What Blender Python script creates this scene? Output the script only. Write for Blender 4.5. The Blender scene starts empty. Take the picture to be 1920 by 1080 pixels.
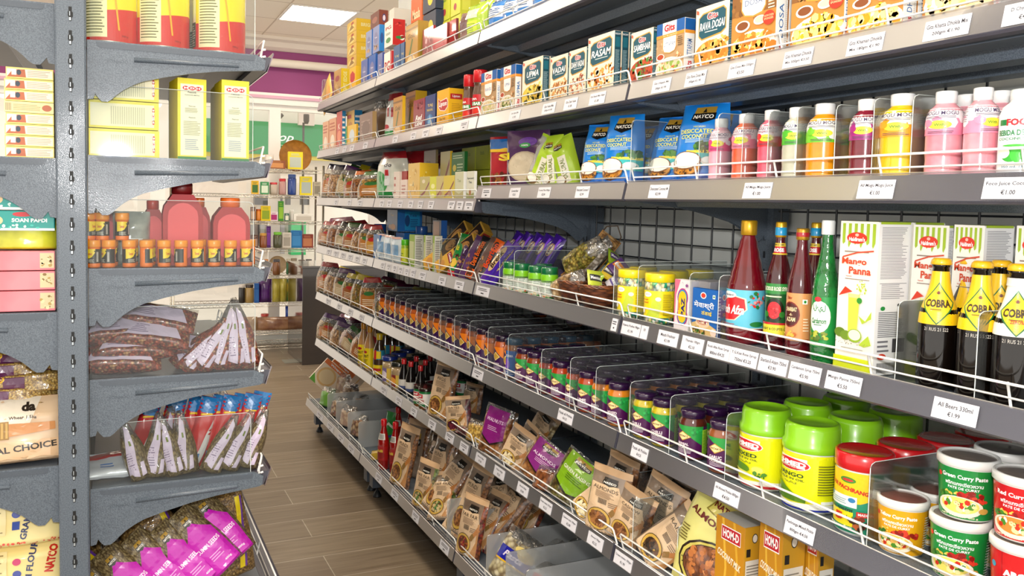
import bpy, math, random
from mathutils import Vector, noise
from mathutils.geometry import tessellate_polygon
random.seed(7)
PI = math.pi
SC = bpy.context.scene
COL = SC.collection
# ---------------------------------------------------------------- camera
CAM_Z = 1.572
FPX, CXP, CYP = 1544.9, 897.5, 478.0
A_FWD = Vector((0.406416, 0.911649, -0.061013))
A_RT = Vector((0.913674, -0.405877, 0.021546))
A_UP = Vector((0.005121, 0.064503, 0.997904))
cd = bpy.data.cameras.new('camera'); cam = bpy.data.objects.new('camera', cd); COL.objects.link(cam)
cd.sensor_width = 36; cd.lens = FPX/1920*36
cd.shift_x = (960-CXP)/1920; cd.shift_y = (CYP-540)/1920
cd.clip_start = .05; cd.clip_end = 200
from mathutils import Matrix
M = Matrix.Identity(4)
for i in range(3):
    M[i][0] = A_RT[i]; M[i][1] = A_UP[i]; M[i][2] = -A_FWD[i]
M[2][3] = CAM_Z
cam.matrix_world = M
SC.camera = cam
SC.cycles.transparent_max_bounces = 40
# ---------------------------------------------------------------- colour management, world
vs = SC.view_settings
vs.view_transform = 'Standard'; vs.look = 'None'; vs.gamma = 1; vs.use_curve_mapping = False
vs.exposure = 0.34
W = bpy.data.worlds.new('world'); SC.world = W; W.use_nodes = True
bg = W.node_tree.nodes['Background']; bg.inputs[0].default_value = (1.0, .945, .87, 1); bg.inputs[1].default_value = 1.3
# the photographer's flash, just above the camera: it lights the near shelves and falls off down the aisle
fl = bpy.data.lights.new('camera_flash', 'AREA'); fl.shape = 'DISK'; fl.size = .10; fl.energy = 19; fl.color = (1, .985, .96)
flo = bpy.data.objects.new('camera_flash', fl); COL.objects.link(flo); flo.location = (.02, -.05, CAM_Z+.19); flo.rotation_euler = Vector((-.45, -1, .03)).to_track_quat('Z', 'Y').to_euler()
CEIL_LAMP = 17.0       # strength of the ceiling light panels
CEIL_Z = 3.25
# ---------------------------------------------------------------- materials
def lin(h):
    h = h.lstrip('#')
    if len(h) == 3: h = ''.join(c*2 for c in h)
    r = [int(h[i:i+2], 16)/255 for i in (0, 2, 4)]
    return tuple((c/12.92 if c <= .04045 else ((c+.055)/1.055)**2.4) for c in r)+(1,)
MC = {}
def base_mat(key):
    m = bpy.data.materials.new(key); m.use_nodes = True
    nt = m.node_tree; b = nt.nodes['Principled BSDF']
    return m, nt, b
def mat(h, rough=.45, coat=0, metal=0, emit=0):
    key = 'paint_%s_%d_%d_%d_%d' % (h.lstrip('#'), rough*100, coat*10, metal*10, emit*10)
    if key in MC: return MC[key]
    m, nt, b = base_mat(key)
    b.inputs['Base Color'].default_value = lin(h)
    b.inputs['Roughness'].default_value = rough
    b.inputs['Metallic'].default_value = metal
    b.inputs['Coat Weight'].default_value = coat
    b.inputs['Coat Roughness'].default_value = .08
    if emit:
        b.inputs['Emission Color'].default_value = lin(h); b.inputs['Emission Strength'].default_value = emit
    MC[key] = m; return m
def noisy(h1, h2, scale=30, rough=.4, coat=0, bump=0, metal=0, det=3, bscale=None, ramp=(.35, .65)):
    key = 'mottled_%s_%s_%g_%g_%g_%g' % (h1.lstrip('#'), h2.lstrip('#'), scale, rough, coat, bump)
    if key in MC: return MC[key]
    m, nt, b = base_mat(key); N = nt.nodes; L = nt.links
    tc = N.new('ShaderNodeTexCoord'); n = N.new('ShaderNodeTexNoise'); n.inputs['Scale'].default_value = scale; n.inputs['Detail'].default_value = det
    r = N.new('ShaderNodeValToRGB'); r.color_ramp.elements[0].color = lin(h1); r.color_ramp.elements[1].color = lin(h2)
    r.color_ramp.elements[0].position = ramp[0]; r.color_ramp.elements[1].position = ramp[1]
    L.new(tc.outputs['Object'], n.inputs['Vector']); L.new(n.outputs['Fac'], r.inputs[0]); L.new(r.outputs[0], b.inputs['Base Color'])
    b.inputs['Roughness'].default_value = rough; b.inputs['Coat Weight'].default_value = coat; b.inputs['Metallic'].default_value = metal
    if bump:
        n2 = N.new('ShaderNodeTexNoise'); n2.inputs['Scale'].default_value = bscale or scale; n2.inputs['Detail'].default_value = 2
        bp = N.new('ShaderNodeBump'); bp.inputs['Strength'].default_value = bump; bp.inputs['Distance'].default_value = .01
        L.new(tc.outputs['Object'], n2.inputs['Vector']); L.new(n2.outputs['Fac'], bp.inputs['Height']); L.new(bp.outputs[0], b.inputs['Normal'])
        b.inputs['Coat Roughness'].default_value = .1
        L.new(bp.outputs[0], b.inputs['Coat Normal'])
    MC[key] = m; return m
def grains(cols, scale=120, rough=.35, coat=1, bump=.9, stretch=None):
    """loose goods seen through film: voronoi cells, each with a colour of its own"""
    key = 'grains_'+'_'.join(c.lstrip('#') for c in cols)+'_%g' % scale
    if key in MC: return MC[key]
    m, nt, b = base_mat(key); N = nt.nodes; L = nt.links
    tc = N.new('ShaderNodeTexCoord'); v = N.new('ShaderNodeTexVoronoi'); v.inputs['Scale'].default_value = scale
    vec = tc.outputs['Object']
    if stretch:
        mp = N.new('ShaderNodeMapping'); mp.inputs['Scale'].default_value = stretch; L.new(vec, mp.inputs[0]); vec = mp.outputs[0]
    L.new(vec, v.inputs['Vector'])
    sp = N.new('ShaderNodeSeparateColor'); L.new(v.outputs['Color'], sp.inputs[0])
    r = N.new('ShaderNodeValToRGB'); el = r.color_ramp.elements
    n = len(cols)
    el[0].color = lin(cols[0]); el[0].position = 0; el[1].color = lin(cols[-1]); el[1].position = 1
    for i in range(1, n-1):
        e = el.new(i/(n-1)); e.color = lin(cols[i])
    L.new(sp.outputs[0], r.inputs[0])
    mx = N.new('ShaderNodeMix'); mx.data_type = 'RGBA'; mx.blend_type = 'MULTIPLY'; mx.inputs[0].default_value = 1
    r2 = N.new('ShaderNodeValToRGB'); r2.color_ramp.elements[0].color = (1, 1, 1, 1); r2.color_ramp.elements[1].color = (.3, .24, .2, 1)
    r2.color_ramp.elements[0].position = .25; r2.color_ramp.elements[1].position = .75
    ml = N.new('ShaderNodeMath'); ml.operation = 'MULTIPLY'; ml.inputs[1].default_value = 1.0
    L.new(v.outputs['Distance'], ml.inputs[0]); L.new(ml.outputs[0], r2.inputs[0])
    L.new(r.outputs[0], mx.inputs[6]); L.new(r2.outputs[0], mx.inputs[7]); L.new(mx.outputs[2], b.inputs['Base Color'])
    n2 = N.new('ShaderNodeTexNoise'); n2.inputs['Scale'].default_value = 22; n2.inputs['Detail'].default_value = 2
    bp = N.new('ShaderNodeBump'); bp.inputs['Strength'].default_value = bump; bp.inputs['Distance'].default_value = .02
    L.new(tc.outputs['Object'], n2.inputs['Vector']); L.new(n2.outputs['Fac'], bp.inputs['Height'])
    b.inputs['Roughness'].default_value = rough; b.inputs['Coat Weight'].default_value = coat; b.inputs['Coat Roughness'].default_value = .07
    L.new(bp.outputs[0], b.inputs['Coat Normal'])
    MC[key] = m; return m
def film(name, tint='#ffffff', alpha=.2, white=.15, rough=.1, bump=0, bscale=25, refl=.8):
    """clear sheet: mostly transparent, partly glossy, a little milky"""
    if name in MC: return MC[name]
    m = bpy.data.materials.new(name); m.use_nodes = True; nt = m.node_tree; N = nt.nodes; L = nt.links
    N.remove(N['Principled BSDF']); out = N['Material Output']
    t = N.new('ShaderNodeBsdfTransparent'); t.inputs[0].default_value = lin(tint)
    g = N.new('ShaderNodeBsdfGlossy'); g.inputs['Roughness'].default_value = rough; g.inputs[0].default_value = (1, 1, 1, 1)
    d = N.new('ShaderNodeBsdfDiffuse'); d.inputs[0].default_value = lin('#e8e8e8')
    fr = N.new('ShaderNodeFresnel'); fr.inputs[0].default_value = 1.45
    a = N.new('ShaderNodeMath'); a.operation = 'MULTIPLY_ADD'; a.inputs[1].default_value = refl; a.inputs[2].default_value = alpha*.25; a.use_clamp = True
    L.new(fr.outputs[0], a.inputs[0])
    m1 = N.new('ShaderNodeMixShader'); m1.inputs[0].default_value = white
    m2 = N.new('ShaderNodeMixShader')
    L.new(t.outputs[0], m1.inputs[1]); L.new(d.outputs[0], m1.inputs[2])
    L.new(a.outputs[0], m2.inputs[0]); L.new(m1.outputs[0], m2.inputs[1]); L.new(g.outputs[0], m2.inputs[2])
    if bump:
        tc = N.new('ShaderNodeTexCoord'); n2 = N.new('ShaderNodeTexNoise'); n2.inputs['Scale'].default_value = bscale
        bp = N.new('ShaderNodeBump'); bp.inputs['Strength'].default_value = bump; bp.inputs['Distance'].default_value = .02
        L.new(tc.outputs['Object'], n2.inputs['Vector']); L.new(n2.outputs['Fac'], bp.inputs['Height']); L.new(bp.outputs[0], g.inputs['Normal']); L.new(bp.outputs[0], fr.inputs['Normal'])
    L.new(m2.outputs[0], out.inputs[0])
    MC[name] = m; return m
ACRYLIC = film('clear_acrylic', '#f9fbfa', .02, .008, .05, refl=.5)
ACRYL_EDGE = mat('#c9d2d2', .2, .5)
ACRYL_D = film('clear_divider', '#eef1f1', .05, .033, .08)
FROST = film('frosted_plastic', '#e6eaec', .15, .26, .4)
CELLO = film('cellophane', '#fdfbf6', .5, .10, .12, .8, 30)
PLASTIC_STRIP = film('clear_strip', '#f2f2f6', .05, .02, .33, refl=.6)
WINDOW = film('window_pane', '#ffffff', .05, .0, .02)
STEEL = noisy('#4b5561', '#68737f', 420, .42, .25, .06)          # powder coated grey metal
STEEL_D = noisy('#49525d', '#535c68', 900, .45, .2, .05)
LIPM = noisy('#43434f', '#4c4c58', 6, .45, .25)
WIRE_W = mat('#f4f4f2', .3, .5)
WIRE_B = mat('#20252c', .35, .3)
CHROME = mat('#d9d4c8', .2, 0, 1)
# ---------------------------------------------------------------- mesh builder
class MB:
    def __init__(s): s.v = []; s.f = []; s.m = []; s.mats = []; s.sm = []
    def mi(s, m):
        if m not in s.mats: s.mats.append(m)
        return s.mats.index(m)
    def add(s, vs_, fs, m, smooth=False):
        b = len(s.v); s.v.extend(vs_); i = s.mi(m)
        for f in fs: s.f.append([b+k for k in f]); s.m.append(i); s.sm.append(smooth)
    def box(s, a, b, m, bev=0):
        x0, y0, z0 = a; x1, y1, z1 = b
        if bev <= 0:
            v = [(x0, y0, z0), (x1, y0, z0), (x1, y1, z0), (x0, y1, z0), (x0, y0, z1), (x1, y0, z1), (x1, y1, z1), (x0, y1, z1)]
            s.add(v, [(3, 2, 1, 0), (4, 5, 6, 7), (0, 1, 5, 4), (1, 2, 6, 5), (2, 3, 7, 6), (3, 0, 4, 7)], m); return
        e = bev; v = []; idx = {}
        for cx in (0, 1):
            for cy in (0, 1):
                for cz in (0, 1):
                    for ax in range(3):
                        p = [(x0, x1)[cx], (y0, y1)[cy], (z0, z1)[cz]]
                        q = [(x0+e, x1-e)[cx], (y0+e, y1-e)[cy], (z0+e, z1-e)[cz]]
                        w = q[:]; w[ax] = p[ax]
                        idx[(cx, cy, cz, ax)] = len(v); v.append(tuple(w))
        F = []
        g = lambda x, y, z, a: idx[(x, y, z, a)]
        for k in (0, 1):
            o = 1 if k else -1
            q = [g(k, 0, 0, 0), g(k, 1, 0, 0), g(k, 1, 1, 0), g(k, 0, 1, 0)]; F.append(q if k else q[::-1])
            q = [g(0, k, 0, 1), g(0, k, 1, 1), g(1, k, 1, 1), g(1, k, 0, 1)]; F.append(q if k else q[::-1])
            q = [g(0, 0, k, 2), g(1, 0, k, 2), g(1, 1, k, 2), g(0, 1, k, 2)]; F.append(q if k else q[::-1])
        for i in (0, 1):
            for j in (0, 1):
                F.append([g(0, i, j, 1), g(1, i, j, 1), g(1, i, j, 2), g(0, i, j, 2)])
                F.append([g(i, 0, j, 0), g(i, 1, j, 0), g(i, 1, j, 2), g(i, 0, j, 2)])
                F.append([g(i, j, 0, 0), g(i, j, 1, 0), g(i, j, 1, 1), g(i, j, 0, 1)])
        for cx in (0, 1):
            for cy in (0, 1):
                for cz in (0, 1): F.append([g(cx, cy, cz, 0), g(cx, cy, cz, 1), g(cx, cy, cz, 2)])
        s.add(v, F, m)
    def lathe(s, prof, m, n=24, cx=0, cy=0, smooth=True, sx=1, sy=1, top=False, bot=False):
        """prof [(r,z)], m one material or one per segment"""
        vs_ = []
        for r, z in prof:
            for k in range(n):
                a = 2*PI*k/n; vs_.append((cx+r*math.cos(a)*sx, cy+r*math.sin(a)*sy, z))
        b = len(s.v); s.v.extend(vs_)
        for i in range(len(prof)-1):
            mm = s.mi(m[i] if isinstance(m, list) else m)
            for k in range(n):
                k2 = (k+1) % n
                s.f.append([b+i*n+k, b+i*n+k2, b+(i+1)*n+k2, b+(i+1)*n+k]); s.m.append(mm); s.sm.append(smooth)
        if top: s.f.append([b+(len(prof)-1)*n+k for k in range(n)]); s.m.append(s.mi(m[-1] if isinstance(m, list) else m)); s.sm.append(False)
        if bot: s.f.append([b+k for k in range(n)][::-1]); s.m.append(s.mi(m[0] if isinstance(m, list) else m)); s.sm.append(False)
    def tube(s, pts, r, m, n=6):
        pts = [Vector(p) for p in pts]; b = len(s.v); mi = s.mi(m)
        for i, p in enumerate(pts):
            if i == 0: d = pts[1]-p
            elif i == len(pts)-1: d = p-pts[i-1]
            else: d = (pts[i+1]-p).normalized()+(p-pts[i-1]).normalized()
            d.normalize(); up = Vector((0, 0, 1)) if abs(d.z) < .9 else Vector((1, 0, 0))
            a = d.cross(up).normalized(); c = d.cross(a)
            for k in range(n):
                t = 2*PI*k/n; s.v.append(tuple(p+a*math.cos(t)*r+c*math.sin(t)*r))
        for i in range(len(pts)-1):
            for k in range(n):
                k2 = (k+1) % n
                s.f.append([b+i*n+k, b+i*n+k2, b+(i+1)*n+k2, b+(i+1)*n+k]); s.m.append(mi); s.sm.append(True)
        s.f.append([b+k for k in range(n)]); s.m.append(mi); s.sm.append(False)
        s.f.append([b+(len(pts)-1)*n+k for k in range(n)][::-1]); s.m.append(mi); s.sm.append(False)
    def prism(s, poly, y0, y1, m, conv=lambda a, b, c: (a, c, b)):
        """poly of (a,b) extruded along c from y0 to y1; conv(a,b,c)->xyz"""
        n = len(poly); v = [conv(a, b, y0) for a, b in poly]+[conv(a, b, y1) for a, b in poly]
        tr = tessellate_polygon([[Vector((a, b, 0)) for a, b in poly]])
        F = [tuple(t) for t in tr]+[tuple(n+i for i in reversed(t)) for t in tr]
        for i in range(n): F.append((i, (i+1) % n, n+(i+1) % n, n+i))
        s.add(v, F, m)
    def grid(s, fn, nu, nv, m, smooth=True, mfn=None, flip=False):
        b = len(s.v)
        for j in range(nv+1):
            for i in range(nu+1): s.v.append(tuple(fn(i/nu, j/nv)))
        for j in range(nv):
            for i in range(nu):
                q = [b+j*(nu+1)+i, b+j*(nu+1)+i+1, b+(j+1)*(nu+1)+i+1, b+(j+1)*(nu+1)+i]
                s.f.append(q[::-1] if flip else q); s.m.append(s.mi(mfn((i+.5)/nu, (j+.5)/nv) if mfn else m)); s.sm.append(smooth)
    def build(s, name, parent=None, loc=None):
        me = bpy.data.meshes.new(name); me.from_pydata(s.v, [], s.f)
        for m in s.mats: me.materials.append(m)
        me.polygons.foreach_set('material_index', s.m); me.polygons.foreach_set('use_smooth', s.sm)
        me.update()
        o = bpy.data.objects.new(name, me); COL.objects.link(o)
        if parent: o.parent = parent
        if loc: o.location = loc
        return o
def tag(o, label=None, cat=None, group=None, kind=None):
    if label: o['label'] = label
    if cat: o['category'] = cat
    if group: o['group'] = group
    if kind: o['kind'] = kind
    return o
def empty(name, loc=(0, 0, 0), rz=0):
    o = bpy.data.objects.new(name, None); COL.objects.link(o); o.location = loc; o.rotation_euler = (0, 0, rz); o.empty_display_size = .02
    return o
def dup(root):
    r = root.copy(); COL.objects.link(r)
    for ch in list(root.children):
        c = ch.copy(); COL.objects.link(c); c.parent = r
        for g in list(ch.children):
            d = g.copy(); COL.objects.link(d); d.parent = c
    return r
# ---------------------------------------------------------------- printed artwork
TX = {}
def text_geo(t, bold, shear):
    k = (t, bold, shear)
    if k in TX: return TX[k]
    c = bpy.data.curves.new('txt', 'FONT'); c.body = t; c.resolution_u = 2; c.offset = bold; c.shear = shear; c.align_x = 'LEFT'
    o = bpy.data.objects.new('txt', c); me = bpy.data.meshes.new_from_object(o)
    v = [(p.co.x, p.co.y) for p in me.vertices]; f = [tuple(p.vertices) for p in me.polygons]
    bpy.data.objects.remove(o); bpy.data.curves.remove(c); bpy.data.meshes.remove(me)
    x0 = min(p[0] for p in v); x1 = max(p[0] for p in v); y0 = min(p[1] for p in v); y1 = max(p[1] for p in v)
    v = [(p[0]-(x0+x1)/2, p[1]-(y0+y1)/2) for p in v]
    TX[k] = (v, f, x1-x0, y1-y0); return TX[k]
def split(pts, tris, seg):
    """cut triangles until no edge is longer than seg (so they follow a curved face)"""
    pts = list(pts); out = []; st = [tuple(t) for t in tris]
    while st:
        t = st.pop()
        if len(t) > 3:
            for i in range(1, len(t)-1): st.append((t[0], t[i], t[i+1]))
            continue
        a, b, c = t; P = [pts[i] for i in t]
        e = [math.dist(P[0], P[1]), math.dist(P[1], P[2]), math.dist(P[2], P[0])]
        k = e.index(max(e))
        if e[k] <= seg: out.append(t); continue
        i, j, l = (t[k], t[(k+1) % 3], t[(k+2) % 3])
        pts.append(((pts[i][0]+pts[j][0])/2, (pts[i][1]+pts[j][1])/2)); n = len(pts)-1
        st.append((i, n, l)); st.append((n, j, l))
    return pts, out
def art(mb, S, Wd, Ht, ops, seg=None, gloss=.4, coat=0, off0=.0003, step=.00014, rough=None):
    """ops are shapes in fractions of a Wd x Ht face; S(u,v,o) maps metres on the face to 3D"""
    o = off0; rnd = random.Random(len(ops)*13+int(Wd*1e4))
    for op in ops:
        o += step; k = op[0]; todo = []
        if k == 'R':
            _, x0, y0, x1, y1, c = op
            todo.append(([(x0*Wd, y0*Ht), (x1*Wd, y0*Ht), (x1*Wd, y1*Ht), (x0*Wd, y1*Ht)], [(0, 1, 2, 3)], c))
        elif k == 'E':
            _, cx, cy, rx, ry, c = op; n = 18
            todo.append(([(cx*Wd+rx*Wd*math.cos(2*PI*i/n), cy*Ht+ry*Ht*math.sin(2*PI*i/n)) for i in range(n)], [tuple(range(n))], c))
        elif k == 'P':
            _, pl, c = op; q = [(x*Wd, y*Ht) for x, y in pl]
            todo.append((q, [tuple(t) for t in tessellate_polygon([[Vector((x, y, 0)) for x, y in q]])], c))
        elif k == 'T':
            _, t, cx, cy, w, h, c = op[:7]; bold = op[7] if len(op) > 7 else 0; sh = op[8] if len(op) > 8 else 0; rot = math.radians(op[9]) if len(op) > 9 else 0
            v, f, tw, th = text_geo(t, bold, sh)
            sx = w*Wd/tw if w else None; sy = h*Ht/th if h else None
            if rot and abs(abs(rot)-PI/2) < .01:
                sx = w*Ht/tw if w else None; sy = h*Wd/th if h else None
            sx = sx or sy; sy = sy or sx
            ca, sa = math.cos(rot), math.sin(rot)
            q = [(cx*Wd+x*sx*ca-y*sy*sa, cy*Ht+x*sx*sa+y*sy*ca) for x, y in v]
            todo.append((q, f, c))
        elif k == 'L':
            _, x0, y0, x1, y1, n, c = op
            dy = (y1-y0)/n
            q = []; F = []
            for i in range(n):
                yy = y0+dy*(i+.25); xe = x1-(x1-x0)*rnd.random()*.25; b = len(q)
                q += [(x0*Wd, yy*Ht), (xe*Wd, yy*Ht), (xe*Wd, (yy+dy*.4)*Ht), (x0*Wd, (yy+dy*.4)*Ht)]; F.append((b, b+1, b+2, b+3))
            todo.append((q, F, c))
        elif k == 'V':            # vertical bars (bar code, stripes)
            _, x0, y0, x1, y1, n, c = op; dx = (x1-x0)/n; q = []; F = []
            for i in range(n):
                xx = x0+dx*(i+.25); b = len(q); wd = dx*.5
                q += [(xx*Wd, y0*Ht), ((xx+wd)*Wd, y0*Ht), ((xx+wd)*Wd, y1*Ht), (xx*Wd, y1*Ht)]; F.append((b, b+1, b+2, b+3))
            todo.append((q, F, c))
        elif k == 'B':            # heap of small roundish bits inside an ellipse
            _, cx, cy, rx, ry, n, sz, cols = op
            for ci, c in enumerate(cols):
                q = []; F = []
                for i in range(max(1, n//len(cols))):
                    a = rnd.random()*2*PI; d = math.sqrt(rnd.random())
                    px_ = cx*Wd+rx*Wd*d*math.cos(a); py_ = cy*Ht+ry*Ht*d*math.sin(a); s_ = sz*Wd*(.6+.8*rnd.random()); s2 = s_*(.5+.5*rnd.random()); r0 = rnd.random()*PI; b = len(q)
                    for j in range(6):
                        t = 2*PI*j/6; ex, ey = s_*math.cos(t), s2*math.sin(t)
                        q.append((px_+ex*math.cos(r0)-ey*math.sin(r0), py_+ex*math.sin(r0)+ey*math.cos(r0)))
                    F.append(tuple(range(b, b+6)))
                todo.append((q, F, c, o+step*.9*(ci+1)/(len(cols)+1)))
        for td in todo:
            q, F, c = td[:3]; oo = td[3] if len(td) > 3 else o
            if seg: q, F = split(q, F, seg)
            mm = c if not isinstance(c, str) else mat(c, gloss if rough is None else rough, coat)
            mb.add([S(x, y, oo) for x, y in q], F, mm)
# ---------------------------------------------------------------- pixel rays (1920x1080 frame) -> points in the shop
def Ypx(px, X, z):
    t = (px-CXP)/FPX; a = A_RT-A_FWD*t
    return -(X*a[0]+(z-CAM_Z)*a[2])/a[1]
def Zpx(py, X, Y):
    t = (CYP-py)/FPX; a = A_UP-A_FWD*t
    return CAM_Z-(X*a[0]+Y*a[1])/a[2]
def Xpx(px, Y, z):
    t = (px-CXP)/FPX; a = A_RT-A_FWD*t
    return -(Y*a[1]+(z-CAM_Z)*a[2])/a[0]
def ray(px, py): return A_FWD+A_RT*((px-CXP)/FPX)+A_UP*((CYP-py)/FPX)
def onY(px, py, Y): d = ray(px, py); return Vector((0, 0, CAM_Z))+d*(Y/d[1])
def onX(px, py, X): d = ray(px, py); return Vector((0, 0, CAM_Z))+d*(X/d[0])
def onZ(px, py, Z): d = ray(px, py); return Vector((0, 0, CAM_Z))+d*((Z-CAM_Z)/d[2])
ORD = 'first second third fourth fifth sixth seventh eighth ninth tenth eleventh twelfth thirteenth fourteenth fifteenth sixteenth seventeenth eighteenth nineteenth twentieth'.split()
# ================================================================ THE SHOP
XL, XB = 1.266, 1.775               # shelf lip and back panel of the right-hand gondola
XL7 = 1.206                         # its base shelf stands further out
Y0, Y1, Y2, Y3, Y4 = 5.554, 4.217, 2.882, 1.882, .549
BAYS = {1: (Y1, Y0), 2: (Y2, Y1), 3: (Y3, Y2), 4: (Y4, Y3)}
ZL = {1: 2.177, 2: 1.860, 3: 1.594, 4: 1.2278, 5: .9085, 6: .5915, 7: .182}
def zlip(s, bay): return 1.5456 if (s == 3 and bay < 3) else ZL[s]
DK = .038                           # deck above lip bottom
# ---- floor and shell
def wood_tiles():
    m, nt, b = base_mat('wood_look_tiles'); N = nt.nodes; L = nt.links
    tc = N.new('ShaderNodeTexCoord'); br = N.new('ShaderNodeTexBrick')
    br.inputs['Scale'].default_value = 1; br.inputs['Brick Width'].default_value = 1.2; br.inputs['Row Height'].default_value = .225
    br.inputs['Mortar Size'].default_value = .002; br.inputs['Mortar Smooth'].default_value = .1; br.offset = .37
    br.inputs['Color1'].default_value = lin('#7d6e5c'); br.inputs['Color2'].default_value = lin('#8c7d69'); br.inputs['Mortar'].default_value = lin('#bdb3a4')
    mp = N.new('ShaderNodeMapping'); mp.inputs['Location'].default_value = (.35, .07, 0)
    L.new(tc.outputs['Object'], mp.inputs[0]); L.new(mp.outputs[0], br.inputs[0])
    st = N.new('ShaderNodeMapping'); st.inputs['Scale'].default_value = (1.3, 22, 1); L.new(tc.outputs['Object'], st.inputs[0])
    n = N.new('ShaderNodeTexNoise'); n.inputs['Scale'].default_value = 2.2; n.inputs['Detail'].default_value = 6; n.inputs['Distortion'].default_value = .6; L.new(st.outputs[0], n.inputs[0])
    r = N.new('ShaderNodeValToRGB'); r.color_ramp.elements[0].color = (.7, .67, .63, 1); r.color_ramp.elements[1].color = (1.1, 1.1, 1.1, 1); r.color_ramp.elements[0].position = .3; r.color_ramp.elements[1].position = .7
    L.new(n.outputs['Fac'], r.inputs[0])
    mx = N.new('ShaderNodeMix'); mx.data_type = 'RGBA'; mx.blend_type = 'MULTIPLY'; mx.inputs[0].default_value = 1
    L.new(br.outputs['Color'], mx.inputs[6]); L.new(r.outputs[0], mx.inputs[7]); L.new(mx.outputs[2], b.inputs['Base Color'])
    b.inputs['Roughness'].default_value = .38
    return m
mb = MB(); mb.box((-3.3, -1.5, -.05), (5.2, 9.3, 0), wood_tiles()); tag(mb.build('floor'), kind='structure')
def tile_ceiling():
    m, nt, b = base_mat('ceiling_tiles'); N = nt.nodes; L = nt.links
    tc = N.new('ShaderNodeTexCoord'); br = N.new('ShaderNodeTexBrick'); br.offset = 0
    br.inputs['Scale'].default_value = 1; br.inputs['Brick Width'].default_value = .62; br.inputs['Row Height'].default_value = .7
    br.inputs['Mortar Size'].default_value = .008; br.inputs['Color1'].default_value = lin('#fff2de'); br.inputs['Color2'].default_value = lin('#fff5e4'); br.inputs['Mortar'].default_value = lin('#d8c8b2')
    mp = N.new('ShaderNodeMapping'); mp.inputs['Location'].default_value = (-1.445+.62*4, -8.1+.7*13, 0)
    L.new(tc.outputs['Object'], mp.inputs[0]); L.new(mp.outputs[0], br.inputs[0]); L.new(br.outputs['Color'], b.inputs['Base Color'])
    b.inputs['Roughness'].default_value = .8
    return m
CEIL_Z = 3.3
mb = MB(); mb.box((-3.3, -1.5, CEIL_Z), (5.2, 9.3, CEIL_Z+.05), tile_ceiling()); tag(mb.build('ceiling'), kind='structure')
WHITE = noisy('#dfe2de', '#e8eae6', 3, .6)
mb = MB(); mb.box((1.84, -1.5, 0), (1.94, 5.6, CEIL_Z), WHITE); tag(mb.build('wall_right'), kind='structure')
YW = 9.1
PURPLE = noisy('#8c3a72', '#933f79', 2, .6)
WTOP = 2.60
mb = MB(); mb.box((-3.3, YW, 2.72), (5.2, YW+.15, CEIL_Z), PURPLE); mb.box((-3.3, YW, 0), (5.2, YW+.15, .10), WHITE)
tag(mb.build('wall_back'), kind='structure')
WF = mat('#f3efe9', .4, .2)
mb = MB()
mb.box((-3.3, YW-.03, 2.60), (5.2, YW+.16, 2.72), WF); mb.box((-3.3, YW-.05, 2.66), (5.2, YW-.03, 2.69), mat('#d9a9bf', .4))
tag(mb.build('trim_1'), kind='structure')
mb = MB(); cz = CEIL_Z
mb.prism([(YW, cz), (YW-.16, cz), (YW-.16, cz-.03), (YW-.11, cz-.05), (YW-.08, cz-.10), (YW-.03, cz-.13), (YW, cz-.13)], -3.3, 5.2, mat('#eadfd2', .5), conv=lambda a, b, c: (c, a, b))
tag(mb.build('trim_2'), kind='structure')
# windows: frames and panes, from near the floor to the purple fascia
wx = [-3.2, -1.2, .3, 1.62, 2.75, 5.1]
for i in range(len(wx)-1):
    mb = MB(); a, b_ = wx[i], wx[i+1]
    for x in (a, b_-.06): mb.box((x, YW+.02, .1), (x+.06, YW+.09, 2.6), WF)
    mb.box((a+.06, YW+.02, .1), (b_-.06, YW+.09, .16), WF); mb.box((a+.06, YW+.02, 2.54), (b_-.06, YW+.09, 2.6), WF)
    w = tag(mb.build('window_%d' % (i+1)), kind='structure')
    mb = MB(); mb.box((a+.06, YW+.05, .16), (b_-.06, YW+.058, 2.54), WINDOW); mb.build('pane', w)
# roller blind tube under the cornice
bl = empty('roller_blind', (1.4, YW-.1, 3.03)); tag(bl, 'long cream roller blind tube fixed on the purple wall above the window', 'blind')
mb = MB(); mb.tube([(-2.4, 0, 0), (1.6, 0, 0)], .045, mat('#e6ddcf', .5, .2), 12); mb.build('tube', bl)
mb = MB(); mb.box((-.37, -.05, -.075), (-.30, .09, .05), mat('#d8cdbb', .5)); mb.box((-.36, -.053, .02), (-.31, -.04, .055), mat('#4a4a3c', .5)); mb.build('bracket', bl)
# ---- ceiling lights
PANEL = mat('#fff1dc', .5, 0, 0, CEIL_LAMP)
spots = [(1.755, 7.74, 'square bright light panel in the ceiling near the purple wall', 1),
         (.56, 5.3, 'square light panel above the aisle at the far end of the shelves', 1),
         (.56, 3.5, 'square light panel above the middle of the aisle', 1), (.56, 1.7, 'square light panel over the aisle by the near shelves', 1),
         (.2, -.3, 'square light panel over the near end of the aisle', 1), (-1.5, 1.6, 'square light panel over the aisle left of the grey post', 1),  # the panel left of the post is added to light the goods there
         (-.5, 7.74, 'square light panel near the shop window, left of the aisle', 1)]
for i, (x, y, lb, f) in enumerate(spots):
    r = empty('ceiling_light', (x, y, CEIL_Z)); tag(r, lb, 'ceiling light', 'ceiling light panels')
    mb = MB(); s = .31; t = .335
    for a, b_ in (((-s, -t, -.012), (s, -t+.02, -.001)), ((-s, t-.02, -.012), (s, t, -.001)), ((-s, -t+.02, -.012), (-s+.02, t-.02, -.001)), ((s-.02, -t+.02, -.012), (s, t-.02, -.001))): mb.box(a, b_, mat('#f2eee6', .5))
    mb.build('frame', r)
    mb = MB(); mb.box((-s+.02, -t+.02, -.009), (s-.02, t-.02, -.001), PANEL); mb.build('diffuser', r)
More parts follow.
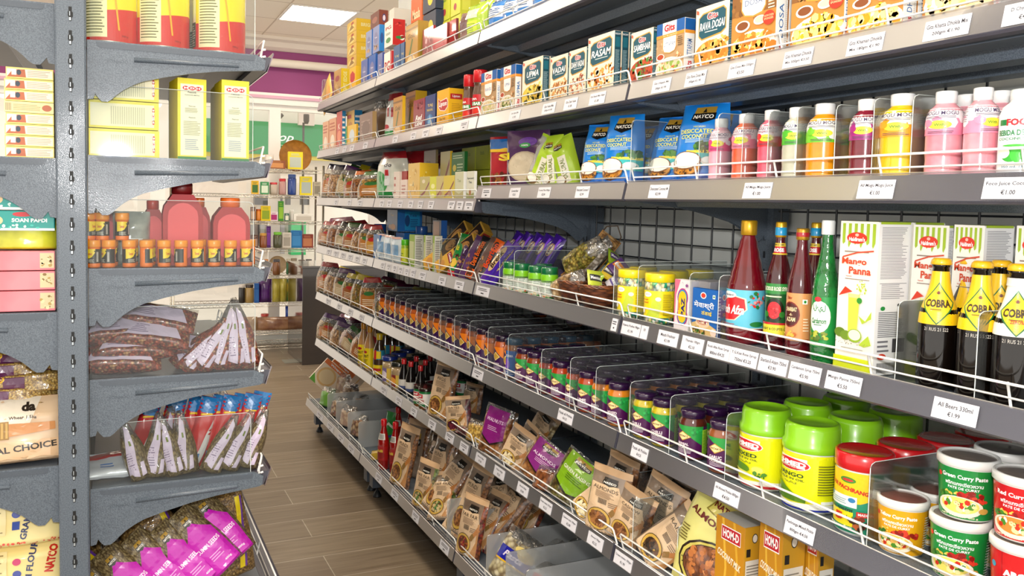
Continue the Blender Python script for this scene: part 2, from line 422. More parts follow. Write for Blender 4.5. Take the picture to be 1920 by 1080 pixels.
# ---- street outside
OUT = empty('building', (1.5, 16, 0)); tag(OUT, 'pale building across the street with a green shop fascia, seen through the window', 'building')
def ob(px0, py0, px1, py1, y, dpt, m, name, par=OUT, base=Vector((1.5, 16, 0))):
    a = onY(px0, py1, y); b_ = onY(px1, py0, y); mb = MB(); mb.box((a.x-base.x, y-base.y, a.z-base.z), (b_.x-base.x, y+dpt-base.y, b_.z-base.z), m); return mb.build(name, par)
mb = MB(); mb.box((-6, .2, 0), (6, .6, 9), noisy('#e9ddcf', '#f3eadf', 1.2, .8)); mb.build('facade', OUT)
GREEN = mat('#0f8a43', .5)
fa = ob(380, 240, 700, 284, 15.7, .4, GREEN, 'fascia')
ob(380, 284, 700, 291, 15.75, .3, mat('#d9c21c', .5), 'yellow_strip')
ob(560, 200, 590, 234, 15.6, .1, mat('#cfc3b6', .7), 'window_box')
p = onY(537, 262, 15.69); mb = MB(); art(mb, lambda u, v, o: (p.x-1.5-.15+u, 15.69-16-o, p.z-.07+v), .3, .14, [('T', 'op', .5, .5, .9, 1.1, '#f4fff4', .01, .35), ('R', -.15, -.28, .35, -.22, '#dff3e2')]); mb.build('shop_sign_letters', OUT)
for k, (a, c) in enumerate(((478, 505), (513, 530), (538, 545), (566, 580))):
    ob(a, 368, c, 384, 15.9, .2, mat('#4c4a46', .4), 'window_opening')
ob(546, 412, 574, 478, 15.8, .3, mat('#1fae5e', .5), 'green_door')
for a in (450, 470, 488, 507, 526): ob(a, 412, a+8, 476, 15.85, .3, mat('#8d8a86', .5), 'door_post')
for n_, (a, c, t, b_) in enumerate(((516, 532, 212, 222), (569, 580, 214, 232))):
    z0 = onY(a, b_, 14.8).z; z1 = onY(a, t, 14.8).z; x0 = onY(a, t, 14.8).x; x1 = onY(c, t, 14.8).x
    r = empty('street_lamp', ((x0+x1)/2, 14.8, 0)); tag(r, ('dark street lamp with a wide flat head above the green fascia', 'dark street lamp with a tall narrow head right of the wide one')[n_], 'street lamp')
    mb = MB(); mb.tube([(-.05, 0, 0), (-.05, 0, z0+.02)], .02, mat('#4b453c', .5)); mb.build('pole', r)
    mb = MB(); mb.lathe([(.03, z0), ((x1-x0)/2, z0+.05), ((x1-x0)/2, z1-.03), (.05, z1)], mat('#4b453c', .5), 12, top=True, bot=True); mb.build('lamp_head', r)
mb = MB(); mb.box((-12, 9.3, -.12), (14, 40, -.05), noisy('#cfc8bd', '#dad3c8', 2, .8)); tag(mb.build('street_ground'), kind='structure')
# ---- right gondola: uprights, wire panels, shelves
for i, y in enumerate((Y4, Y3, Y2, Y1, Y0)):
    mb = MB(); mb.box((XB-.01, y-.03, .02), (XB+.05, y+.03, 2.75), STEEL)
    for k in range(50): mb.box((XB-.0115, y-.004, .12+k*.0525), (XB-.0095, y+.004, .14+k*.0525), WIRE_B)
    nm = ('nearest', 'second nearest', 'middle', 'second farthest', 'farthest')[i]
    tag(mb.build('shelf_upright'), nm+' grey slotted upright at the back of the right-hand shelving', 'upright', 'uprights of the right-hand shelving')
for bay, (a, b_) in BAYS.items():
    mb = MB(); z = .30; n = 0
    while z < 2.7: mb.tube([(XB+.012, a+.03, z), (XB+.012, b_-.03, z)], .0028, WIRE_B, 5); z += .0605
    nv = int((b_-a-.06)/.1)
    for k in range(nv+1):
        y = b_-.045-.1*k
        if y > a+.03: mb.tube([(XB+.006, y, .25), (XB+.006, y, 2.72)], .0032, WIRE_B, 5)
    nm = {1: 'at the far end', 2: 'in the second bay from the far end', 3: 'behind the straw baskets', 4: 'behind the syrup bottles'}[bay]
    tag(mb.build('wire_back_panel'), 'black wire grid panel behind the right-hand shelves, '+nm, 'wire panel', 'wire panels of the right-hand shelving')
def bracket_poly(L=.42, flip=1):
    P = [(0, 0), (.40, 0), (.424, -.012), (.421, -.036), (.413, -.040), (.30, -.052), (.24, -.062), (.175, -.077), (.125, -.091), (.10, -.103), (.08, -.116), (.066, -.128), (.054, -.140), (.045, -.146), (.031, -.146), (.023, -.137), (.017, -.128), (.013, -.141), (0, -.143)]
    k = L/.424
    return [(x*k, z) for x, z in P]
PRICE_BG = mat('#dcdce4', .6)
TXT = '#22222c'
def strip_profile(x, z):   # outline of the lip seen from the end
    return [(x, z), (x+.004, z-.004), (x+.03, z-.004), (x+.03, z+.038), (x+.016, z+.038), (x+.010, z+.046)]
SHELVES = {}
def bay_name(b_): return {1: 'in the farthest bay', 2: 'in the second farthest bay', 3: 'in the second nearest bay', 4: 'in the nearest bay'}[b_]
def shelf_right(s, bay):
    y0, y1 = BAYS[bay]; z = zlip(s, bay); x = XL7 if s == 7 else XL
    y0 += .004; y1 -= .004
    pos = {1: 'top', 2: 'second', 3: 'third', 4: 'fourth', 5: 'fifth', 6: 'sixth', 7: 'bottom'}[s]
    r = empty('store_shelf', (x, y0, z)); SHELVES[(s, bay)] = r
    tag(r, 'grey shelf %s, %s from top of right-hand rack' % (bay_name(bay), pos) if s not in (1, 7) else 'grey metal %s shelf of the right-hand rack, %s' % (pos, bay_name(bay)), 'shelf', 'shelves of the right-hand rack')
    L = y1-y0; D = XB-x-.012
    mb = MB(); mb.box((.028, .002, .006), (D, L-.002, DK-.0005), STEEL); mb.box((.05, .004, -.004), (.11, L-.004, .006), STEEL_D)
    for k in (.20, .34):
        mb.prism([(k-.045, .006), (k-.03, -.016), (k+.03, -.016), (k+.045, .006)], .006, L-.006, STEEL, conv=lambda a, b, c: (a, c, b))
    mb.build('deck', r)
    mb = MB(); mb.prism(strip_profile(0, 0), 0, L, LIPM); mb.build('shelf_lip', r)
    mb = MB()                                             # clear price channel with a raised edge
    mb.prism([(-.004, .001), (-.0025, .001), (.0085, .047), (.004, .0505), (.0025, .0495), (.0065, .047)], .002, L-.002, PLASTIC_STRIP)
    mb.build('price_channel', r)
    # guard rail
    mb = MB(); gx = .014
    e0, e1 = .012, L-.012
    zs = (.040, .060, .083)
    mb.tube([(gx+.012, e0, .034), (gx-.002, e0, .078), (gx-.003, e0+.006, .083), (gx-.003, e1-.006, .083), (gx-.002, e1, .078), (gx+.012, e1, .034)], .0026, WIRE_W, 6)
    mb.tube([(gx+.003, e0, zs[1]), (gx+.003, e1, zs[1])], .002, WIRE_W, 6); mb.tube([(gx+.008, e0, zs[0]), (gx+.008, e1, zs[0])], .002, WIRE_W, 6)
    n = 5 if L > 1.1 else 4
    for k in range(1, n):
        yy = e0+(e1-e0)*k/n; mb.tube([(gx-.003, yy, .085), (gx+.012, yy, .033)], .0024, WIRE_W, 6)
    mb.build('guard_rail', r)
    if s != 7:
        for yy in (.001, L-.0035):
            mb = MB(); mb.prism([(D+.01-a, b+DK-.004) for a, b in bracket_poly(D-.02)], yy, yy+.0025, STEEL)
            mb.prism([(.12, .012), (.40, .006), (.40, -.004), (.12, .002)], yy-.002 if yy < .1 else yy+.0025, yy if yy < .1 else yy+.0045, STEEL_D)
            mb.build('bracket', r)
    else:
        mb = MB(); mb.prism([(.06, 0), (.10, -.055), (.5, -.055), (.5, 0)], 0, L, mat('#1c1f24', .7)); mb.build('base_tray', r)
        for yy in (.02, L-.08):
            mb = MB(); mb.box((.05, yy, -.125), (.16, yy+.06, -.004), STEEL_D); mb.build('base_leg', r)
            mb = MB(); mb.lathe([(.006, -.126), (.006, -.15), (.012, -.152), (.02, -.168), (.024, -.178), (.024, -.1815)], mat('#15181b', .5), 12, cx=.085, cy=yy+.03, bot=True, top=True); mb.build('levelling_foot', r)
    return r
for s in range(1, 8):
    for bay in (1, 2, 3, 4): shelf_right(s, bay)
def price(s, bay, px, lines, wpx=None, w=.075, h=.034):
    r = SHELVES[(s, bay)]; x = r.location.x; z = r.location.z; L = BAYS[bay][1]-BAYS[bay][0]
    y = Ypx(px, x, z+.02)
    if wpx: w = Ypx(px-wpx/2, x, z+.02)-Ypx(px+wpx/2, x, z+.02)
    yl = y-r.location.y
    yl = min(max(yl, w/2+.006), L-w/2-.014)
    mb = MB(); sl = .0095/.044                            # leans with the channel
    S = lambda u, v, o: (-.0052+(v+.004)*sl-o, yl+w/2-u, .004+v)
    mb.add([S(0, 0, 0), S(w, 0, 0), S(w, h, 0), S(0, h, 0), S(0, 0, -.0006), S(w, 0, -.0006), S(w, h, -.0006), S(0, h, -.0006)], [(0, 1, 2, 3), (7, 6, 5, 4), (0, 4, 5, 1), (1, 5, 6, 2), (2, 6, 7, 3), (3, 7, 4, 0)], PRICE_BG)
    ops = []
    if lines:
        n = len(lines)
        for i, t in enumerate(lines):
            wf = min(.9, len(t)*.052 if i < n-1 or n == 1 else len(t)*.055)
            ops.append(('T', t, .5, .70-.38*i, wf, .22, TXT, .01))
    else: ops = [('L', .15, .5, .9, .85, 2, TXT), ('R', .4, .2, .62, .32, TXT)]
    art(mb, S, w, h, ops, off0=.0002)
    mb.build('price_label', r)
for args in [
 (2, 4, 1240, ['Gits Uttapam Mix', '200gm €1.90'], 34), (2, 4, 1304, ['Gits Rava Dosai Mix', '200gm €1.90'], 38), (2, 4, 1390, ['Gits Dosa Mix 500gm', '€3.50'], 48),
 (2, 4, 1496, ['Gits Khaman Dhokla', 'Mix 500gm €3.50'], 54), (2, 4, 1622, ['Gits Khaman Dhokla', 'Mix 180gm €1.90'], 68), (2, 4, 1775, ['Gits Khatta Dhokla Mix', '200gm €1.90'], 86), (2, 4, 1925, ['D Chywanprash', '€4.50'], 90),
 (2, 3, 965, ['Gits Upma Mix', '€1.90'], 20), (2, 3, 1029, ['Gits Vadai Mix', '200gm €1.80'], 24), (2, 3, 1070, ['Gits Dahi Vadai', '€1.80'], 24), (2, 3, 1120, ['Gits Rasam Mix 100gm', '€1.80'], 29),
 (2, 2, 741, None, 9), (2, 2, 775, None, 10), (2, 2, 798, None, 12), (2, 2, 823, None, 12), (2, 2, 870, None, 15),
 (2, 1, 632, None, 6), (2, 1, 646, None, 6), (2, 1, 660, None, 7), (2, 1, 685, None, 8),
 (3, 4, 1235, ['Desiccated Coconut M', '€2.99'], 36), (3, 4, 1420, ['All Mogu Mogu Juice', '€1.00'], 52), (3, 4, 1642, ['All Mogu Mogu Juice', '€1.00'], 68), (3, 4, 1892, ['Foco Juice Coconut', '€1.00'], 100),
 (3, 3, 912, None, 16), (3, 3, 965, ['Coconut flour', '€2.50'], 19), (3, 3, 1020, ['Coconut Flour 500gm', '€2.99'], 23), (3, 3, 1092, ['Desiccated Coconut F', '€2.99'], 25),
 (3, 2, 716, None, 8), (3, 2, 730, None, 8), (3, 2, 750, None, 9), (3, 2, 770, None, 9), (3, 2, 788, None, 9), (3, 2, 808, None, 10), (3, 2, 846, None, 12), (3, 2, 862, None, 12), (3, 2, 879, None, 15),
 (3, 1, 630, None, 6), (3, 1, 655, None, 7), (3, 1, 675, None, 8),
 (4, 4, 1183, ['Rajanis Pudina 98gm', '€1.99'], 34), (4, 4, 1208, ['€1.99'], 13), (4, 4, 1252, ['Mouth Freshner', '€1.99'], 37), (4, 4, 1298, ['Thandai 100gm', '€2.10'], 40), (4, 4, 1346, ['Rooh Afza Rose Syrup', '800ml €4.25'], 44),
 (4, 4, 1394, ['T.G.Kiat Rose Syrup', '750ml €3.25'], 51), (4, 4, 1449, ['Sharbat-E-Azam 750ml', '€3.90'], 53), (4, 4, 1509, ['Cardamom Syrup 750ml', '€5.90'], 58), (4, 4, 1581, ['Mango Panna 750ml', '€5.50'], 66), (4, 4, 1790, ['All Beers 330ml', '€1.99'], 84),
 (4, 3, 905, None, 24), (4, 3, 1152, None, 10), (4, 2, 829, None, 13), (4, 2, 861, None, 16), (4, 2, 792, None, 12),
 (5, 4, 1199, ['Patak all Pickles', '€4.25'], 30), (5, 4, 1362, ['All Ahmed Pickles 800gm', '€4.50'], 47), (5, 4, 1499, ['Pachranga Mixed Pickle', '800gm €4.50'], 55), (5, 3, 895, None, 19), (5, 3, 1060, ['Patak all Pickles', '€4.25'], 27),
 (6, 2, 810, None, 13), (6, 2, 843, None, 15), (6, 2, 870, None, 15), (6, 3, 901, ['Almond 100gm', '€1.99'], 18), (6, 3, 936, ['Walnut 100gm', '€2.25'], 19), (6, 3, 980, ['Almond 250gm', '€3.90'], 20), (6, 3, 1023, ['Green raisins 250gm', '€2.25'], 22), (6, 3, 1067, ['Cashew nuts 100gm', '€2.00'], 26), (6, 3, 1116, ['Almond 100gm', '€2.25'], 28), (6, 4, 1166, ['Green raisins 100gm', '€1.99'], 32),
 (7, 2, 740, None, 12), (7, 2, 779, None, 12), (7, 2, 833, None, 16)]:
    price(*args)
# faded labels in the channel of the two far bays
for (s, bay, a, b_, n) in ((4, 1, 610, 690, 6), (4, 2, 712, 780, 6), (5, 1, 605, 688, 4), (6, 2, 705, 790, 3), (7, 1, 590, 668, 4), (7, 2, 700, 720, 1)):
    for k in range(n): price(s, bay, a+(b_-a)*(k+.5)/n, None, 8 if s < 6 else 11)
# ---- left gondola: one big upright seen face on, arms to both sides
YL = 2.236
XP0, XP1 = Xpx(106.5, YL, CAM_Z), Xpx(164, YL, CAM_Z)
LTOP = [(1.84-.085-i*.25)*1.1111 for i in range(5)]                      # tops of the arms on the aisle side
post = empty('gondola_upright', (XP0, YL-.03, 0)); tag(post, 'tall slate grey slotted metal post in the left foreground', 'upright')
PW = XP1-XP0
mb = MB(); mb.box((0, 0, 0), (PW, .06, 2.6), STEEL, .004)
z = 2.35; k = 0
zs0 = Zpx(70/2.7, XP0+PW/2, YL-.03); dz = (zs0-Zpx(1020/2.7, XP0+PW/2, YL-.03))/8
slotm = mat('#0c0f12', .6); slotw = mat('#b9c2c9', .3, 0, .5)
for k in range(-4, 40):
    zc = zs0-dz*k
    if not .1 < zc < 2.55: continue
    c = PW/2
    mb.prism([(c-.0035, zc+.017), (c+.0035, zc+.017), (c+.0035, zc+.006), (c+.006, zc+.003), (c+.006, zc-.006), (c+.0035, zc-.009), (c+.0025, zc-.017), (c-.0025, zc-.017), (c-.003, zc-.008), (c-.005, zc-.005), (c-.005, zc+.004), (c-.0035, zc+.007)], -.0006, -.0002, slotm)
    mb.box((c-.0018, -.0009, zc-.004), (c-.0002, -.0006, zc+.006), slotw); mb.box((c-.0022, -.0009, zc-.015), (c+.0015, -.0006, zc-.008), slotw)
mb.build('post', post)
def shelf_left(side, zt, i, depth=.424, length=1.0):
    """side +1: arm towards the aisle; -1: towards the left"""
    x = XP1+.0015 if side > 0 else XP0-.0015
    r = empty('store_shelf', (x, YL, zt))
    nm = ORD[i]
    tag(r, ('slate grey shelf with end bracket right of the big post, %s from the top' if side > 0 else 'slate grey shelf with end bracket left of the big post, %s from the top') % nm, 'shelf', 'shelves on the big post')
    c3 = lambda a, b, c: (side*a, c, b)
    mb = MB(); mb.prism(bracket_poly(depth), -.004, .004, STEEL, conv=c3); mb.build('end_bracket', r)
    mb = MB(); mb.prism([(.02, -.0035), (depth*.935, -.0035), (depth*.93, -.016), (.03, -.017), (.024, -.014)], -.0052, -.0041, STEEL_D, conv=c3); mb.build('rim_plate', r)
    mb = MB()
    a, b_ = (.105, .355)
    mb.tube([(side*a, -.004, -.040), (side*b_, -.004, -.032)], .0062, STEEL, 10); mb.build('pressed_rib', r)
    if side > 0:
        mb = MB(); S = lambda u, v, o: (.042+u, -.004-o, -.052+v)
        art(mb, S, .05, .010, [('T', 'YONHOO', .5, .5, .98, .85, '#46505b')]); mb.build('stamped_lettering', r)
    mb = MB(); mb.box((min(side*.004, side*(depth-.03)), .005, -.022), (max(side*.004, side*(depth-.03)), length, -.001), STEEL_D)
    for k in (.12, .27): mb.prism([(k-.03, -.022), (k-.02, -.036), (k+.02, -.036), (k+.03, -.022)], .006, length-.01, STEEL, conv=c3)
    mb.build('deck', r)
    mb = MB(); mb.prism([(depth-.028, -.036), (depth+.002, -.040), (depth+.016, -.004), (depth+.012, -.002), (depth-.028, -.004)], .006, length, LIPM, conv=c3); mb.build('shelf_lip', r)
    mb = MB(); mb.prism([(depth+.004, -.041), (depth+.0055, -.042), (depth+.022, .006), (depth+.0195, .010)], 0, length, film('tinted_strip', '#d9c6e6', .5, .05, .08), conv=c3); mb.build('price_channel', r)
    mb = MB(); g = depth-.012
    mb.tube([(side*g, .004, -.012), (side*(g+.008), .004, .033), (side*(g+.010), .012, .040), (side*(g+.010), length-.01, .040), (side*g, length-.004, -.01)], .003, WIRE_W, 6)
    mb.tube([(side*(g+.004), .004, .014), (side*(g+.004), length-.01, .014)], .0022, WIRE_W, 6)
    mb.tube([(side*(g+.001), .004, -.004), (side*(g+.001), length-.01, -.004)], .0022, WIRE_W, 6)
    for k in (.012, .012+.3, .012+.6, .9): mb.tube([(side*(g+.010), k, .042), (side*g, k, -.006)], .0026, WIRE_W, 6)
    for zz in (.014, -.004): mb.tube([(side*(g+.004), -.001, zz), (side*(g+.012), -.001, zz+.002)], .003, WIRE_W, 6)
    mb.build('guard_rail', r)
    return r
for i, zt in enumerate(LTOP): shelf_left(1, zt, i)
LL = [Zpx(py, XP0-.2, YL) for py in (-12, 290, 590, 889)]
for i, zt in enumerate(LL): shelf_left(-1, zt, i)
shelf_left(1, LTOP[4]-.36, 5, .47); shelf_left(-1, LL[3]-.5, 4, .47)
mb = MB(); xc = (XP0+XP1)/2; mb.box((xc-.006, YL+.032, .12), (xc+.006, YL+1.33, 2.3), STEEL_D); mb.box((xc-.006, YL+1.39, .12), (xc+.006, YL+3.9, 2.3), STEEL_D)  # added sheet, unseen: keeps light from the left off goods and lips
tag(mb.build('added_shade_panel'), 'dark grey sheet panel running back from the big grey post', 'panel')
mb = MB(); mb.box((-PW, 0, 0), (0, .06, 2.55), STEEL)
tag(mb.build('shelf_upright', loc=(XP1, YL+1.33, 0)), 'grey metal upright hidden behind the goods of the left rack', 'upright')
# ================================================================ GOODS: builders
ROT_R = -PI/2                       # goods on the right face the aisle
def box_S(w, d, h):
    return {'front': lambda u, v, o: (u-w/2, -d/2-o, v), 'side': lambda u, v, o: (w/2+o, u-d/2, v), 'top': lambda u, v, o: (u-w/2, v-d/2, h+o), 'left': lambda u, v, o: (-w/2-o, d/2-u, v)}
def carton(name, w, d, h, base, front=(), side=(), top=(), left=(), sidec=None, topc=None, coat=0, rough=.45, parent=None):
    mb = MB(); bev = min(.0015, w*.04, d*.04)
    mb.box((-w/2, -d/2, 0), (w/2, d/2, h), mat(base, rough, coat) if isinstance(base, str) else base, bev)
    S = box_S(w, d, h)
    if sidec: art(mb, S['side'], d, h, [('R', .02, .005, .98, .995, sidec)]+list(side), gloss=rough, coat=coat)
    elif side: art(mb, S['side'], d, h, side, gloss=rough, coat=coat)
    if topc: art(mb, S['top'], w, d, [('R', .01, .01, .99, .99, topc)]+list(top), gloss=rough, coat=coat)
    elif top: art(mb, S['top'], w, d, top, gloss=rough, coat=coat)
    if front: art(mb, S['front'], w, h, front, gloss=rough, coat=coat)
    if left: art(mb, S['left'], d, h, left, gloss=rough, coat=coat)
    return mb.build(name, parent)
def prof_r(prof, z):
    for (r0, z0), (r1, z1) in zip(prof, prof[1:]):
        if z0 <= z <= z1 and z1 > z0: return r0+(r1-r0)*(z-z0)/(z1-z0)
    return prof[-1][0]
def round_item(name, body, bodym, cap=None, capm=None, label=None, n=28, capname='lid', partname='body', extra=()):
    """body/cap: profiles [(r,z)]; label: (z0, z1, half angle deg, bg, ops)"""
    r = empty(name)
    mb = MB(); mb.lathe(body, bodym, n, bot=True, top=(body[-1][0] > .001)); mb.build(partname, r)
    if cap:
        mb = MB(); mb.lathe(cap, capm, n, top=cap[-1][0] > .001); mb.build(capname, r)
    for lb in ([label] if label and not isinstance(label, list) else (label or [])):
        z0, z1, ha, bgc, ops = lb[:5]; gl = lb[5] if len(lb) > 5 else .35
        R = prof_r(body, (z0+z1)/2); Wd = 2*R*math.radians(ha); H_ = z1-z0
        def S(u, v, o, z0=z0, R=R, Wd=Wd):
            a = (u-Wd/2)/R; rr = prof_r(body, z0+v)+.0004+o
            return (rr*math.sin(a), -rr*math.cos(a), z0+v)
        mb = MB()
        if bgc: mb.grid(lambda a, b: S(a*Wd, b*H_, 0), max(12, int(ha/3)), 6, mat(bgc, gl, .3) if isinstance(bgc, str) else bgc)
        art(mb, S, Wd, H_, ops, seg=R*.17, gloss=gl, coat=.3, off0=.0002, step=.00022)
        mb.build('label', r)
    return r
def bag(name, w, h, t, seed, bodym, ops=(), clear_from=None, clearm=None, header=None, pinch=.0, wr=.004, topw=1.0, bands=None, nu=16, nv=20, coat=.7, rough=.28, foot=.35, slump=0, backm=None):
    """pillow bag standing on its bottom edge, front -Y. bands: [(v0,v1,material)]; header: (height fraction, material)"""
    sd = Vector((seed*3.17, seed*1.31, seed*.7))
    def hw(v): return (w/2)*(1-(1-topw)*max(0, (v-.45)/.55)**1.2-pinch*math.sin(PI*min(1, v))*.3)
    def half(u, v):
        uu = abs(2*u-1); e = max(0.0, 1-uu**2.4)**.55
        pr = min(1, (v/.10+foot))*min(1, max(0, (1-v)/.30))**.75 if v < 1 else 0
        return t/2*e*pr*(1 if v > .02 else .8)
    def P(u, v, sgn):
        q = Vector((u*w*22, v*h*22, sgn*3))+sd
        n1 = noise.noise(q)*wr; n2 = noise.noise(q*2.7)*wr*.5; n3 = noise.noise(q*.35)*wr*2
        x = (2*u-1)*hw(v)+n1*.6; 
        edge = 1-abs(2*u-1)**6
        y = -sgn*half(u, v)+(n1+n2)*edge*(1 if sgn > 0 else -1)*-1+n3*v+slump*v*v
        z = v*h+n2*.5*(v > .05)
        return (x, y, max(0, z))
    G = {1: [[P(i/nu, j/nv, 1) for i in range(nu+1)] for j in range(nv+1)]}
    G[-1] = [[P(i/nu, j/nv, -1) for i in range(nu+1)] for j in range(nv+1)]
    for j in range(nv+1):
        for i in (0, nu): G[-1][j][i] = G[1][j][i]
    def mfn(u, v):
        if header and v > 1-header[0]: return header[1]
        for b in (bands or ()):
            if b[0] <= v <= b[1] and (len(b) < 5 or b[3] <= u <= b[4]): return b[2]
        if clear_from is not None and v > clear_from+.03*math.sin(u*9+seed): return clearm or CELLO
        return bodym
    mb = MB()
    mb.grid(lambda u, v: G[1][round(v*nv)][round(u*nu)], nu, nv, bodym, mfn=mfn)
    mb.grid(lambda u, v: G[-1][round(v*nv)][round(u*nu)], nu, nv, bodym, mfn=(lambda u, v: backm) if backm else mfn, flip=True)
    mb.add([G[1][0][i] for i in range(nu+1)]+[G[-1][0][i] for i in range(nu+1)], [(i+1, i, nu+1+i, nu+2+i) for i in range(nu)], bodym)
    def S(u, v, o):
        a = min(max(u/w, 0), .9999)*nu; b = min(max(v/h, 0), .9999)*nv; i, j = int(a), int(b); fa, fb = a-i, b-j; g = G[1]
        p = [(g[j][i][k]*(1-fa)+g[j][i+1][k]*fa)*(1-fb)+(g[j+1][i][k]*(1-fa)+g[j+1][i+1][k]*fa)*fb for k in range(3)]
        return (p[0], p[1]-o, p[2])
    if ops: art(mb, S, w, h, ops, seg=.013, gloss=rough, coat=coat, off0=.0009, step=.00025)
    return mb.build(name)
# ---- placement on the right-hand shelves; sizes come from where the goods stand in the shop
def deck(s, bay): return zlip(s, bay)+DK
def xf(s): return (XL7 if s == 7 else XL)+.034
def head(s, bay): return 9 if s == 1 else zlip(s-1, bay)-.022-deck(s, bay)   # room below the shelf above
def span(s, bay, pl, pr, ytop, X=None, z0=0):
    X = X or xf(s); zb = deck(s, bay)+z0
    z = zb+.08; ya = Ypx(pl, X, z); yb = Ypx(pr, X, z); Yc = (ya+yb)/2
    return X, Yc, ya-yb, min(Zpx(ytop, X, Yc)-zb, head(s, bay)-z0), zb
def lay(o, x, y, z, rot=ROT_R, lean=0, tilt=0):
    o.location = (x, y, z); o.rotation_euler = (0, 0, 0)
    R_ = Matrix.Rotation(rot, 4, 'Z') @ Matrix.Rotation(lean, 4, 'X') @ Matrix.Rotation(tilt, 4, 'Y')
    o.rotation_euler = R_.to_euler(); return o
def put_box(s, bay, pl, pr, ytop, d, fn, label, cat='box', group=None, X=None, z0=0, rot=0, deep=0, name='food_box', gap=.004, hfix=None, deep_label=None):
    X, Yc, w, h, zb = span(s, bay, pl, pr, ytop, X, z0)
    if hfix: h = hfix
    o = fn(name, w, d, h); tag(o, label, cat, group)
    lay(o, X+d/2, Yc, zb, ROT_R+rot)
    for k in range(deep):
        c = dup(o); tag(c, '%s one behind the %s' % (ORD[k], ' '.join(label.split()[:11])), cat, group)
        lay(c, X+d/2+(d+gap)*(k+1), Yc, zb, ROT_R+rot)
    return o
def round_span(s, bay, pl, pr, ytop, X=None, z0=0):
    X = X or xf(s); zb = deck(s, bay)+z0; z = zb+.08
    ya, yb = Ypx(pl, X+.03, z), Ypx(pr, X+.03, z); pc = (pl+pr)/2
    Yc = Ypx(pc, X+.03, z); v = Vector((X+.03, Yc, 0)); dep = Vector((X+.03, Yc, z-CAM_Z)).dot(A_FWD)
    ca = v.normalized().dot(Vector((A_FWD.x, A_FWD.y, 0)).normalized())
    D = (pr-pl)*dep/FPX*ca; Xc = X+D/2; Yc = Ypx(pc, Xc, z)
    return Xc, Yc, D, Zpx(ytop, Xc, Yc)-zb, zb
# ---- art -----------------------------------------------------------------
FOOD_Y = ['#e3b23c', '#f1cf63', '#b9791c', '#7a8a2b']
def gits_classic(title, cols, bowl='#e7d7ba'):
    def f(name, w, d, h):
        front = [('R', 0, 0, 1, 1, '#f1e6d2'), ('E', .5, .26, .52, .22, bowl), ('B', .5, .27, .44, .18, 90, .055, cols), ('B', .78, .42, .2, .08, 20, .05, cols),
                 ('P', [(.10, .56), (.20, .50), (.80, .54), (.93, .60), (.93, .88), (.84, .94), (.22, .90), (.10, .84)], '#c99a3a'), ('P', [(.12, .575), (.21, .52), (.79, .56), (.91, .61), (.91, .87), (.83, .92), (.23, .88), (.12, .83)], '#0f5163'),
                 ('T', 'Gits', .52, .835, .34, .11, '#ffffff', .06), ('T', 'Gits', .52, .835, .31, .09, '#c8202c', .02), ('T', title, .52, .70, min(.76, .15*len(title)), .12, '#ffffff', .02, .2), ('L', .3, .595, .8, .63, 1, '#cfd8d8'),
                 ('R', .04, .03, .14, .10, '#ffe13a'), ('P', [(.03, .97), (.10, .95), (.10, .90), (.03, .91)], '#d95b3c')]
        side = [('L', .15, .08, .85, .70, 26, '#9db7bd'), ('R', .15, .74, .85, .90, '#1f6b7d'), ('T', title, .5, .95, .8, .03, '#ffffff')]
        return carton(name, w, d, h, '#ece2cf', front, side, sidec='#154a5a', topc='#efe6d6')
    return f
def gits_new(title, cols, spine='#f3f0ec'):
    def f(name, w, d, h):
        front = [('R', 0, 0, 1, 1, '#c6a57d'), ('R', 0, .3, 1, .74, '#b8946a'), ('B', .5, .62, .5, .1, 20, .03, ['#a5835a', '#cfae86']), ('R', 0, .80, 1, 1, '#0c5aa6'), ('P', [(.22, .80), (.22, 1), (.72, 1), (.72, .80)], '#f6f3ee'),
                 ('T', 'Gits', .47, .90, .38, .12, '#c81f2b', .04), ('R', 0, .745, 1, .80, '#e9962a'), ('T', 'for Bouquetms', .5, .772, .5, .03, '#fff3d8'),
                 ('P', [(.24, .745), (.24, .56), (.30, .49), (.50, .46), (.68, .49), (.74, .56), (.74, .745)], '#e79a3a'), ('P', [(.26, .745), (.26, .565), (.31, .50), (.50, .475), (.67, .50), (.72, .565), (.72, .745)], '#f6f4f2'),
                 ('T', title, .49, .62, min(.40, .08*len(title)), .065, '#4a6fa5', .0), ('L', .78, .55, .97, .72, 5, '#6d5136'), ('E', .5, .20, .50, .20, '#efe6da'), ('E', .5, .20, .46, .17, '#d9c7a8'), ('B', .5, .20, .42, .14, 70, .045, cols),
                 ('E', .18, .42, .15, .06, '#f4f0ea'), ('E', .18, .425, .12, .045, '#b2451f'), ('B', .84, .4, .10, .05, 10, .035, ['#e8cfa8', '#c98f5a'])]
        side = [('R', .02, .80, .98, .99, '#0c5aa6'), ('R', .02, .745, .98, .80, '#e9962a'), ('T', title, .5, .5, .3, .5, '#4a78b5', .01, 0, 90), ('T', 'Gits', .5, .2, .18, .5, '#d0202c', .03, 0, 90)]
        return carton(name, w, d, h, spine, front, side, sidec=spine)
    return f
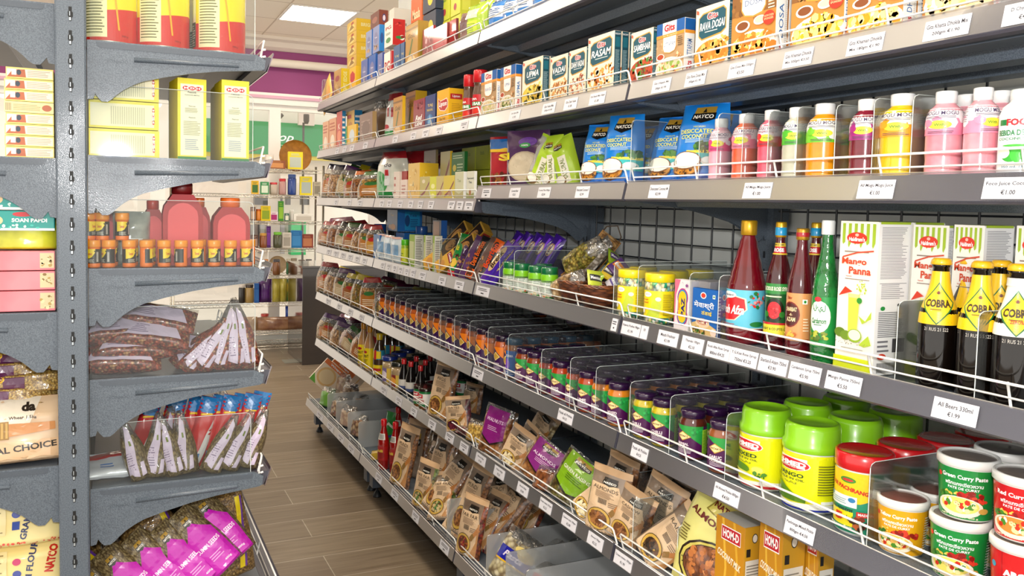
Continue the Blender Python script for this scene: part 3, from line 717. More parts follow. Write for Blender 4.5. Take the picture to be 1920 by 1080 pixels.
def blue_corner_big(title, cols):
    def f(name, w, d, h):
        front = [('R', 0, 0, 1, 1, '#c6853a'), ('R', 0, .6, 1, .9, '#8a5a28'), ('B', .5, .7, .5, .2, 24, .05, ['#9c6a31', '#7b4d20', '#b88745']), ('R', 0, .88, 1, 1, '#e9962a'),
                 ('P', [(.22, .93), (.22, .66), (.30, .58), (.50, .555), (.70, .58), (.78, .66), (.78, .93)], '#e79a3a'), ('P', [(.24, .93), (.24, .67), (.31, .60), (.50, .575), (.69, .60), (.76, .67), (.76, .93)], '#f7f5f4'),
                 ('T', title, .5, .74, min(.46, .1*len(title)), .07, '#54719c', 0), ('L', .83, .60, .97, .86, 7, '#f0e3cd'), ('E', .52, .20, .50, .20, '#f2ead8'),
                 ('B', .52, .2, .46, .18, 110, .06, cols), ('E', .27, .47, .17, .07, '#f4f1ea'), ('E', .27, .475, .13, .05, '#84471f'), ('E', .66, .50, .14, .055, '#f4f1ea'), ('E', .66, .505, .11, .04, '#d8d0b4'),
                 ('E', .86, .5, .13, .085, '#d6341f'), ('T', 'NOW EVEN', .86, .525, .2, .025, '#ffe9b0'), ('T', 'SPONGIER', .86, .49, .2, .025, '#ffe9b0'), ('R', .78, .0, .97, .035, '#1569b8')]
        side = [('T', title, .45, .45, .4, .4, '#3f6ea8', .01, 0, 90), ('T', 'Gits', .45, .12, .15, .4, '#d0202c', .03, 0, 90), ('L', .75, .1, .95, .8, 30, '#c9c0b4')]
        return carton(name, w, d, h, '#f3f0ec', front, side, sidec='#f3f0ec')
    return f
def plain_box(base, front, side=(), sidec=None, topc=None, coat=0, left=(), top=()):
    def f(name, w, d, h): return carton(name, w, d, h, base, front, side, top=top, sidec=sidec, topc=topc, coat=coat, left=left)
    return f
def natco_logo(cx, cy, w, h, flag='#14120f', gold='#a8842c', txt='#f6f2e6'):
    return [('P', [(cx-w/2, cy-h*.25), (cx-w/2, cy+h/2), (cx+w/2, cy+h/2), (cx+w/2, cy-h*.25), (cx, cy-h/2)], gold), ('P', [(cx-w*.54, cy-h*.28), (cx-w*.54, cy+h*.12), (cx+w*.54, cy+h*.12), (cx+w*.54, cy-h*.28), (cx, cy-h*.52)], flag),
            ('T', 'NATCO', cx, cy-h*.10, w*.92, h*.24, txt, .03), ('P', [(cx-w*.1, cy+h*.15), (cx, cy+h*.42), (cx+w*.1, cy+h*.15)], flag)]
def natco_coconut_ops():
    return natco_logo(.56, .84, .44, .22)+[('T', 'MEDIUM', .55, .68, .22, .02, '#dfe84a'), ('T', 'DESICCATED', .5, .63, .66, .05, '#f2ee5a', .02), ('T', 'COCONUT', .46, .565, .52, .05, '#f2ee5a', .02), ('L', .3, .49, .85, .54, 3, '#bfe3ef'),
            ('B', .72, .43, .26, .05, 30, .05, ['#2f6d23', '#1f5418', '#47892e']), ('P', [(.35, .37), (1, .34), (1, .39), (.35, .40)], '#f0d84a'), ('P', [(.3, .22), (1, .2), (1, .35), (.35, .37)], '#27b6b8'), ('R', 0, 0, 1, .12, '#0b62c4'),
            ('E', .80, .27, .16, .055, '#e9e4da'), ('E', .80, .28, .13, .04, '#ffffff'), ('E', .36, .20, .31, .13, '#5a3414'), ('E', .36, .215, .30, .12, '#c9892c'), ('B', .36, .15, .26, .07, 40, .03, ['#6b3f16', '#a3671f', '#3f240d']), ('E', .36, .27, .30, .115, '#7a4a20'), ('E', .36, .275, .275, .10, '#f8f1e4')]
def natco_beige_ops(name, ring='#c9a34a', cont=('#8a5a33', '#a8713f', '#6e4426')):
    return [('P', [(.06, .03), (.09, .74), (.78, .76), (.88, .60), (.90, .30), (.84, .03)], '#dcbd98'), ('P', [(.70, .05), (.86, .3), (.84, .6), (.9, .6), (.92, .05)], '#c08a54')]+natco_logo(.55, .80, .34, .12, gold='#2a231c')+[
            ('T', name, .48, .69, min(.62, .09*len(name)), .055, '#3a2c22', .0), ('L', .25, .55, .72, .65, 6, '#8d7560'), ('V', .34, .46, .56, .54, 10, '#2b231d'), ('L', .6, .44, .85, .52, 3, '#7a6552'),
            ('P', [(.62, .30), (.74, .32), (.94, .50), (.86, .56)], '#b9793d'), ('P', [(.64, .36), (.72, .30), (.80, .38), (.72, .44)], '#8c6a35'),
            ('E', .42, .23, .30, .165, '#3e2e1c'), ('E', .42, .23, .285, .155, ring), ('E', .42, .23, .22, .12, '#5d3b20'), ('B', .42, .23, .2, .105, 40, .05, list(cont))]
SHADED_FILM = noisy('#6e5c4d', '#a8937e', 7, .2, 1, .6, bscale=20)  # brown of the packed goods and shade behind the film, mottled into the colour
KRAFT = noisy('#c9a177', '#dab78f', 9, .45, .3, .3)
ALMOND_G = grains(['#7a4422', '#94562b', '#a9683a', '#5f3218'], 75, stretch=(1, 1, .6))
RED_CHILI = grains(['#6d1d14', '#8e3220', '#b4553a', '#4d120c', '#c79a6b'], 160)
CUMIN_G = grains(['#7a6a48', '#94845a', '#5d4e32', '#a89a70'], 260, stretch=(1, 1, .45))
CORIANDER_G = grains(['#8a6b36', '#a98648', '#6d5228', '#c2a263'], 200)
CORN_G = grains(['#e2b94a', '#f0d27c', '#cf9c2f'], 95)
SNACK_G = [grains(['#b98a34', '#d8ae55', '#8a5f20', '#6b7a26'], 130), grains(['#9a5a24', '#c98a48', '#6b3a14'], 110), grains(['#7a7a2c', '#a9a04a', '#c7b056', '#4f5a1c'], 120), grains(['#c7955a', '#e0b984', '#a06a34'], 90), grains(['#6b4526', '#8a6038', '#b58d5c'], 100)]
# ================================================================ GOODS ON THE RIGHT-HAND RACK
def box_ps(s, bay, pl, pr, ps, ytop, fn, label, cat='box', group=None, X=None, z0=0, rot=0, deep=0, name='food_box', deep_label=None, hfix=None):
    """pl..pr: front face, ps: far end of the visible side"""
    X_, Yc, w, h, zb = span(s, bay, pl, pr, ytop, X, z0)
    d = max(.012, Xpx(ps, Yc-w/2, zb+.08)-X_)
    return put_box(s, bay, pl, pr, ytop, d, fn, label, cat, group, X, z0, rot, deep, name, hfix=hfix, deep_label=deep_label)
FB = ['#e0a93a', '#f0c763', '#c57f24', '#8f5a1c']
# ---- second shelf: boxed mixes
G2 = 'boxes of instant food mix on the second shelf'
for (bay, pl, pr, ps, yt, fn, lb, deep) in [
 (4, 1183, 1224, 1229, 57, gits_classic('SAMBHAR', ['#a1381f', '#c2512b', '#7b2a17', '#4f8a35'], '#b5442a'), 'cream food mix box with teal plaque reading SAMBHAR over red curry', 1),
 (4, 1231, 1283, 1302, 40, gits_new('UTTAPAM', ['#e9c27a', '#c8672c', '#f4e2b8', '#8fae4a']), 'box with blue top corners and white badge reading UTTAPAM', 1),
 (4, 1304, 1366, 1371, 8, gits_classic('RAVA DOSAI', ['#d98f2c', '#e7a94a', '#c97f22', '#efc069'], '#d88f33'), 'cream food mix box with teal plaque reading RAVA DOSAI', 1),
 (4, 1372, 1455, 1476, -38, blue_corner_big('DOSA', ['#e6a23a', '#d58922', '#f2c766', '#c4761c']), 'large brown food mix box with white badge reading DOSA', 1),
 (4, 1484, 1584, 1588, -72, blue_corner_big('DHOKLA', ['#f2b61e', '#f9d04a', '#e29a12', '#fbe08a']), 'large brown dhokla mix box with yellow cakes, left of its twin', 1),
 (4, 1590, 1696, 1720, -80, blue_corner_big('DHOKLA', ['#f5bd25', '#fbd85a', '#e09c18', '#fce79c']), 'large dhokla mix box with white spine reading DHOKLA, right of its twin', 1),
 (4, 1733, 1868, 1880, -150, blue_corner_big('KHATTA', ['#f4d892', '#fbe9bd', '#eac36a', '#f8dfa6']), 'large pale food mix box with cream rice cakes near the right edge', 0),
 (3, 902, 931, 938, 134, gits_new('RAVA IDLI', ['#efe2c4', '#dcc089', '#b7bb6a']), 'small box with blue top corners reading RAVA IDLI beside red-capped jar', 1),
 (3, 938, 966, 977, 124, gits_new('UPMA', ['#ede3cf', '#d9c79a', '#8da050']), 'small box with blue top corners and white spine reading UPMA', 1),
 (3, 980, 1017, 1029, 110, gits_classic('UPMA', ['#e3c54a', '#f0d96f', '#c9a22c', '#5f5a22'], '#e2c23e'), 'cream food mix box with teal plaque reading UPMA', 1),
 (3, 1032, 1064, 1067, 104, gits_classic('VADAI', ['#c98a3c', '#dda35a', '#a9662a', '#f0ddb8']), 'cream food mix box with teal plaque reading VADAI', 2),
 (3, 1067, 1099, 1102, 92, gits_classic('DAHI VADAI', ['#f3ead8', '#8f3f28', '#c26a40', '#e8d9bd']), 'cream food mix box with teal plaque reading DAHI VADAI', 2),
 (3, 1102, 1151, 1163, 65, gits_classic('RASAM', ['#d9852a', '#b9601c', '#e8a545', '#f3ead8'], '#eee0c0'), 'cream food mix box with teal plaque reading RASAM over orange soup', 2)]:
    box_ps(2, bay, pl, pr, ps, yt, fn, lb, 'box', G2, name='mix_box', deep=deep)
# jars of instant coffee
for k, (pl, pr, yt) in enumerate(((868, 890, 141), (886, 914, 132))):
    X, Y, D, h, zb = round_span(2, 2, pl, pr, yt); R = D/2
    o = round_item('coffee_jar', [(R*.9, 0), (R, .006), (R, h*.55), (R*.86, h*.66), (R*.86, h*.74), (R*.9, h*.76)], mat('#5a3a26', .2, 1), [(R*.9, h*.755), (R*.96, h*.76), (R*.96, h*.97), (R*.9, h)], mat('#d8232b', .3, .5),
        (h*.08, h*.52, 140, '#c8202c', [('E', .5, .25, .25, .22, '#e63a2e'), ('R', .2, .5, .8, .68, '#1f8a3c'), ('T', 'DANUBAR', .5, .59, .5, .14, '#ffffff', .03), ('T', 'CREMA', .5, .8, .3, .1, '#ffffff', .02), ('R', 0, 0, 1, .08, '#8f1418')]))
    tag(o, ('red-lidded coffee jar next to the yellow tea box', 'taller red-lidded coffee jar beside the small food mix boxes')[k], 'jar', 'coffee jars on the second shelf'); lay(o, X, Y, zb)
# teas on the second shelf
def tea(base, ttl, tc='#8b1b1b', side=None, deco=()): return plain_box(base, list(deco)+[('T', ttl, .5, .62, .7, .14, tc, .03), ('L', .2, .1, .8, .3, 4, tc)], [('L', .2, .1, .8, .9, 12, '#b98e20')], sidec=side, coat=.5)
lip = [('P', [(.12, .80), (.3, .72), (.85, .76), (.95, .66), (.95, .52), (.7, .42), (.3, .46), (.12, .56)], '#f4efe2'), ('P', [(.15, .78), (.31, .70), (.83, .74), (.91, .655), (.91, .535), (.69, .44), (.31, .48), (.15, .575)], '#c2261f'), ('T', 'Lipton', .52, .61, .66, .17, '#ffffff', .03), ('T', 'YELLOW LABEL', .5, .33, .76, .06, '#7c4a10', .02), ('T', 'TEA·THE', .5, .23, .5, .06, '#7c4a10', .02)]
box_ps(2, 2, 819, 841, 869, 168, plain_box('#f2b514', lip, [('R', .1, .72, .9, .86, '#c2261f'), ('T', 'Lipton', .5, .79, .5, .08, '#fff', .02), ('L', .2, .1, .85, .62, 12, '#c98e12')], sidec='#f4bd18', coat=.3), 'large yellow tea box with a red shield', 'tea box', 'tea boxes on the second shelf', name='tea_box')
box_ps(2, 2, 797, 816, 820, 178, plain_box('#1b3f7a', [('T', 'TAJ', .5, .7, .5, .1, '#d8c27a', .03), ('T', 'MAHAL', .5, .58, .6, .07, '#d8c27a', .02), ('E', .5, .3, .3, .16, '#2a74b4'), ('P', [(.3, .2), (.5, .46), (.7, .2)], '#7fb7dd')], sidec='#14305e', coat=.4), 'dark blue tea box with gold lettering', 'tea box', 'tea boxes on the second shelf', name='tea_box', deep=1)
box_ps(2, 2, 775, 796, 798, 186, plain_box('#8f2430', [('T', 'Red', .5, .45, .6, .16, '#ffffff', .03, .3), ('T', 'Label', .5, .28, .7, .14, '#ffffff', .03, .3), ('B', .5, .8, .35, .12, 20, .05, ['#6b1620', '#b8434c'])], coat=.5), 'dark red tea box with white script lettering', 'tea box', 'tea boxes on the second shelf', name='tea_box')
gold = [('T', 'Gold', .5, .72, .62, .12, '#7b5a18', .03, .2), ('P', [(.3, .3), (.55, .66), (.62, .62), (.42, .28)], '#4d6a24'), ('E', .5, .16, .34, .1, '#e8c08a'), ('R', 0, .86, 1, .9, '#8a6418')]
for k, (a, b_, c, yt) in enumerate(((737, 754, 760, 182), (760, 778, 800, 172))):
    box_ps(2, 2, a, b_, c, yt, plain_box('#c08a2c', gold, (), sidec='#eebd1c', topc='#c99a33', coat=.6), ('gold tea box left of its twin on the second shelf', 'gold tea box right of its twin, behind the dark red tea box')[k], 'tea box', 'tea boxes on the second shelf', name='tea_box', X=XL+.034+.05*k)
# rice bag standing behind with a red tied top
def stand_bag(s, bay, pl, pr, ytop, t, seed, bodym, ops, label, cat='bag', group=None, X=None, name='food_bag', rot=.25, lean=0, z0=0, tilt=0, wmul=1, **kw):
    X = X or xf(s)
    X_, Yc, w, h, zb = span(s, bay, pl, pr, ytop, X, z0)
    w = w*math.cos(rot)*wmul if rot else w*wmul
    h *= (1-.3*abs(math.sin(tilt))*(s > 1))*(.95 if name == 'snack_bag' else 1)
    o = bag(name, w, h/math.cos(lean), t, seed, bodym, ops, **kw); tag(o, label, cat, group)
    lay(o, X+t/2, Yc, zb, ROT_R+rot, -lean, tilt); return o
stand_bag(2, 2, 720, 741, 157, .07, 1, noisy('#dfe4e2', '#f2f4f0', 12, .25, .8, .3), [('R', .05, .02, .95, .22, '#2b8f47'), ('E', .25, .3, .2, .06, '#b8262c'), ('R', .3, .52, .42, .72, '#c2262c'), ('T', 'I', .6, .6, .12, .2, '#b8262c', .05)], 'white and green bag with red tied top on the second shelf', group=None, header=(.14, mat('#b3262c', .3, .6)), topw=.7, X=XL+.09)
stand_bag(2, 1, 700, 720, 184, .06, 2, CELLO, [], 'clear bag of goods lying on top of the card trays', X=XL+.12, bands=[(.0, .8, mat('#8a6a4e', .4, .6))])
for k, (a, b_, c, yt, base, fr, sd, lb) in enumerate([
 (605, 616, 618, 228, '#e0a880', [('E', .5, .3, .3, .2, '#f0e0cc'), ('L', .1, .6, .9, .9, 3, '#b5532e')], '#c98660', 'small peach coloured box at the far end of the second shelf'),
 (617, 630, 631, 222, '#dfa27a', [('E', .5, .3, .3, .2, '#efdfca'), ('L', .1, .6, .9, .9, 3, '#b5532e')], '#c2805c', 'small peach coloured box, second from the far end'),
 (631, 641, 648, 209, '#c9493a', [('T', 'K', .5, .6, .4, .15, '#f2d9c8', .02), ('E', .5, .35, .35, .15, '#e88a66')], '#1b86c4', 'red fronted box with bright blue side'),
 (650, 664, 679, 208, '#e6b545', [('E', .5, .55, .3, .16, '#c98a3c'), ('R', .1, .8, .6, .9, '#b9322b')], '#1b86c4', 'yellow box with biscuits and blue side'),
 (652, 668, 671, 234, '#eec23a', [('E', .5, .5, .3, .3, '#d8e4ee')], '#e3b02c', 'small yellow box standing in front of the biscuit box'),
 (674, 698, 706, 212, '#8f7468', [('L', .15, .2, .85, .8, 6, '#a98f84'), ('E', .5, .5, .3, .25, '#7a6056')], '#a98a5a', 'brown grey card tray beside the white and green bag')]):
    box_ps(2, 1, a, b_, c, yt, plain_box(base, fr, [('L', .1, .1, .9, .9, 6, '#ffffff33'[:7])] if k in (2, 3) else (), sidec=sd, coat=.2), lb, 'box', 'small boxes at the far end of the second shelf', X=xf(2)+(.03 if k == 3 else 0))
# ---- top shelf: teas
T1 = 'tea boxes on the top shelf'
def bright(lbl):
    return plain_box('#caa54a', [('E', .5, .4, .35, .3, '#e2c77c'), ('P', [(.2, .2), (.5, .7), (.8, .3)], '#8a6a2c'), ('E', .6, .75, .15, .12, '#9b3c2c')], [('T', lbl, .5, .5, .6, .3, '#f7e9a6', .03)], sidec='#f0c313', topc='#e9bb12', coat=.4)
nst = max(4, round((Zpx(49, XL+.16, Ypx(660, XL+.16, 2.5))-deck(1, 1))/.075))
for k in range(nst):
    o = put_box(1, 1, 651, 668, 130, .16, bright('BRIGHT'), 'yellow tea box in the tall stack at the far end, %s from the bottom' % ORD[k], 'tea box', T1, X=XL+.16, z0=k*.0752, hfix=.0745, name='tea_box')
box_ps(1, 1, 626, 639, 655, 131, plain_box('#b98f4c', [('E', .5, .7, .3, .1, '#9b4a3c'), ('B', .5, .3, .4, .2, 16, .08, ['#d9b878', '#8a6a3c'])], [('T', 'RIGHT EDGE', .5, .5, .8, .4, '#f9f1a8', .02, 0, 90)], sidec='#f3d012', coat=.4), 'yellow tea box with beige front at the far end of the top shelf', 'tea box', T1, name='tea_box')
box_ps(1, 1, 655, 667, 675, 126, plain_box('#eab515', [('P', [(.15, .75), (.5, .85), (.85, .7), (.85, .5), (.5, .35), (.15, .5)], '#c2261f'), ('L', .2, .1, .8, .25, 2, '#7c4a10')], (), sidec='#f1c11a', coat=.3), 'small yellow tea box with red shield in front of the tall stack', 'tea box', T1, name='tea_box')
stand_bag(1, 1, 604, 622, 150, .02, 9, mat('#e9b544', .35, .4), [('R', .1, .1, .9, .5, '#d8983a')], 'yellow packet leaning at the far end of the top shelf', group=None, rot=0, X=XL+.05, tilt=-.5, coat=.3)
blue = [('E', .5, .55, .28, .22, '#7a7fae'), ('T', 'Tetley', .5, .56, .4, .07, '#e8e4f4', .02), ('B', .5, .2, .35, .1, 12, .07, ['#b98a6a', '#d8b28c'])]
for k, (a, b_, c, yt, z0, X, base, sd, lb) in enumerate([
 (677, 689, 692, 112, 0, .034, '#5b6fae', '#1c57a8', 'blue tea box in the lower row, left of three'), (691, 704, 708, 103, 0, .034, '#1f62b8', '#1c57a8', 'bright blue tea box in the lower row, middle of three'), (708, 717, 718, 100, 0, .034, '#6a78b4', '#3a4c98', 'slate blue tea box in the lower row, right of three'),
 (686, 697, 700, 58, .17, .05, '#8f9bc4', '#1f6fc2', 'tall blue tea box on the lower row, left of its pair'), (699, 711, 721, 49, .17, .05, '#8793c2', '#1583d4', 'tall blue tea box on the lower row, right of its pair')]):
    box_ps(1, 2 if a > 704 else 1, a, b_, c, yt, plain_box(base, blue, [('E', .5, .5, .3, .2, '#1b4f9a')] if k == 4 else (), sidec=sd, coat=.4), lb, 'tea box', T1, X=XL+X, z0=z0, name='tea_box')
pg = [('T', 'PG', .5, .72, .7, .14, '#b3262c', .03), ('L', .2, .45, .8, .55, 2, '#2c6a3a'), ('E', .5, .25, .3, .1, '#3c8a44')]
box_ps(1, 2, 720, 734, 734, 98, plain_box('#f0ece2', [('T', 'PG', .45, .45, .7, .4, '#b3262c', .03), ('R', .86, 0, 1, 1, '#c22a2c')], (), sidec='#c22a2c'), 'small white tea box with red and green lettering, lower of two', 'tea box', T1, name='tea_box')
box_ps(1, 2, 721, 736, 760, 39, plain_box('#f0ece2', pg, [('E', .75, .3, .2, .1, '#f3efe6'), ('E', .55, .3, .3, .06, '#2e8a3c'), ('E', .8, .33, .16, .05, '#8a2418'), ('B', .4, .8, .3, .1, 8, .08, ['#a81f24', '#e0453c'])], sidec='#c3221f', coat=.4), 'large white and red tea box with a tea cup on its red side', 'tea box', T1, z0=.165, X=XL+.05, name='tea_box')
ZB = Zpx(49, XL+.05, Ypx(705, XL+.05, 2.5))-deck(1, 1)+.002
box_ps(1, 1, 695, 711, 728, 15, plain_box('#6b2a1c', [('E', .5, .5, .3, .2, '#9c5a4a')], [('E', .55, .5, .2, .26, '#2c3a7a'), ('E', .55, .5, .14, .18, '#e8dce8')], sidec='#7c3320', coat=.4), 'dark red brown box on top of the blue tea boxes', 'box', T1, z0=ZB, X=XL+.06, hfix=.085, name='tea_box')
box_ps(1, 2, 728, 737, 768, 17, plain_box('#ded8cc', [('L', .2, .2, .8, .8, 5, '#8a8278')], [('R', .1, .4, .14, .85, '#a8332c'), ('L', .25, .3, .9, .85, 7, '#9a948a')], sidec='#e6e1d6'), 'white box with small print behind the red tea box', 'box', T1, z0=.0, X=XL+.2, name='tea_box')
for k, (a, b_, c, yt) in enumerate(((738, 750, 752, 85), (751, 758, 760, 80))):
    box_ps(1, 2, a, b_, c, yt, plain_box('#24568a', [('T', 'TAJ', .5, .6, .6, .1, '#c9b878', .02), ('P', [(.3, .2), (.5, .45), (.7, .2)], '#6fa0c4')], sidec='#1c3f6a', coat=.4), ('dark blue tea box beside the gold one, left of two', 'dark blue tea box beside the gold one, right of two')[k], 'tea box', T1, name='tea_box')
box_ps(1, 2, 760, 783, 803, 44, plain_box('#b3842c', gold, [('P', [(.2, .2), (.5, .9), (.55, .2)], '#8f7a2c')], sidec='#b48c2e', topc='#c99a33', coat=.6), 'tall gold tea box on the top shelf', 'tea box', T1, name='tea_box')
rl = [('E', .5, .74, .25, .1, '#c9606a'), ('T', 'Red Label', .5, .72, .42, .06, '#f4d8d8', .02), ('L', .2, .3, .8, .45, 3, '#d98088')]
box_ps(1, 2, 792, 812, 812, 52, plain_box('#8f3038', [('B', .5, .5, .4, .3, 14, .08, ['#d9a8ac', '#7a222a'])], rl, sidec='#b0202c', coat=.8), 'film wrapped red tea pack, left of the bright red box', 'tea box', T1, name='tea_box', X=XL+.05)
box_ps(1, 2, 812, 838, 840, 48, plain_box('#b01f2c', rl, (), sidec='#8a1420', coat=.8), 'bright red tea box with round emblem on the top shelf', 'tea box', T1, name='tea_box')
box_ps(1, 2, 838, 855, 858, 38, plain_box('#a81c2a', [('T', 'Red', .5, .6, .5, .12, '#e07078', .02)], (), sidec='#7a1420', coat=.8), 'red tea box behind the bright red one', 'tea box', T1, name='tea_box', X=XL+.12, z0=.04)
box_ps(1, 2, 769, 789, 828, -6, plain_box('#d9642c', [('E', .4, .3, .3, .16, '#f0dcc0'), ('E', .4, .3, .22, .11, '#6b3418'), ('T', 'Masala', .5, .8, .7, .12, '#f6e3b8', .02)], [('R', 0, .8, 1, 1, '#e0702c'), ('E', .4, .3, .2, .2, '#e9d2b0')], sidec='#d9733c'), 'orange tea box with a cup picture, high at the back', 'tea box', T1, z0=0, X=XL+.2, name='tea_box')
for k, z0 in enumerate((.265, .40)):
    put_box(1, 2, 793, 817, 0, .09, plain_box('#14223f', [('E', .6, .45, .2, .25, '#e3c21c')], [('P', [(.3, .3), (.5, .7), (.7, .35)], '#dfc62a')], sidec='#172a55', coat=.3), ('navy tea box with yellow emblem, lower of two', 'navy tea box with yellow emblem, upper of two')[k], 'tea box', T1, X=XL+.12, z0=z0-.13, hfix=.13, name='tea_box')
for k in range(4):
    a = 825+20*(k % 2)
    put_box(1, 2, a, a+18, 0, .1, plain_box('#c7cc3a', [('T', 'Green', .4, .6, .5, .1, '#5f8a2c', .02), ('E', .5, .25, .15, .1, '#a8383a')], [('R', .1, .1, .5, .9, '#dfe04a')], sidec='#c9cf2a', coat=.3), 'lime green tea box high on the top shelf, '+('lower left', 'lower right', 'upper left', 'upper right')[k]+' of four', 'tea box', T1, X=XL+.16, z0=.16*(k//2)+.05, hfix=.158, name='tea_box')
stand_bag(1, 2, 858, 873, 22, .06, 4, noisy('#6b4a4a', '#9a7a74', 14, .2, .9, .4), [], 'brown wrapped packet between the red and the lime green packs', group=None)
for k, (a, b_, yt) in enumerate(((867, 892, 6), (886, 905, -2))):
    stand_bag(1, 2, a, b_, yt, .08, 5+k, noisy('#a9cf2a', '#c3df4a', 10, .2, .9, .4), [('R', .15, .2, .8, .55, '#d4e84a'), ('L', .2, .25, .75, .5, 5, '#7fa01c'), ('R', .2, .62, .8, .85, '#e6efc4')], ('lime green film bag on the top shelf, front one of two', 'lime green film bag on the top shelf, back one of two')[k], 'bag', 'lime green bags on the top shelf', X=XL+.05+.06*k)
for k, (a, b_, yt, X) in enumerate(((912, 934, 0, .04), (938, 962, -8, .04), (964, 990, -20, .05), (925, 950, -40, .14), (955, 985, -55, .14), (992, 1022, -40, .05), (1000, 1035, -80, .14), (1026, 1060, -60, .05))):
    stand_bag(1, 3, a, b_, yt, .07, 20+k, noisy('#1b6fc4', '#2f8fe0', 8, .25, .8, .4), [('R', .1, .45, .9, .8, '#e8eef4'), ('L', .15, .5, .85, .75, 4, '#2c5a9a'), ('B', .5, .2, .4, .12, 16, .07, ['#f2f6fa', '#0f4f9c'])], 'bright blue and white bag on the top shelf, %s from the left' % ORD[(0, 2, 4, 1, 3, 5, 6, 7)[k]], 'bag', 'blue bags on the top shelf', X=XL+X)
# ---- third shelf, near: coconut bags and juice bottles
NB = noisy('#0f78d2', '#1a8be6', 7, .3, .6, .35)
NG = 'blue bags of dried coconut on the third shelf'
for k, (bay, a, b_, yt, X, rot, lean, lb) in enumerate([
 (3, 1080, 1124, 231, .05, .45, .10, 'blue coconut bag, leftmost of the pair before the shelf joint'), (3, 1121, 1178, 208, .04, .4, .06, 'blue coconut bag with gold badge, right of the pair before the joint'),
 (3, 1172, 1212, 234, .16, .2, .1, 'blue coconut bag half hidden behind the front ones at the shelf joint'),
 (4, 1204, 1270, 216, .10, .35, .16, 'blue coconut bag at the shelf joint, left of the tallest one'), (4, 1250, 1332, 190, .05, .35, .14, 'tallest blue coconut bag with gold badge beside the pink juice bottle'),
 (4, 1310, 1362, 206, .20, .5, .05, 'blue coconut bag behind the pink juice bottle')]):
    stand_bag(3, bay, a, b_, yt, .075, 31+k, NB, natco_coconut_ops(), lb, 'bag', NG, X=XL+X, rot=rot, lean=lean, foot=.8, wr=.003, name='coconut_bag', wmul=.92, topw=.86, coat=.4)
for k, (a, b_, yt, tilt, rot, lb) in enumerate(((966, 1026, 232, .42, .45, 'lime green bag of coconut flour leaning left, with clear window'), (1002, 1052, 250, -.08, .5, 'lime green bag of coconut flour, middle one of three'), (1030, 1090, 240, -.34, .5, 'lime green bag of coconut flour leaning right against the blue bags'))):
    stand_bag(3, 3, a, b_, yt, .06, 41+k, noisy('#a6c92a', '#b8d63a', 8, .3, .6, .35), [('P', [(.42, .1), (.42, .62), (.72, .62), (.72, .1)], '#e9e4d0'), ('T', 'NATURAL', .57, .35, .42, .16, '#6a7a22', .02, 0, 90), ('E', .32, .16, .24, .11, '#8a6a3c'), ('E', .32, .18, .2, .085, '#f3efe4')]+natco_logo(.5, .80, .3, .12), lb, 'bag', 'lime green flour bags on the third shelf', X=XL+.04+.03*k, rot=rot, tilt=tilt, wmul=.55, bands=[(.1, .95, film('bag_window', '#f2efe4', .4, .35, .2, .6), .0, .22)], name='flour_bag')
stand_bag(3, 3, 954, 1004, 234, .05, 51, noisy('#4a2f52', '#5d3c66', 8, .25, .8, .4), [('E', .5, .38, .42, .26, '#b9a98f'), ('E', .5, .38, .38, .235, '#cdbfa6'), ('E', .55, .80, .22, .08, '#6b3a9c'), ('E', .5, .74, .13, .045, '#2c9a4a'), ('T', '100%', .5, .74, .16, .03, '#ffffff', .02), ('R', .0, .5, .12, .62, '#e8d82a')], 'purple film bag showing a round beige flatbread', 'bag', None, X=XL+.06, rot=.5, name='flatbread_bag')
stand_bag(3, 3, 921, 962, 240, .05, 52, noisy('#9c2430', '#c03a3c', 8, .25, .8, .4), [('R', 0, .75, 1, .95, '#1769b8'), ('P', [(0, .70), (.5, .78), (1, .70), (1, .75), (0, .76)], '#f0c020'), ('T', 'S', .5, .6, .3, .14, '#f3d24a', .05), ('B', .5, .2, .4, .12, 30, .05, ['#8a5a2c', '#d07a2a', '#5a2a1c'])], 'red and blue snack bag with yellow stripe beside the flatbread', 'bag', None, X=XL+.06, rot=.5, name='snack_bag')
def mogu(name, D, h, liquid, labtop, labbot, title='MOGU MOGU', n=28):
    R = D/2
    body = [(R*.88, 0), (R*.98, .006), (R, .02), (R*.96, h*.22), (R, h*.30), (R, h*.5), (R*.99, h*.70), (R*.86, h*.79), (R*.62, h*.84), (R*.5, h*.865), (R*.5, h*.885)]
    ops = [('R', 0, 0, 1, .45, labbot), ('B', .5, .45, .5, .1, 16, .05, [labbot, labtop]), ('T', title, .5, .82, .33, .15, '#3a2f5a', .01), ('L', .35, .62, .68, .72, 2, '#5a5068'), ('E', .5, .38, .10, .16, '#f0e23a'), ('T', 'With', .5, .38, .09, .1, '#2c7a2c', .02), ('E', .39, .45, .05, .14, labbot), ('L', .72, .4, .86, .9, 7, '#8a8490'), ('L', .14, .4, .28, .9, 7, '#8a8490'), ('L', .4, .05, .62, .16, 2, '#444052')]
    liq = noisy(liquid[0], liquid[1], 18, .18, 1, .08, bscale=6)
    return round_item(name, body, liq, [(R*.50, h*.86), (R*.56, h*.865), (R*.57, h*.99), (R*.53, h)], mat('#f2f2f2', .35, .3), (h*.50, h*.80, 178, labtop, ops), n=n, capname='cap')
JG = 'plastic juice bottles on the third shelf'
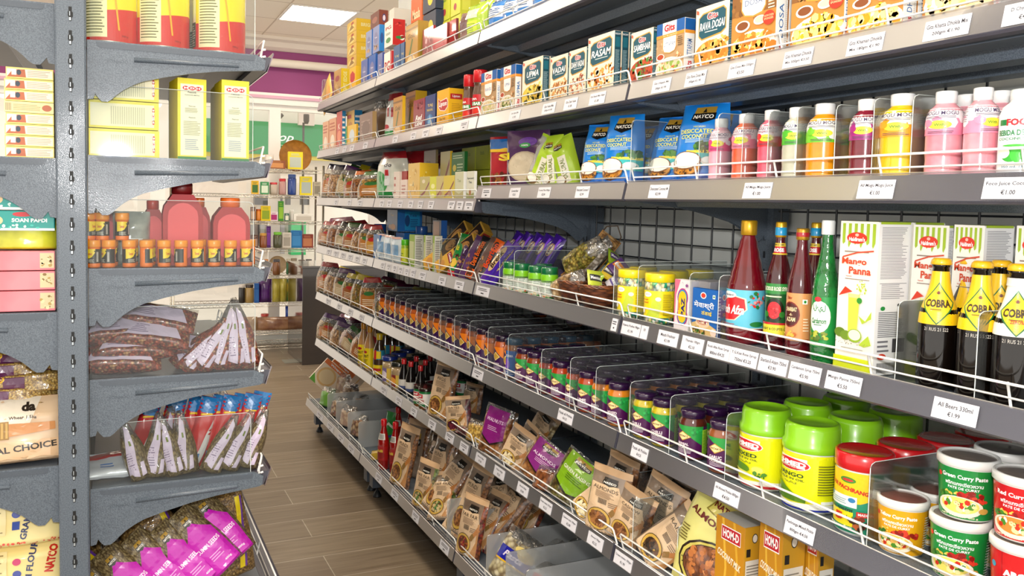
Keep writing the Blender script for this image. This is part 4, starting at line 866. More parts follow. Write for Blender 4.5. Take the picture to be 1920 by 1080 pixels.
jb = [(1329, 1373, 223, ('#e3a0b4', '#efb9c6'), '#f6e3ea', '#e8437f', 'pale pink juice bottle beside the blue coconut bags', 4), (1372, 1424, 214, ('#e25a3c', '#f07a55'), '#f8dfe0', '#f0829a', 'salmon orange juice bottle, second from the left'), (1420, 1471, 207, ('#d4506a', '#e77a8e'), '#f6dce2', '#d8202c', 'strawberry red juice bottle'),
      (1466, 1518, 202, ('#b9b9a4', '#d2d2bf'), '#eef4ec', '#4fb42c', 'nearly colourless juice bottle with green label'), (1511, 1578, 195, ('#e88a0c', '#f5a61c'), '#f3f1e6', '#76c72c', 'orange juice bottle with green label band'), (1592, 1654, 187, ('#6a1426', '#8a2438'), '#f2ece6', '#a3237c', 'dark red juice bottle with magenta label'),
      (1648, 1731, 177, ('#e2b60a', '#f3cd1c'), '#f6efdc', '#f09a14', 'large yellow juice bottle with orange label band')]
for k, q in enumerate(jb):
    X, Y, D, h, zb = round_span(3, 4, q[0], q[1], q[2], X=XL+.035)
    o = mogu('juice_bottle', D, h, q[3], q[4], q[5]); tag(o, q[6], 'juice bottle', JG); lay(o, X, Y, zb, ROT_R+.5+.12*math.sin(k*5))
    if k in (3, 4, 5, 6):
        for dk in (1, 2):
            c = dup(o); tag(c, 'juice bottle, %s one behind the %s' % (ORD[dk-1], q[6]), 'juice bottle', JG); lay(c, X+.085*dk, Y+.01, zb, ROT_R+.4*dk)
X, Y, D, h, zb = round_span(3, 4, 1580, 1612, 204, X=XL+.10)
o = mogu('juice_bottle', .066, h, ('#d8a40c', '#e8bc20'), '#f3f1e6', '#76c72c'); tag(o, 'yellow juice bottle peeking out between the orange and the dark red one', 'juice bottle', JG); lay(o, X, Y, zb)
for k, (a, b_, yt, t) in enumerate(((1734, 1808, 172, 'front'), (1806, 1874, 165, 'back'))):
    X, Y, D, h, zb = round_span(3, 4, a, b_, yt, X=XL+.035)
    o = mogu('juice_bottle', D, h, ('#d9808f', '#ecaab4'), '#f3e6ea', '#ef8aa8'); tag(o, ('pink lychee juice bottle in shrink film, left of two', 'pink lychee juice bottle showing its back label, right of two')[k], 'juice bottle', JG); lay(o, X, Y, zb, ROT_R+(1.2 if k else .35))
    c = dup(o); tag(c, ('pink juice bottle behind the left film-wrapped one', 'pink juice bottle behind the right film-wrapped one')[k], 'juice bottle', JG); lay(c, X+D+.005, Y+.008, zb)
X, Y, D, h, zb = round_span(3, 4, 1872, 1962, 168, X=XL+.035); R = D/2
o = round_item('coconut_juice_bottle', [(R*.9, 0), (R, .008), (R, h*.72), (R*.9, h*.80), (R*.6, h*.86), (R*.55, h*.9)], mat('#eef0ef', .3, .8), [(R*.56, h*.88), (R*.6, h*.885), (R*.6, h*.99), (R*.56, h)], mat('#dfe6e4', .35, .4),
    (.01, h*.72, 175, '#eef1f0', [('R', .36, .80, .43, .9, '#14783c'), ('T', 'FOCO', .53, .85, .2, .12, '#c8202c', .05), ('T', 'BEBIDA DE COCO', .53, .67, .34, .10, '#14783c', .03), ('T', 'COCONUT JUICE', .53, .56, .34, .06, '#14783c', .02), ('E', .47, .30, .07, .13, '#2faa2c'), ('E', .55, .29, .08, .15, '#3dbd34'), ('E', .42, .33, .05, .1, '#e9f2e0'), ('E', .51, .45, .1, .02, '#48b83c'), ('T', '350 mL (11.8 fl)', .53, .08, .24, .05, '#2c6a8a', .01)]), capname='cap')
tag(o, 'white coconut juice bottle with green coconuts at the right edge', 'juice bottle', JG); lay(o, X, Y, zb, ROT_R+.3)
# ---- clear dividers
def divider(s, bay, px, ytop, m=ACRYL_D, h=None, X=None, L=.40, frost=False, lb=None, tilt=0):
    X = X or xf(s)-.008; zb = deck(s, bay); Y = Ypx(px, X, zb+.09); h = h or Zpx(ytop, X, Y)-zb
    mb = MB(); r_ = .012; t = .0012 if not frost else .0018
    pl = [(0, 0), (L, 0), (L, h), (r_, h), (r_*.3, h-r_*.3), (0, h-r_)]
    mb.prism(pl, -t, t, m, conv=lambda a, b, c: (a, c, b))
    if not frost:
        mb.tube([(0, 0, .0), (0, 0, h-r_), (r_*.3, 0, h-r_*.3), (r_, 0, h), (L, 0, h)], .0009, ACRYL_EDGE, 4)
    o = mb.build('shelf_divider'); tag(o, lb, 'divider', 'clear dividers on the shelves' if not frost else 'frosted dividers on the bottom shelf'); o.location = (X, Y, zb+.0005); o.rotation_euler = (0, 0, tilt)
    return o
for k, (px, yt) in enumerate(((1345, 212), (1392, 212), (1440, 208), (1494, 200), (1566, 196), (1637, 184), (1710, 177))):
    divider(3, 4, px, yt, lb='clear upright divider between the juice bottles, %s from the left' % ORD[k])
for k, (px, yt) in enumerate(((1183, 225), (1311, 250))): divider(3, 4 if k else 4, px, yt, lb=('clear divider beside the shelf joint among the blue bags', 'clear divider at the tallest blue coconut bag')[k])
# ---- third shelf, far
R3 = 'rice bags on the third shelf'
stand_bag(3, 2, 706, 740, 276, .09, 61, noisy('#d8dccf', '#eceee6', 10, .25, .9, .4), [('R', 0, .02, 1, .18, '#1f8a3c'), ('E', .2, .35, .35, .25, '#3c9a4a'), ('R', .45, .3, .62, .75, '#dcdfe0'), ('R', .46, .5, .58, .62, '#c2262c'), ('T', 'do', .55, .72, .25, .08, '#3a3a44', .03)], 'white and green rice bag with red twisted top', 'bag', R3, header=(.14, mat('#b3202a', .25, .8)), topw=.75)
stand_bag(3, 2, 734, 782, 283, .09, 62, noisy('#a3141f', '#b81f2a', 10, .25, .9, .4), [('E', .45, .72, .3, .1, '#8f0f1a'), ('T', 'GOLDEN', .45, .74, .4, .04, '#f0d9c8', .02), ('T', 'RAINBOW', .7, .60, .4, .05, '#ffffff', .03), ('T', 'BASMATI', .7, .53, .4, .04, '#f0e0c8', .02), ('R', .62, .45, .76, .55, '#2c3a4a')], 'dark red rice bag behind the small white boxes', 'bag', R3, X=XL+.11, topw=.8)
stand_bag(3, 2, 770, 865, 268, .08, 63, noisy('#8f1620', '#a8242c', 8, .25, .8, .4), [], 'long dark red bag lying at the back above the tea boxes', 'bag', R3, X=XL+.30, rot=0)
for (a, b_, c, yt, X, z0, base, fr, sd, side, lb, tc) in [
 (738, 749, 750, 322, .034, 0, '#e9d9cf', [('L', .1, .2, .4, .9, 3, '#b55a4a')], '#e2cfc4', [], 'narrow whitish box beside the rice bag', None),
 (751, 763, 765, 337, .034, 0, '#ead8d0', [('L', .2, .3, .8, .8, 3, '#b88078')], '#dcc5bc', [], 'short whitish box in the front row', None),
 (751, 763, 764, 321, .08, 0, '#c8281c', [], '#a81f18', [], 'small red topped box behind the short white one', None),
 (765, 786, 822, 306, .034, 0, '#e6c06a', [('B', .5, .5, .35, .4, 20, .06, ['#f2dca0', '#d8a94a'])], '#f0c41c', [('B', .3, .6, .2, .2, 8, .06, ['#f8e07a', '#e0b010'])], 'gold and yellow film wrapped tea pack', None),
 (787, 806, 806, 331, .03, 0, '#c2b46a', [('P', [(.1, .25), (.5, .4), (.95, .8), (.95, .7), (.5, .3), (.1, .15)], '#8a4048'), ('E', .4, .8, .15, .08, '#e8dcc0')], '#b9a95a', [], 'small green tea box with brown wave, left one', None),
 (806, 818, 818, 331, .03, 0, '#d8d81c', [('E', .5, .6, .3, .1, '#f3f0a8'), ('E', .5, .2, .3, .1, '#f3f0a8')], '#c9cf2a', [], 'small bright yellow green tea box with two round pictures', None),
 (818, 832, 832, 330, .03, 0, '#c9b872', [('P', [(.1, .25), (.5, .4), (.95, .8), (.95, .7), (.5, .3), (.1, .15)], '#8a4048'), ('E', .6, .3, .2, .08, '#b98a6a')], '#b9a95a', [], 'small green tea box with brown wave, middle one', None),
 (832, 852, 852, 329, .03, 0, '#d8c23c', [('P', [(.1, .25), (.5, .4), (.95, .8), (.95, .7), (.5, .3), (.1, .15)], '#8a4048'), ('E', .6, .3, .2, .08, '#b98a6a')], '#b9a95a', [], 'small yellow green tea box with brown wave, right one', None),
 (825, 843, 846, 284, .10, 0, '#c9c08a', [('P', [(.1, .35), (.5, .5), (.95, .85), (.95, .72), (.5, .36), (.1, .22)], '#8a4048'), ('E', .5, .25, .2, .08, '#c98a4a')], '#eec21c', [], 'tall beige tea box with brown wave behind the small boxes', '#e3b81c'),
 (846, 870, 876, 285, .10, 0, '#1f7a2c', [('L', .1, .86, .9, .95, 2, '#d8ecc8'), ('E', .25, .68, .14, .07, '#f0dc4a'), ('E', .25, .38, .14, .07, '#f0dc4a'), ('L', .45, .6, .9, .78, 3, '#cfe8c0'), ('L', .45, .3, .9, .48, 4, '#cfe8c0')], '#1c6a28', [], 'dark green tea box with round yellow pictures', None),
 (795, 817, 820, 282, .12, .13, '#6a5a50', [('T', 'm', .4, .4, .4, .3, '#3a2f2a', .04)], '#7a6a44', [('B', .5, .5, .4, .4, 12, .1, ['#d9c07a', '#8f7a3c'])], 'brown film wrapped box on top of the yellow packs', None),
 (853, 869, 875, 322, .03, 0, '#cfcfae', [('T', 'Tea', .5, .7, .4, .1, '#8a9a5a', .01), ('P', [(0, 0), (0, .35), (.5, .25), (1, .35), (1, 0)], '#b9b07a')], '#f6f6f2', [], 'pale herbal tea box left of the spiced tea', None),
 (875, 889, 892, 321, .03, 0, '#dcdccb', [('T', 'Spiced', .5, .76, .8, .08, '#3c4a44', .02), ('T', 'Tea', .5, .64, .4, .08, '#3c4a44', .02), ('P', [(0, 0), (0, .3), (.5, .22), (1, .3), (1, 0)], '#9aa05a'), ('E', .5, .3, .14, .12, '#b0703c')], '#f4f4f0', [], 'white box lettered Spiced Tea beside the shelf joint', None)]:
    box_ps(3, 2, a, b_, c, yt, plain_box(base, fr, side, sidec=sd, topc=tc, coat=.2), lb, 'tea box', 'tea boxes on the third shelf', X=XL+X, z0=z0, name='tea_box')
for k in range(4):
    put_box(3, 2, 866+(k//2)*26, 891+(k//2)*26, 0, .11, plain_box('#a8b02c', [('T', 'tea', .5, .7, .3, .15, '#5a6a1c')], [('R', .4, 0, 1, 1, '#b9b53a'), ('E', .35, .3, .1, .16, '#f2ee9a'), ('E', .6, .3, .08, .14, '#d8d0a0'), ('L', .1, .5, .3, .9, 3, '#5a7a1c')], sidec='#d3db1c'), 'lime green tea box at the back, '+('lower left', 'upper left', 'lower right', 'upper right')[k]+' of four', 'tea box', 'lime tea boxes on the third shelf', X=XL+.2, z0=.035+.105*(k % 2), hfix=.103, name='tea_box')
# far-bay snack bags, on shelves three to six
TOPS = [mat('#2c2a4a', .25, .8), mat('#5a2c6a', .25, .8), mat('#b3282c', .25, .8), mat('#c9661c', .25, .8), mat('#3a6a2c', .25, .8), mat('#7a1c4a', .25, .8), mat('#23232a', .25, .8), mat('#d8c21c', .25, .8), mat('#8a2c5a', .25, .8)]
TOPN = ['navy', 'violet', 'red', 'orange', 'green', 'wine', 'black', 'yellow', 'plum']
CONT = ['golden', 'brown', 'olive', 'tan', 'dark']
def snack_row(s, bay, pxs, ytops, tops, conts, phrase, X0=.04, dx=.0, w=None, seed0=0, tilt0=.0):
    for k, (a, b_) in enumerate(zip(pxs, pxs[1:])):
        yt = ytops[0]+(ytops[1]-ytops[0])*k/max(1, len(pxs)-2)+random.Random(seed0+k).uniform(-5, 5); ti = tops[k % len(tops)]; ci = conts[k % len(conts)]
        lab = [('P', [(.15, .16), (.15, .5), (.55, .62), (.85, .5), (.85, .16)], ['#b9742c', '#d8a040', '#c9b08a', '#a8642c', '#8a9a3a'][(k+seed0) % 5]), ('E', .5, .56, .2, .06, ['#c2302c', '#e8d24a', '#3a7a3c'][k % 3]), ('L', .25, .22, .75, .42, 4, '#efe2c4')] if k % 3 != 1 else []
        stand_bag(s, bay, a-2, b_+4, yt, .07, seed0+k, SNACK_G[ci], lab, 'bag of %s snacks, %s top, %s from far end, %s' % (CONT[ci], TOPN[ti], ORD[k], phrase), 'snack bag', 'snack bags in the farthest bay', X=XL+X0+dx*(k % 2), rot=.5, clear_from=.72, header=(.17, TOPS[ti]), topw=.55, tilt=random.Random(seed0*3+k).uniform(-.12, .25)+tilt0, name='snack_bag', nu=10, nv=14)
snack_row(3, 1, [608, 620, 634, 650, 664, 680, 706], (302, 312), [0, 0, 1, 6, 3, 4], [0, 3, 2, 2, 1, 0], 'third shelf', seed0=100)
snack_row(3, 1, [625, 645, 665, 685, 705], (300, 305), [6, 4, 7, 6], [2, 1, 0, 3], 'third shelf, back row', X0=.16, seed0=120)
snack_row(4, 1, [603, 618, 632, 646, 660, 675, 690, 702], (412, 416), [2, 2, 6, 4, 0, 2, 2], [3, 1, 4, 2, 3, 0, 1], 'fourth shelf', seed0=130)
snack_row(4, 1, [620, 645, 670, 695], (400, 415), [5, 2, 5], [4, 1, 3], 'fourth shelf, back row', X0=.18, seed0=150)
snack_row(5, 1, [600, 614, 630, 645, 662, 680, 697], (492, 520), [2, 6, 1, 7, 7, 2], [0, 3, 4, 2, 0, 3], 'fifth shelf', seed0=160)
snack_row(5, 2, [697, 703, 709], (540, 545), [5, 5], [0, 0], 'fifth shelf beside the jars', seed0=170)
snack_row(5, 1, [625, 650, 675, 700], (498, 525), [7, 7, 5], [2, 2, 1], 'fifth shelf, back row', X0=.2, seed0=175)
snack_row(5, 2, [712, 740, 768, 796, 820], (522, 545), [8, 5, 7, 6], [2, 1, 0, 4], 'behind the curry jars', X0=.40, seed0=180)
snack_row(6, 1, [604, 624, 640, 660, 680], (590, 612), [1, 1, 4, 2], [0, 3, 1, 3], 'sixth shelf', seed0=190, tilt0=.2)
snack_row(6, 1, [635, 655, 675], (588, 600), [8, 5], [4, 1], 'sixth shelf, back row', X0=.2, seed0=197)
# ---- fourth shelf
G4 = 'goods'
# blue jars, boxes, sachets
for k, (a, b_, yt, X) in enumerate(((700, 725, 420, .10), (778, 802, 424, .16))):
    X, Y, D, h, zb = round_span(4, 2, a, b_, yt, X=XL+X); R = D/2
    o = round_item('drink_powder_jar', [(R*.9, 0), (R, .006), (R, h*.72), (R*.88, h*.80)], mat('#1f4a8f', .25, .7), [(R*.92, h*.78), (R*.95, h*.8), (R*.95, h*.97), (R*.9, h)], mat('#2a5fb0', .3, .5), (h*.1, h*.68, 110, '#2f6fb8', [('T', 'Tea', .5, .6, .5, .2, '#e8eef8', .03), ('E', .5, .25, .2, .15, '#d8a040')]))
    tag(o, ('dark blue lidded jar beside the snack bags on the fourth shelf', 'dark blue lidded jar behind the blue boxes')[k], 'jar', 'blue jars on the fourth shelf'); lay(o, X, Y, zb)
for (a, b_, c, yt, X, z0, h_, base, fr, sd, side, lb, nm) in [
 (726, 745, 792, 400, .10, .155, .115, '#3f6f9c', [('T', 'Tea', .5, .75, .3, .1, '#e9d9a8', .02), ('E', .6, .2, .25, .14, '#c98a4a'), ('E', .3, .2, .15, .1, '#b9906a')], '#1a73c4', [('R', .3, .08, .9, .92, '#1ba0dc'), ('E', .4, .5, .1, .26, '#0f4f8f'), ('L', .52, .2, .85, .6, 5, '#0f4f8f'), ('T', 'Tea', .62, .75, .3, .12, '#0f4f8f', .02)], 'blue box with cyan panel lying on the sachets', 'drink_box'),
 (811, 827, 832, 402, .12, .10, .13, '#4a5a74', [('E', .6, .2, .25, .14, '#c98a4a'), ('R', .1, .4, .8, .95, '#c99a86')], '#1a5fb4', [], 'blue box with pink front above the white cartons', 'drink_box'),
 (700, 712, 714, 440, .034, 0, None, '#2f6fb0', [('T', 'A', .5, .3, .5, .2, '#dfe9f4', .03)], '#1f5a9c', [], 'narrow blue box at the left end of the sachets', 'drink_box')]:
    put_box(4, 2, a, b_, yt, max(.03, Xpx(c, Ypx(b_, XL+X, zlip(4, 2)+.2), zlip(4, 2)+.2)-XL-X), plain_box(base, fr, side, sidec=sd, coat=.3), lb, 'box', 'blue boxes on the fourth shelf', X=XL+X, z0=z0, hfix=h_, name=nm)
put_box(4, 2, 742, 758, 0, .2, plain_box('#1b6fc4', [('L', .2, .2, .8, .8, 4, '#0f4f9c')], sidec='#1a66bb'), 'tall plain blue box below the cyan panelled one', 'box', 'blue boxes on the fourth shelf', X=XL+.12, hfix=.15, name='drink_box')
for k, (a, b_) in enumerate(((706, 718), (719, 731), (733, 746))):
    stand_bag(4, 2, a, b_, 438+3*k, .03, 300+k, noisy('#b9cbd8', '#e0e8ee', 12, .15, 1, .4), [('R', .2, .3, .8, .7, '#7fa8cf'), ('R', .1, .92, .9, .99, '#d8a89a')], 'silvery white sachet, %s of three in a row' % ('left', 'middle', 'right')[k], 'sachet', 'silvery sachets on the fourth shelf', name='sachet', rot=.2)
X, Y, D, h, zb = round_span(4, 2, 752, 767, 449, X=XL+.034); R = D/2
o = round_item('spread_jar', [(R*.9, 0), (R, .005), (R, h*.75), (R*.9, h*.8)], mat('#8aa82a', .25, .8), [(R*.95, h*.78), (R*.98, h*.8), (R*.98, h*.98), (R*.9, h)], mat('#4fb41c', .3, .5), (h*.12, h*.66, 120, '#c9cf3a', [('L', .3, .3, .7, .7, 3, '#5a7a1c'), ('E', .5, .2, .1, .1, '#e88a1c')]))
tag(o, 'small jar with bright green lid between sachets and white cartons', 'jar'); lay(o, X, Y, zb)
for k, (a, b_, c, yt) in enumerate(((767, 777, 794, 440), (794, 797, 811, 441), (811, 814, 829, 442))):
    box_ps(4, 2, a, b_, c, yt, plain_box('#8fae3a', [('R', .1, .2, .9, .8, '#c9cf9a')], [('T', 'NEST', .5, .93, .5, .03, '#3a3a34'), ('L', .12, .08, .88, .88, 16, '#55554c')], sidec='#dcdcd2'), 'white and green carton with dense small print, %s of three' % ('left', 'middle', 'right')[k], 'carton', 'white printed cartons on the fourth shelf', name='drink_carton')
def slab(name, w, h, t, base, ops, coat=.6, bumpm=None):
    """long flat pack such as a biscuit roll or a chocolate bar"""
    o = bag(name, w, h, t, int(w*1e4) % 97, bumpm or noisy(base, base, 10, .2, .8, .35), ops, wr=.0015, foot=.7, nu=8, nv=14, coat=coat, rough=.25); return o
STR = noisy('#e3b84a', '#e3b84a', 5, .3, .5)
def cookie(name='biscuit_pack'):
    w, h, t = .06, .26, .05
    ops = [('R', 0, .0, 1, 1, '#efc65a'), ('V', 0, 0, 1, 1, 14, '#c98f2c'), ('R', .05, .5, .95, .97, '#2c1c18'), ('E', .5, .74, .34, .14, '#c98f4a'), ('B', .5, .74, .3, .12, 14, .07, ['#5a3418', '#d8a860']), ('R', .1, .33, .9, .44, '#8f1c2c'), ('T', 'Cookies', .5, .385, .7, .05, '#fff', .03), ('E', .5, .15, .3, .09, '#c98f4a')]
    return carton(name, w, t, h, '#d8a63c', ops, [('R', 0, 0, 1, 1, '#d8a63c'), ('V', 0, 0, 1, 1, 10, '#b3822c'), ('R', .1, .6, .9, .95, '#a8302c')])
def place_lean(o, s, bay, px, label, cat, group, X=.04, rot=.3, lean=.5, z0=0, tilt=0):
    X_ = XL+X if s != 7 else XL7+X; zb = deck(s, bay)+z0; Y = Ypx(px, X_, zb+.03)
    tag(o, label, cat, group); lay(o, X_, Y, zb, ROT_R+rot, -lean, tilt); return o
CK = cookie()
place_lean(CK, 4, 2, 812, 'yellow striped biscuit pack leaning back, left of the upper pair', 'biscuit pack', 'biscuit packs on the fourth shelf', X=.06, tilt=.75, lean=.35, z0=.03)
place_lean(dup(CK), 4, 2, 840, 'yellow striped biscuit pack leaning back, right of the upper pair', 'biscuit pack', 'biscuit packs on the fourth shelf', X=.07, tilt=.75, lean=.35, z0=.03)
place_lean(dup(CK), 4, 2, 803, 'yellow striped biscuit pack low by the rail, left one', 'biscuit pack', 'biscuit packs on the fourth shelf', X=.045, tilt=1.0, lean=.2, z0=.02)
place_lean(dup(CK), 4, 2, 826, 'yellow striped biscuit pack low by the rail, right one', 'biscuit pack', 'biscuit packs on the fourth shelf', X=.045, tilt=1.0, lean=.2, z0=.02)
o = carton('biscuit_box', .28, .07, .03, '#d8a63c', [('V', 0, 0, 1, 1, 40, '#a8782c')]); place_lean(o, 4, 2, 900, 'yellow striped box lying across the back behind the purple biscuits', 'biscuit box', None, X=.3, rot=0, lean=0, z0=.13)
for k, (px, base, ttl, tc, lb, ti) in enumerate([
 (852, '#1c8a3c', 'Rich', '#f4e23a', 'green biscuit packet standing by the rail', .1), (862, '#4a2a5a', 'Y', '#f0e8f4', 'purple biscuit packet, left of two', .2), (872, '#5a3668', '', '#e8d8f0', 'purple biscuit packet with silver picture, right of two', .25),
 (884, '#1c1a1e', 'Dark Bourbon', '#f06a1c', 'black biscuit packet with orange lettering Dark Bourbon', .25), (896, '#6a5048', '', '#c9a890', 'brown clear wrapped biscuit packet beside the black one', .3), (906, '#4a4a52', 'Bourbon', '#e84a1c', 'grey biscuit packet with orange end, Bourbon lettering', .3)]):
    w, h, t = .06, .19-.0*k, .035
    ops = [('B', .5, .35, .35, .2, 16, .1, ['#8a5a34', '#b98a5c', '#3a2418'])]
    if k == 5: ops += [('R', .05, .7, .95, .97, '#f0641c'), ('E', .5, .82, .25, .09, '#3a2a24')]
    if k == 0: ops += [('E', .5, .3, .3, .1, '#e8c24a'), ('R', 0, 0, 1, .12, '#c2202c')]
    if k == 3: ops = [('R', .05, .03, .95, .25, '#f0641c'), ('E', .5, .16, .3, .1, '#5a2c14')]
    if ttl: ops.append(('T', ttl, .5, .6 if k != 0 else .65, .55 if k > 2 else .3, .5 if k > 2 else .12, tc, .03, 0, 90 if k > 2 else 0))
    o = slab('biscuit_pack', w, h, t, base, ops); place_lean(o, 4, 2, px-4, lb, 'biscuit pack', 'biscuit packs on the fourth shelf', X=.05+.012*(k % 2), tilt=ti, lean=.3, rot=.35)
o = slab('biscuit_pack', .22, .09, .04, '#3a1c2a', [('B', .5, .5, .45, .3, 30, .03, ['#8a1c34', '#2c1a1c', '#c9a04a'])]); place_lean(o, 4, 2, 884, 'dark biscuit packs heap lying at the back of the fourth shelf', 'biscuit pack', 'biscuit packs on the fourth shelf', X=.22, rot=0, lean=.2, z0=.08)
choc_ops = [('R', .55, .05, .72, .95, '#8a4af0'), ('E', .40, .70, .28, .13, '#c9a27a'), ('E', .40, .70, .22, .10, '#f0e4d2'), ('T', 'Tiffin', .40, .70, .26, .13, '#4a1f6a', .03, 0, 90), ('T', 'fingers', .35, .2, .2, .25, '#e6d2f4', .02, 0, 90)]
CH = slab('chocolate_pack', .055, .205, .035, '#3c1a8a', choc_ops, 1)
for k, px in enumerate((932, 949, 967, 984, 1002)):
    o = CH if k == 0 else dup(CH)
    place_lean(o, 4, 3, px, 'violet chocolate pack leaning in the row behind the green-lidded jars, %s from left' % ORD[k], 'chocolate', 'violet chocolate packs on the fourth shelf', X=.15, tilt=.42, lean=.25, rot=.45, z0=.015)
for k, px in enumerate((905, 918)):
    o = slab('chocolate_pack', .05, .2, .03, '#5a2ca0', [('E', .45, .6, .34, .3, '#d9b884'), ('T', 'Break', .45, .6, .4, .4, '#3a2418', .03, 0, 90), ('R', .7, 0, 1, 1, '#4a1fb0')], 1)
    place_lean(o, 4, 3, px, ('long violet and gold wafer pack leaning by the rail, left one', 'long violet and gold wafer pack leaning by the rail, right one')[k], 'chocolate', 'violet chocolate packs on the fourth shelf', X=.05+.02*k, tilt=.62, lean=.2, rot=.4)
o = carton('chocolate_box', .20, .04, .11, '#2a1a44', [('E', .7, .5, .16, .2, '#8a6ab0'), ('T', 'Chocolates', .35, .6, .4, .12, '#d8cfe8', .02), ('R', .3, .9, .4, .98, '#c22a3a')], sidec='#241638'); place_lean(o, 4, 3, 1045, 'dark violet chocolate box standing behind the green-lidded jars', 'chocolate box', None, X=.24, rot=0, lean=.1)
def green_jar(D=.058, h=.105):
    R = D/2
    return round_item('peanut_jar', [(R*.9, 0), (R, .006), (R, h*.72), (R*.92, h*.78)], mat('#5fae5a', .15, 1), [(R*.95, h*.76), (R, h*.78), (R, h*.93), (R*.93, h*.98)], mat('#0f6a3a', .3, .6),
        [(h*.50, h*.74, 170, '#7fc81c', []), (h*.06, h*.56, 170, '#dfe9df', [('L', .42, .1, .6, .9, 8, '#8a948c'), ('E', .36, .65, .05, .2, '#f4f4f0'), ('B', .5, .06, .4, .08, 24, .02, ['#e8885a', '#d8d0b0']), ('L', .62, .2, .75, .9, 6, '#8a948c')])], n=24)
GJ = green_jar()
for k, (px, X, z0, lb) in enumerate([(958, .055, 0, 'front row, first from left'), (979, .055, 0, 'front row, second from left'), (1006, .06, 0, 'front row, third from left'), (1030, .07, 0, 'front row, fourth from left'), (1098, .37, .045, 'at the back, left one'), (1124, .37, .045, 'at the back, right one'), (970, .12, 0, 'second row, left one'), (1020, .13, 0, 'second row, right one')]):
    o = GJ if k == 0 else dup(GJ)
    z = deck(4, 3)+z0; tag(o, 'small jar with dark green lid, '+lb, 'jar', 'green-lidded jars on the fourth shelf'); lay(o, XL+X, Ypx(px, XL+X, z+.05), z)
b_ = carton('food_box', .16, .09, .044, '#3a3a3c', (), sidec='#2c2c30'); place_lean(b_, 4, 3, 1111, 'dark box lying at the back under the two green-lidded jars', 'box', None, X=.37, rot=0, lean=0)
# woven fan-shaped basket, snack cones, round baskets with sweets
WEAVE = grains(['#c79a5c', '#a87a40', '#dcb67c', '#8a6030'], 150, rough=.7, coat=0, stretch=(1, .3, 1))
WEAVE2 = grains(['#6a3418', '#8a4a24', '#4a2210', '#a05c30'], 130, rough=.6, coat=.2, stretch=(.3, .3, 1))
mb = MB()
def boat(u, v, sgn=1):
    x = (u-.5)*.24; d = .055*(1-(2*u-1)**2)**.5 if abs(2*u-1) < 1 else 0
    return (x, (v-.5)*.07, -d*(1-(2*v-1)**2)**.5*.9+.03*(2*u-1)**2)
mb.grid(boat, 20, 8, WEAVE); mb.grid(lambda u, v: tuple(a+b for a, b in zip(boat(u, v), (0, 0, -.003))), 20, 8, WEAVE, flip=True)
mb.tube([(x, -.036, .03*(x/.12)**2) for x in [(-.12+.24*i/12) for i in range(13)]], .003, mat('#c08a4a', .6), 6); mb.tube([(x, .036, .03*(x/.12)**2) for x in [(-.12+.24*i/12) for i in range(13)]], .003, mat('#c08a4a', .6), 6)
bk = empty('woven_basket', (0, 0, 0)); mb.build('basket_body', bk)
mb = MB(); mb.tube([(.10, -.036, .02), (.125, -.03, .055), (.14, 0, .075), (.125, .03, .055), (.10, .036, .02)], .0022, mat('#5a4632', .5), 6); mb.build('handle', bk)
tag(bk, 'boat-shaped straw basket with a thin handle, tipped up at the back', 'basket')
Xk = XL+.20; zk = deck(4, 3)+.115; bk.location = (Xk, Ypx(1104, Xk, zk), zk); bk.rotation_euler = (Matrix.Rotation(ROT_R+.35, 4, 'Z') @ Matrix.Rotation(-.75, 4, 'Y') @ Matrix.Rotation(-.9, 4, 'X')).to_euler()
for k, (px, X, z0, ti, l, cm) in enumerate(((1062, .10, .10, .95, .17, SNACK_G[2]), (1082, .13, .09, .85, .17, grains(['#d8d2c4', '#f0ece2', '#b9b09c', '#8a8478'], 80)), (1040, .06, .02, 1.05, .14, grains(['#c9a878', '#a07a4a', '#e0c8a0', '#7a5a34'], 70)))):
    o = bag('snack_bag', .08, l, .05, 400+k, cm, [], clear_from=.72, topw=.55)
    place_lean(o, 4, 3, px, ('clear cone bag of herbs leaning across the shelf, top one', 'clear cone bag of white pieces leaning beside the straw basket', 'clear cone bag of tan pieces lying lowest by the rail')[k], 'bag', 'cone bags beside the baskets', X=X, rot=.3, lean=.1, tilt=ti, z0=z0)
for k, (px, X, R) in enumerate(((1082, .10, .062), (1125, .10, .068))):
    r = empty('round_basket'); mb = MB(); H_ = .07
    mb.lathe([(R*.7, 0), (R*.86, H_*.4), (R, H_*.92)], WEAVE2, 28, bot=True); mb.lathe([(R*.66, .004), (R*.82, H_*.4), (R*.95, H_*.92)], WEAVE2, 28, bot=True); mb.build('basket_body', r)
    mb = MB()
    for j in range(3): mb.tube([(R*(.98+.02*math.sin(7*a+j*2))*math.cos(a), R*(.98+.02*math.sin(7*a+j*2))*math.sin(a), H_*.95+.004*math.sin(9*a+j*2)) for a in [2*PI*i/36 for i in range(37)]], .004, mat(['#6a3a20', '#844a28', '#54301a'][j], .4, .6), 6)
    mb.build('woven_rim', r)
    z = deck(4, 3); tag(r, ('reddish brown round woven basket, left one', 'reddish brown round woven basket holding wrapped sweets')[k], 'basket', 'round woven baskets on the fourth shelf'); r.location = (XL+X, Ypx(px, XL+X, z+.04), z)
    RB = r
SW = [('#8fae2c', '#5a3a7a'), ('#e0d8e4', '#5a4a9c'), ('#e8c81c', '#3a3a3c'), ('#5a3a7a', '#e88a2c'), ('#c9d84a', '#444')]
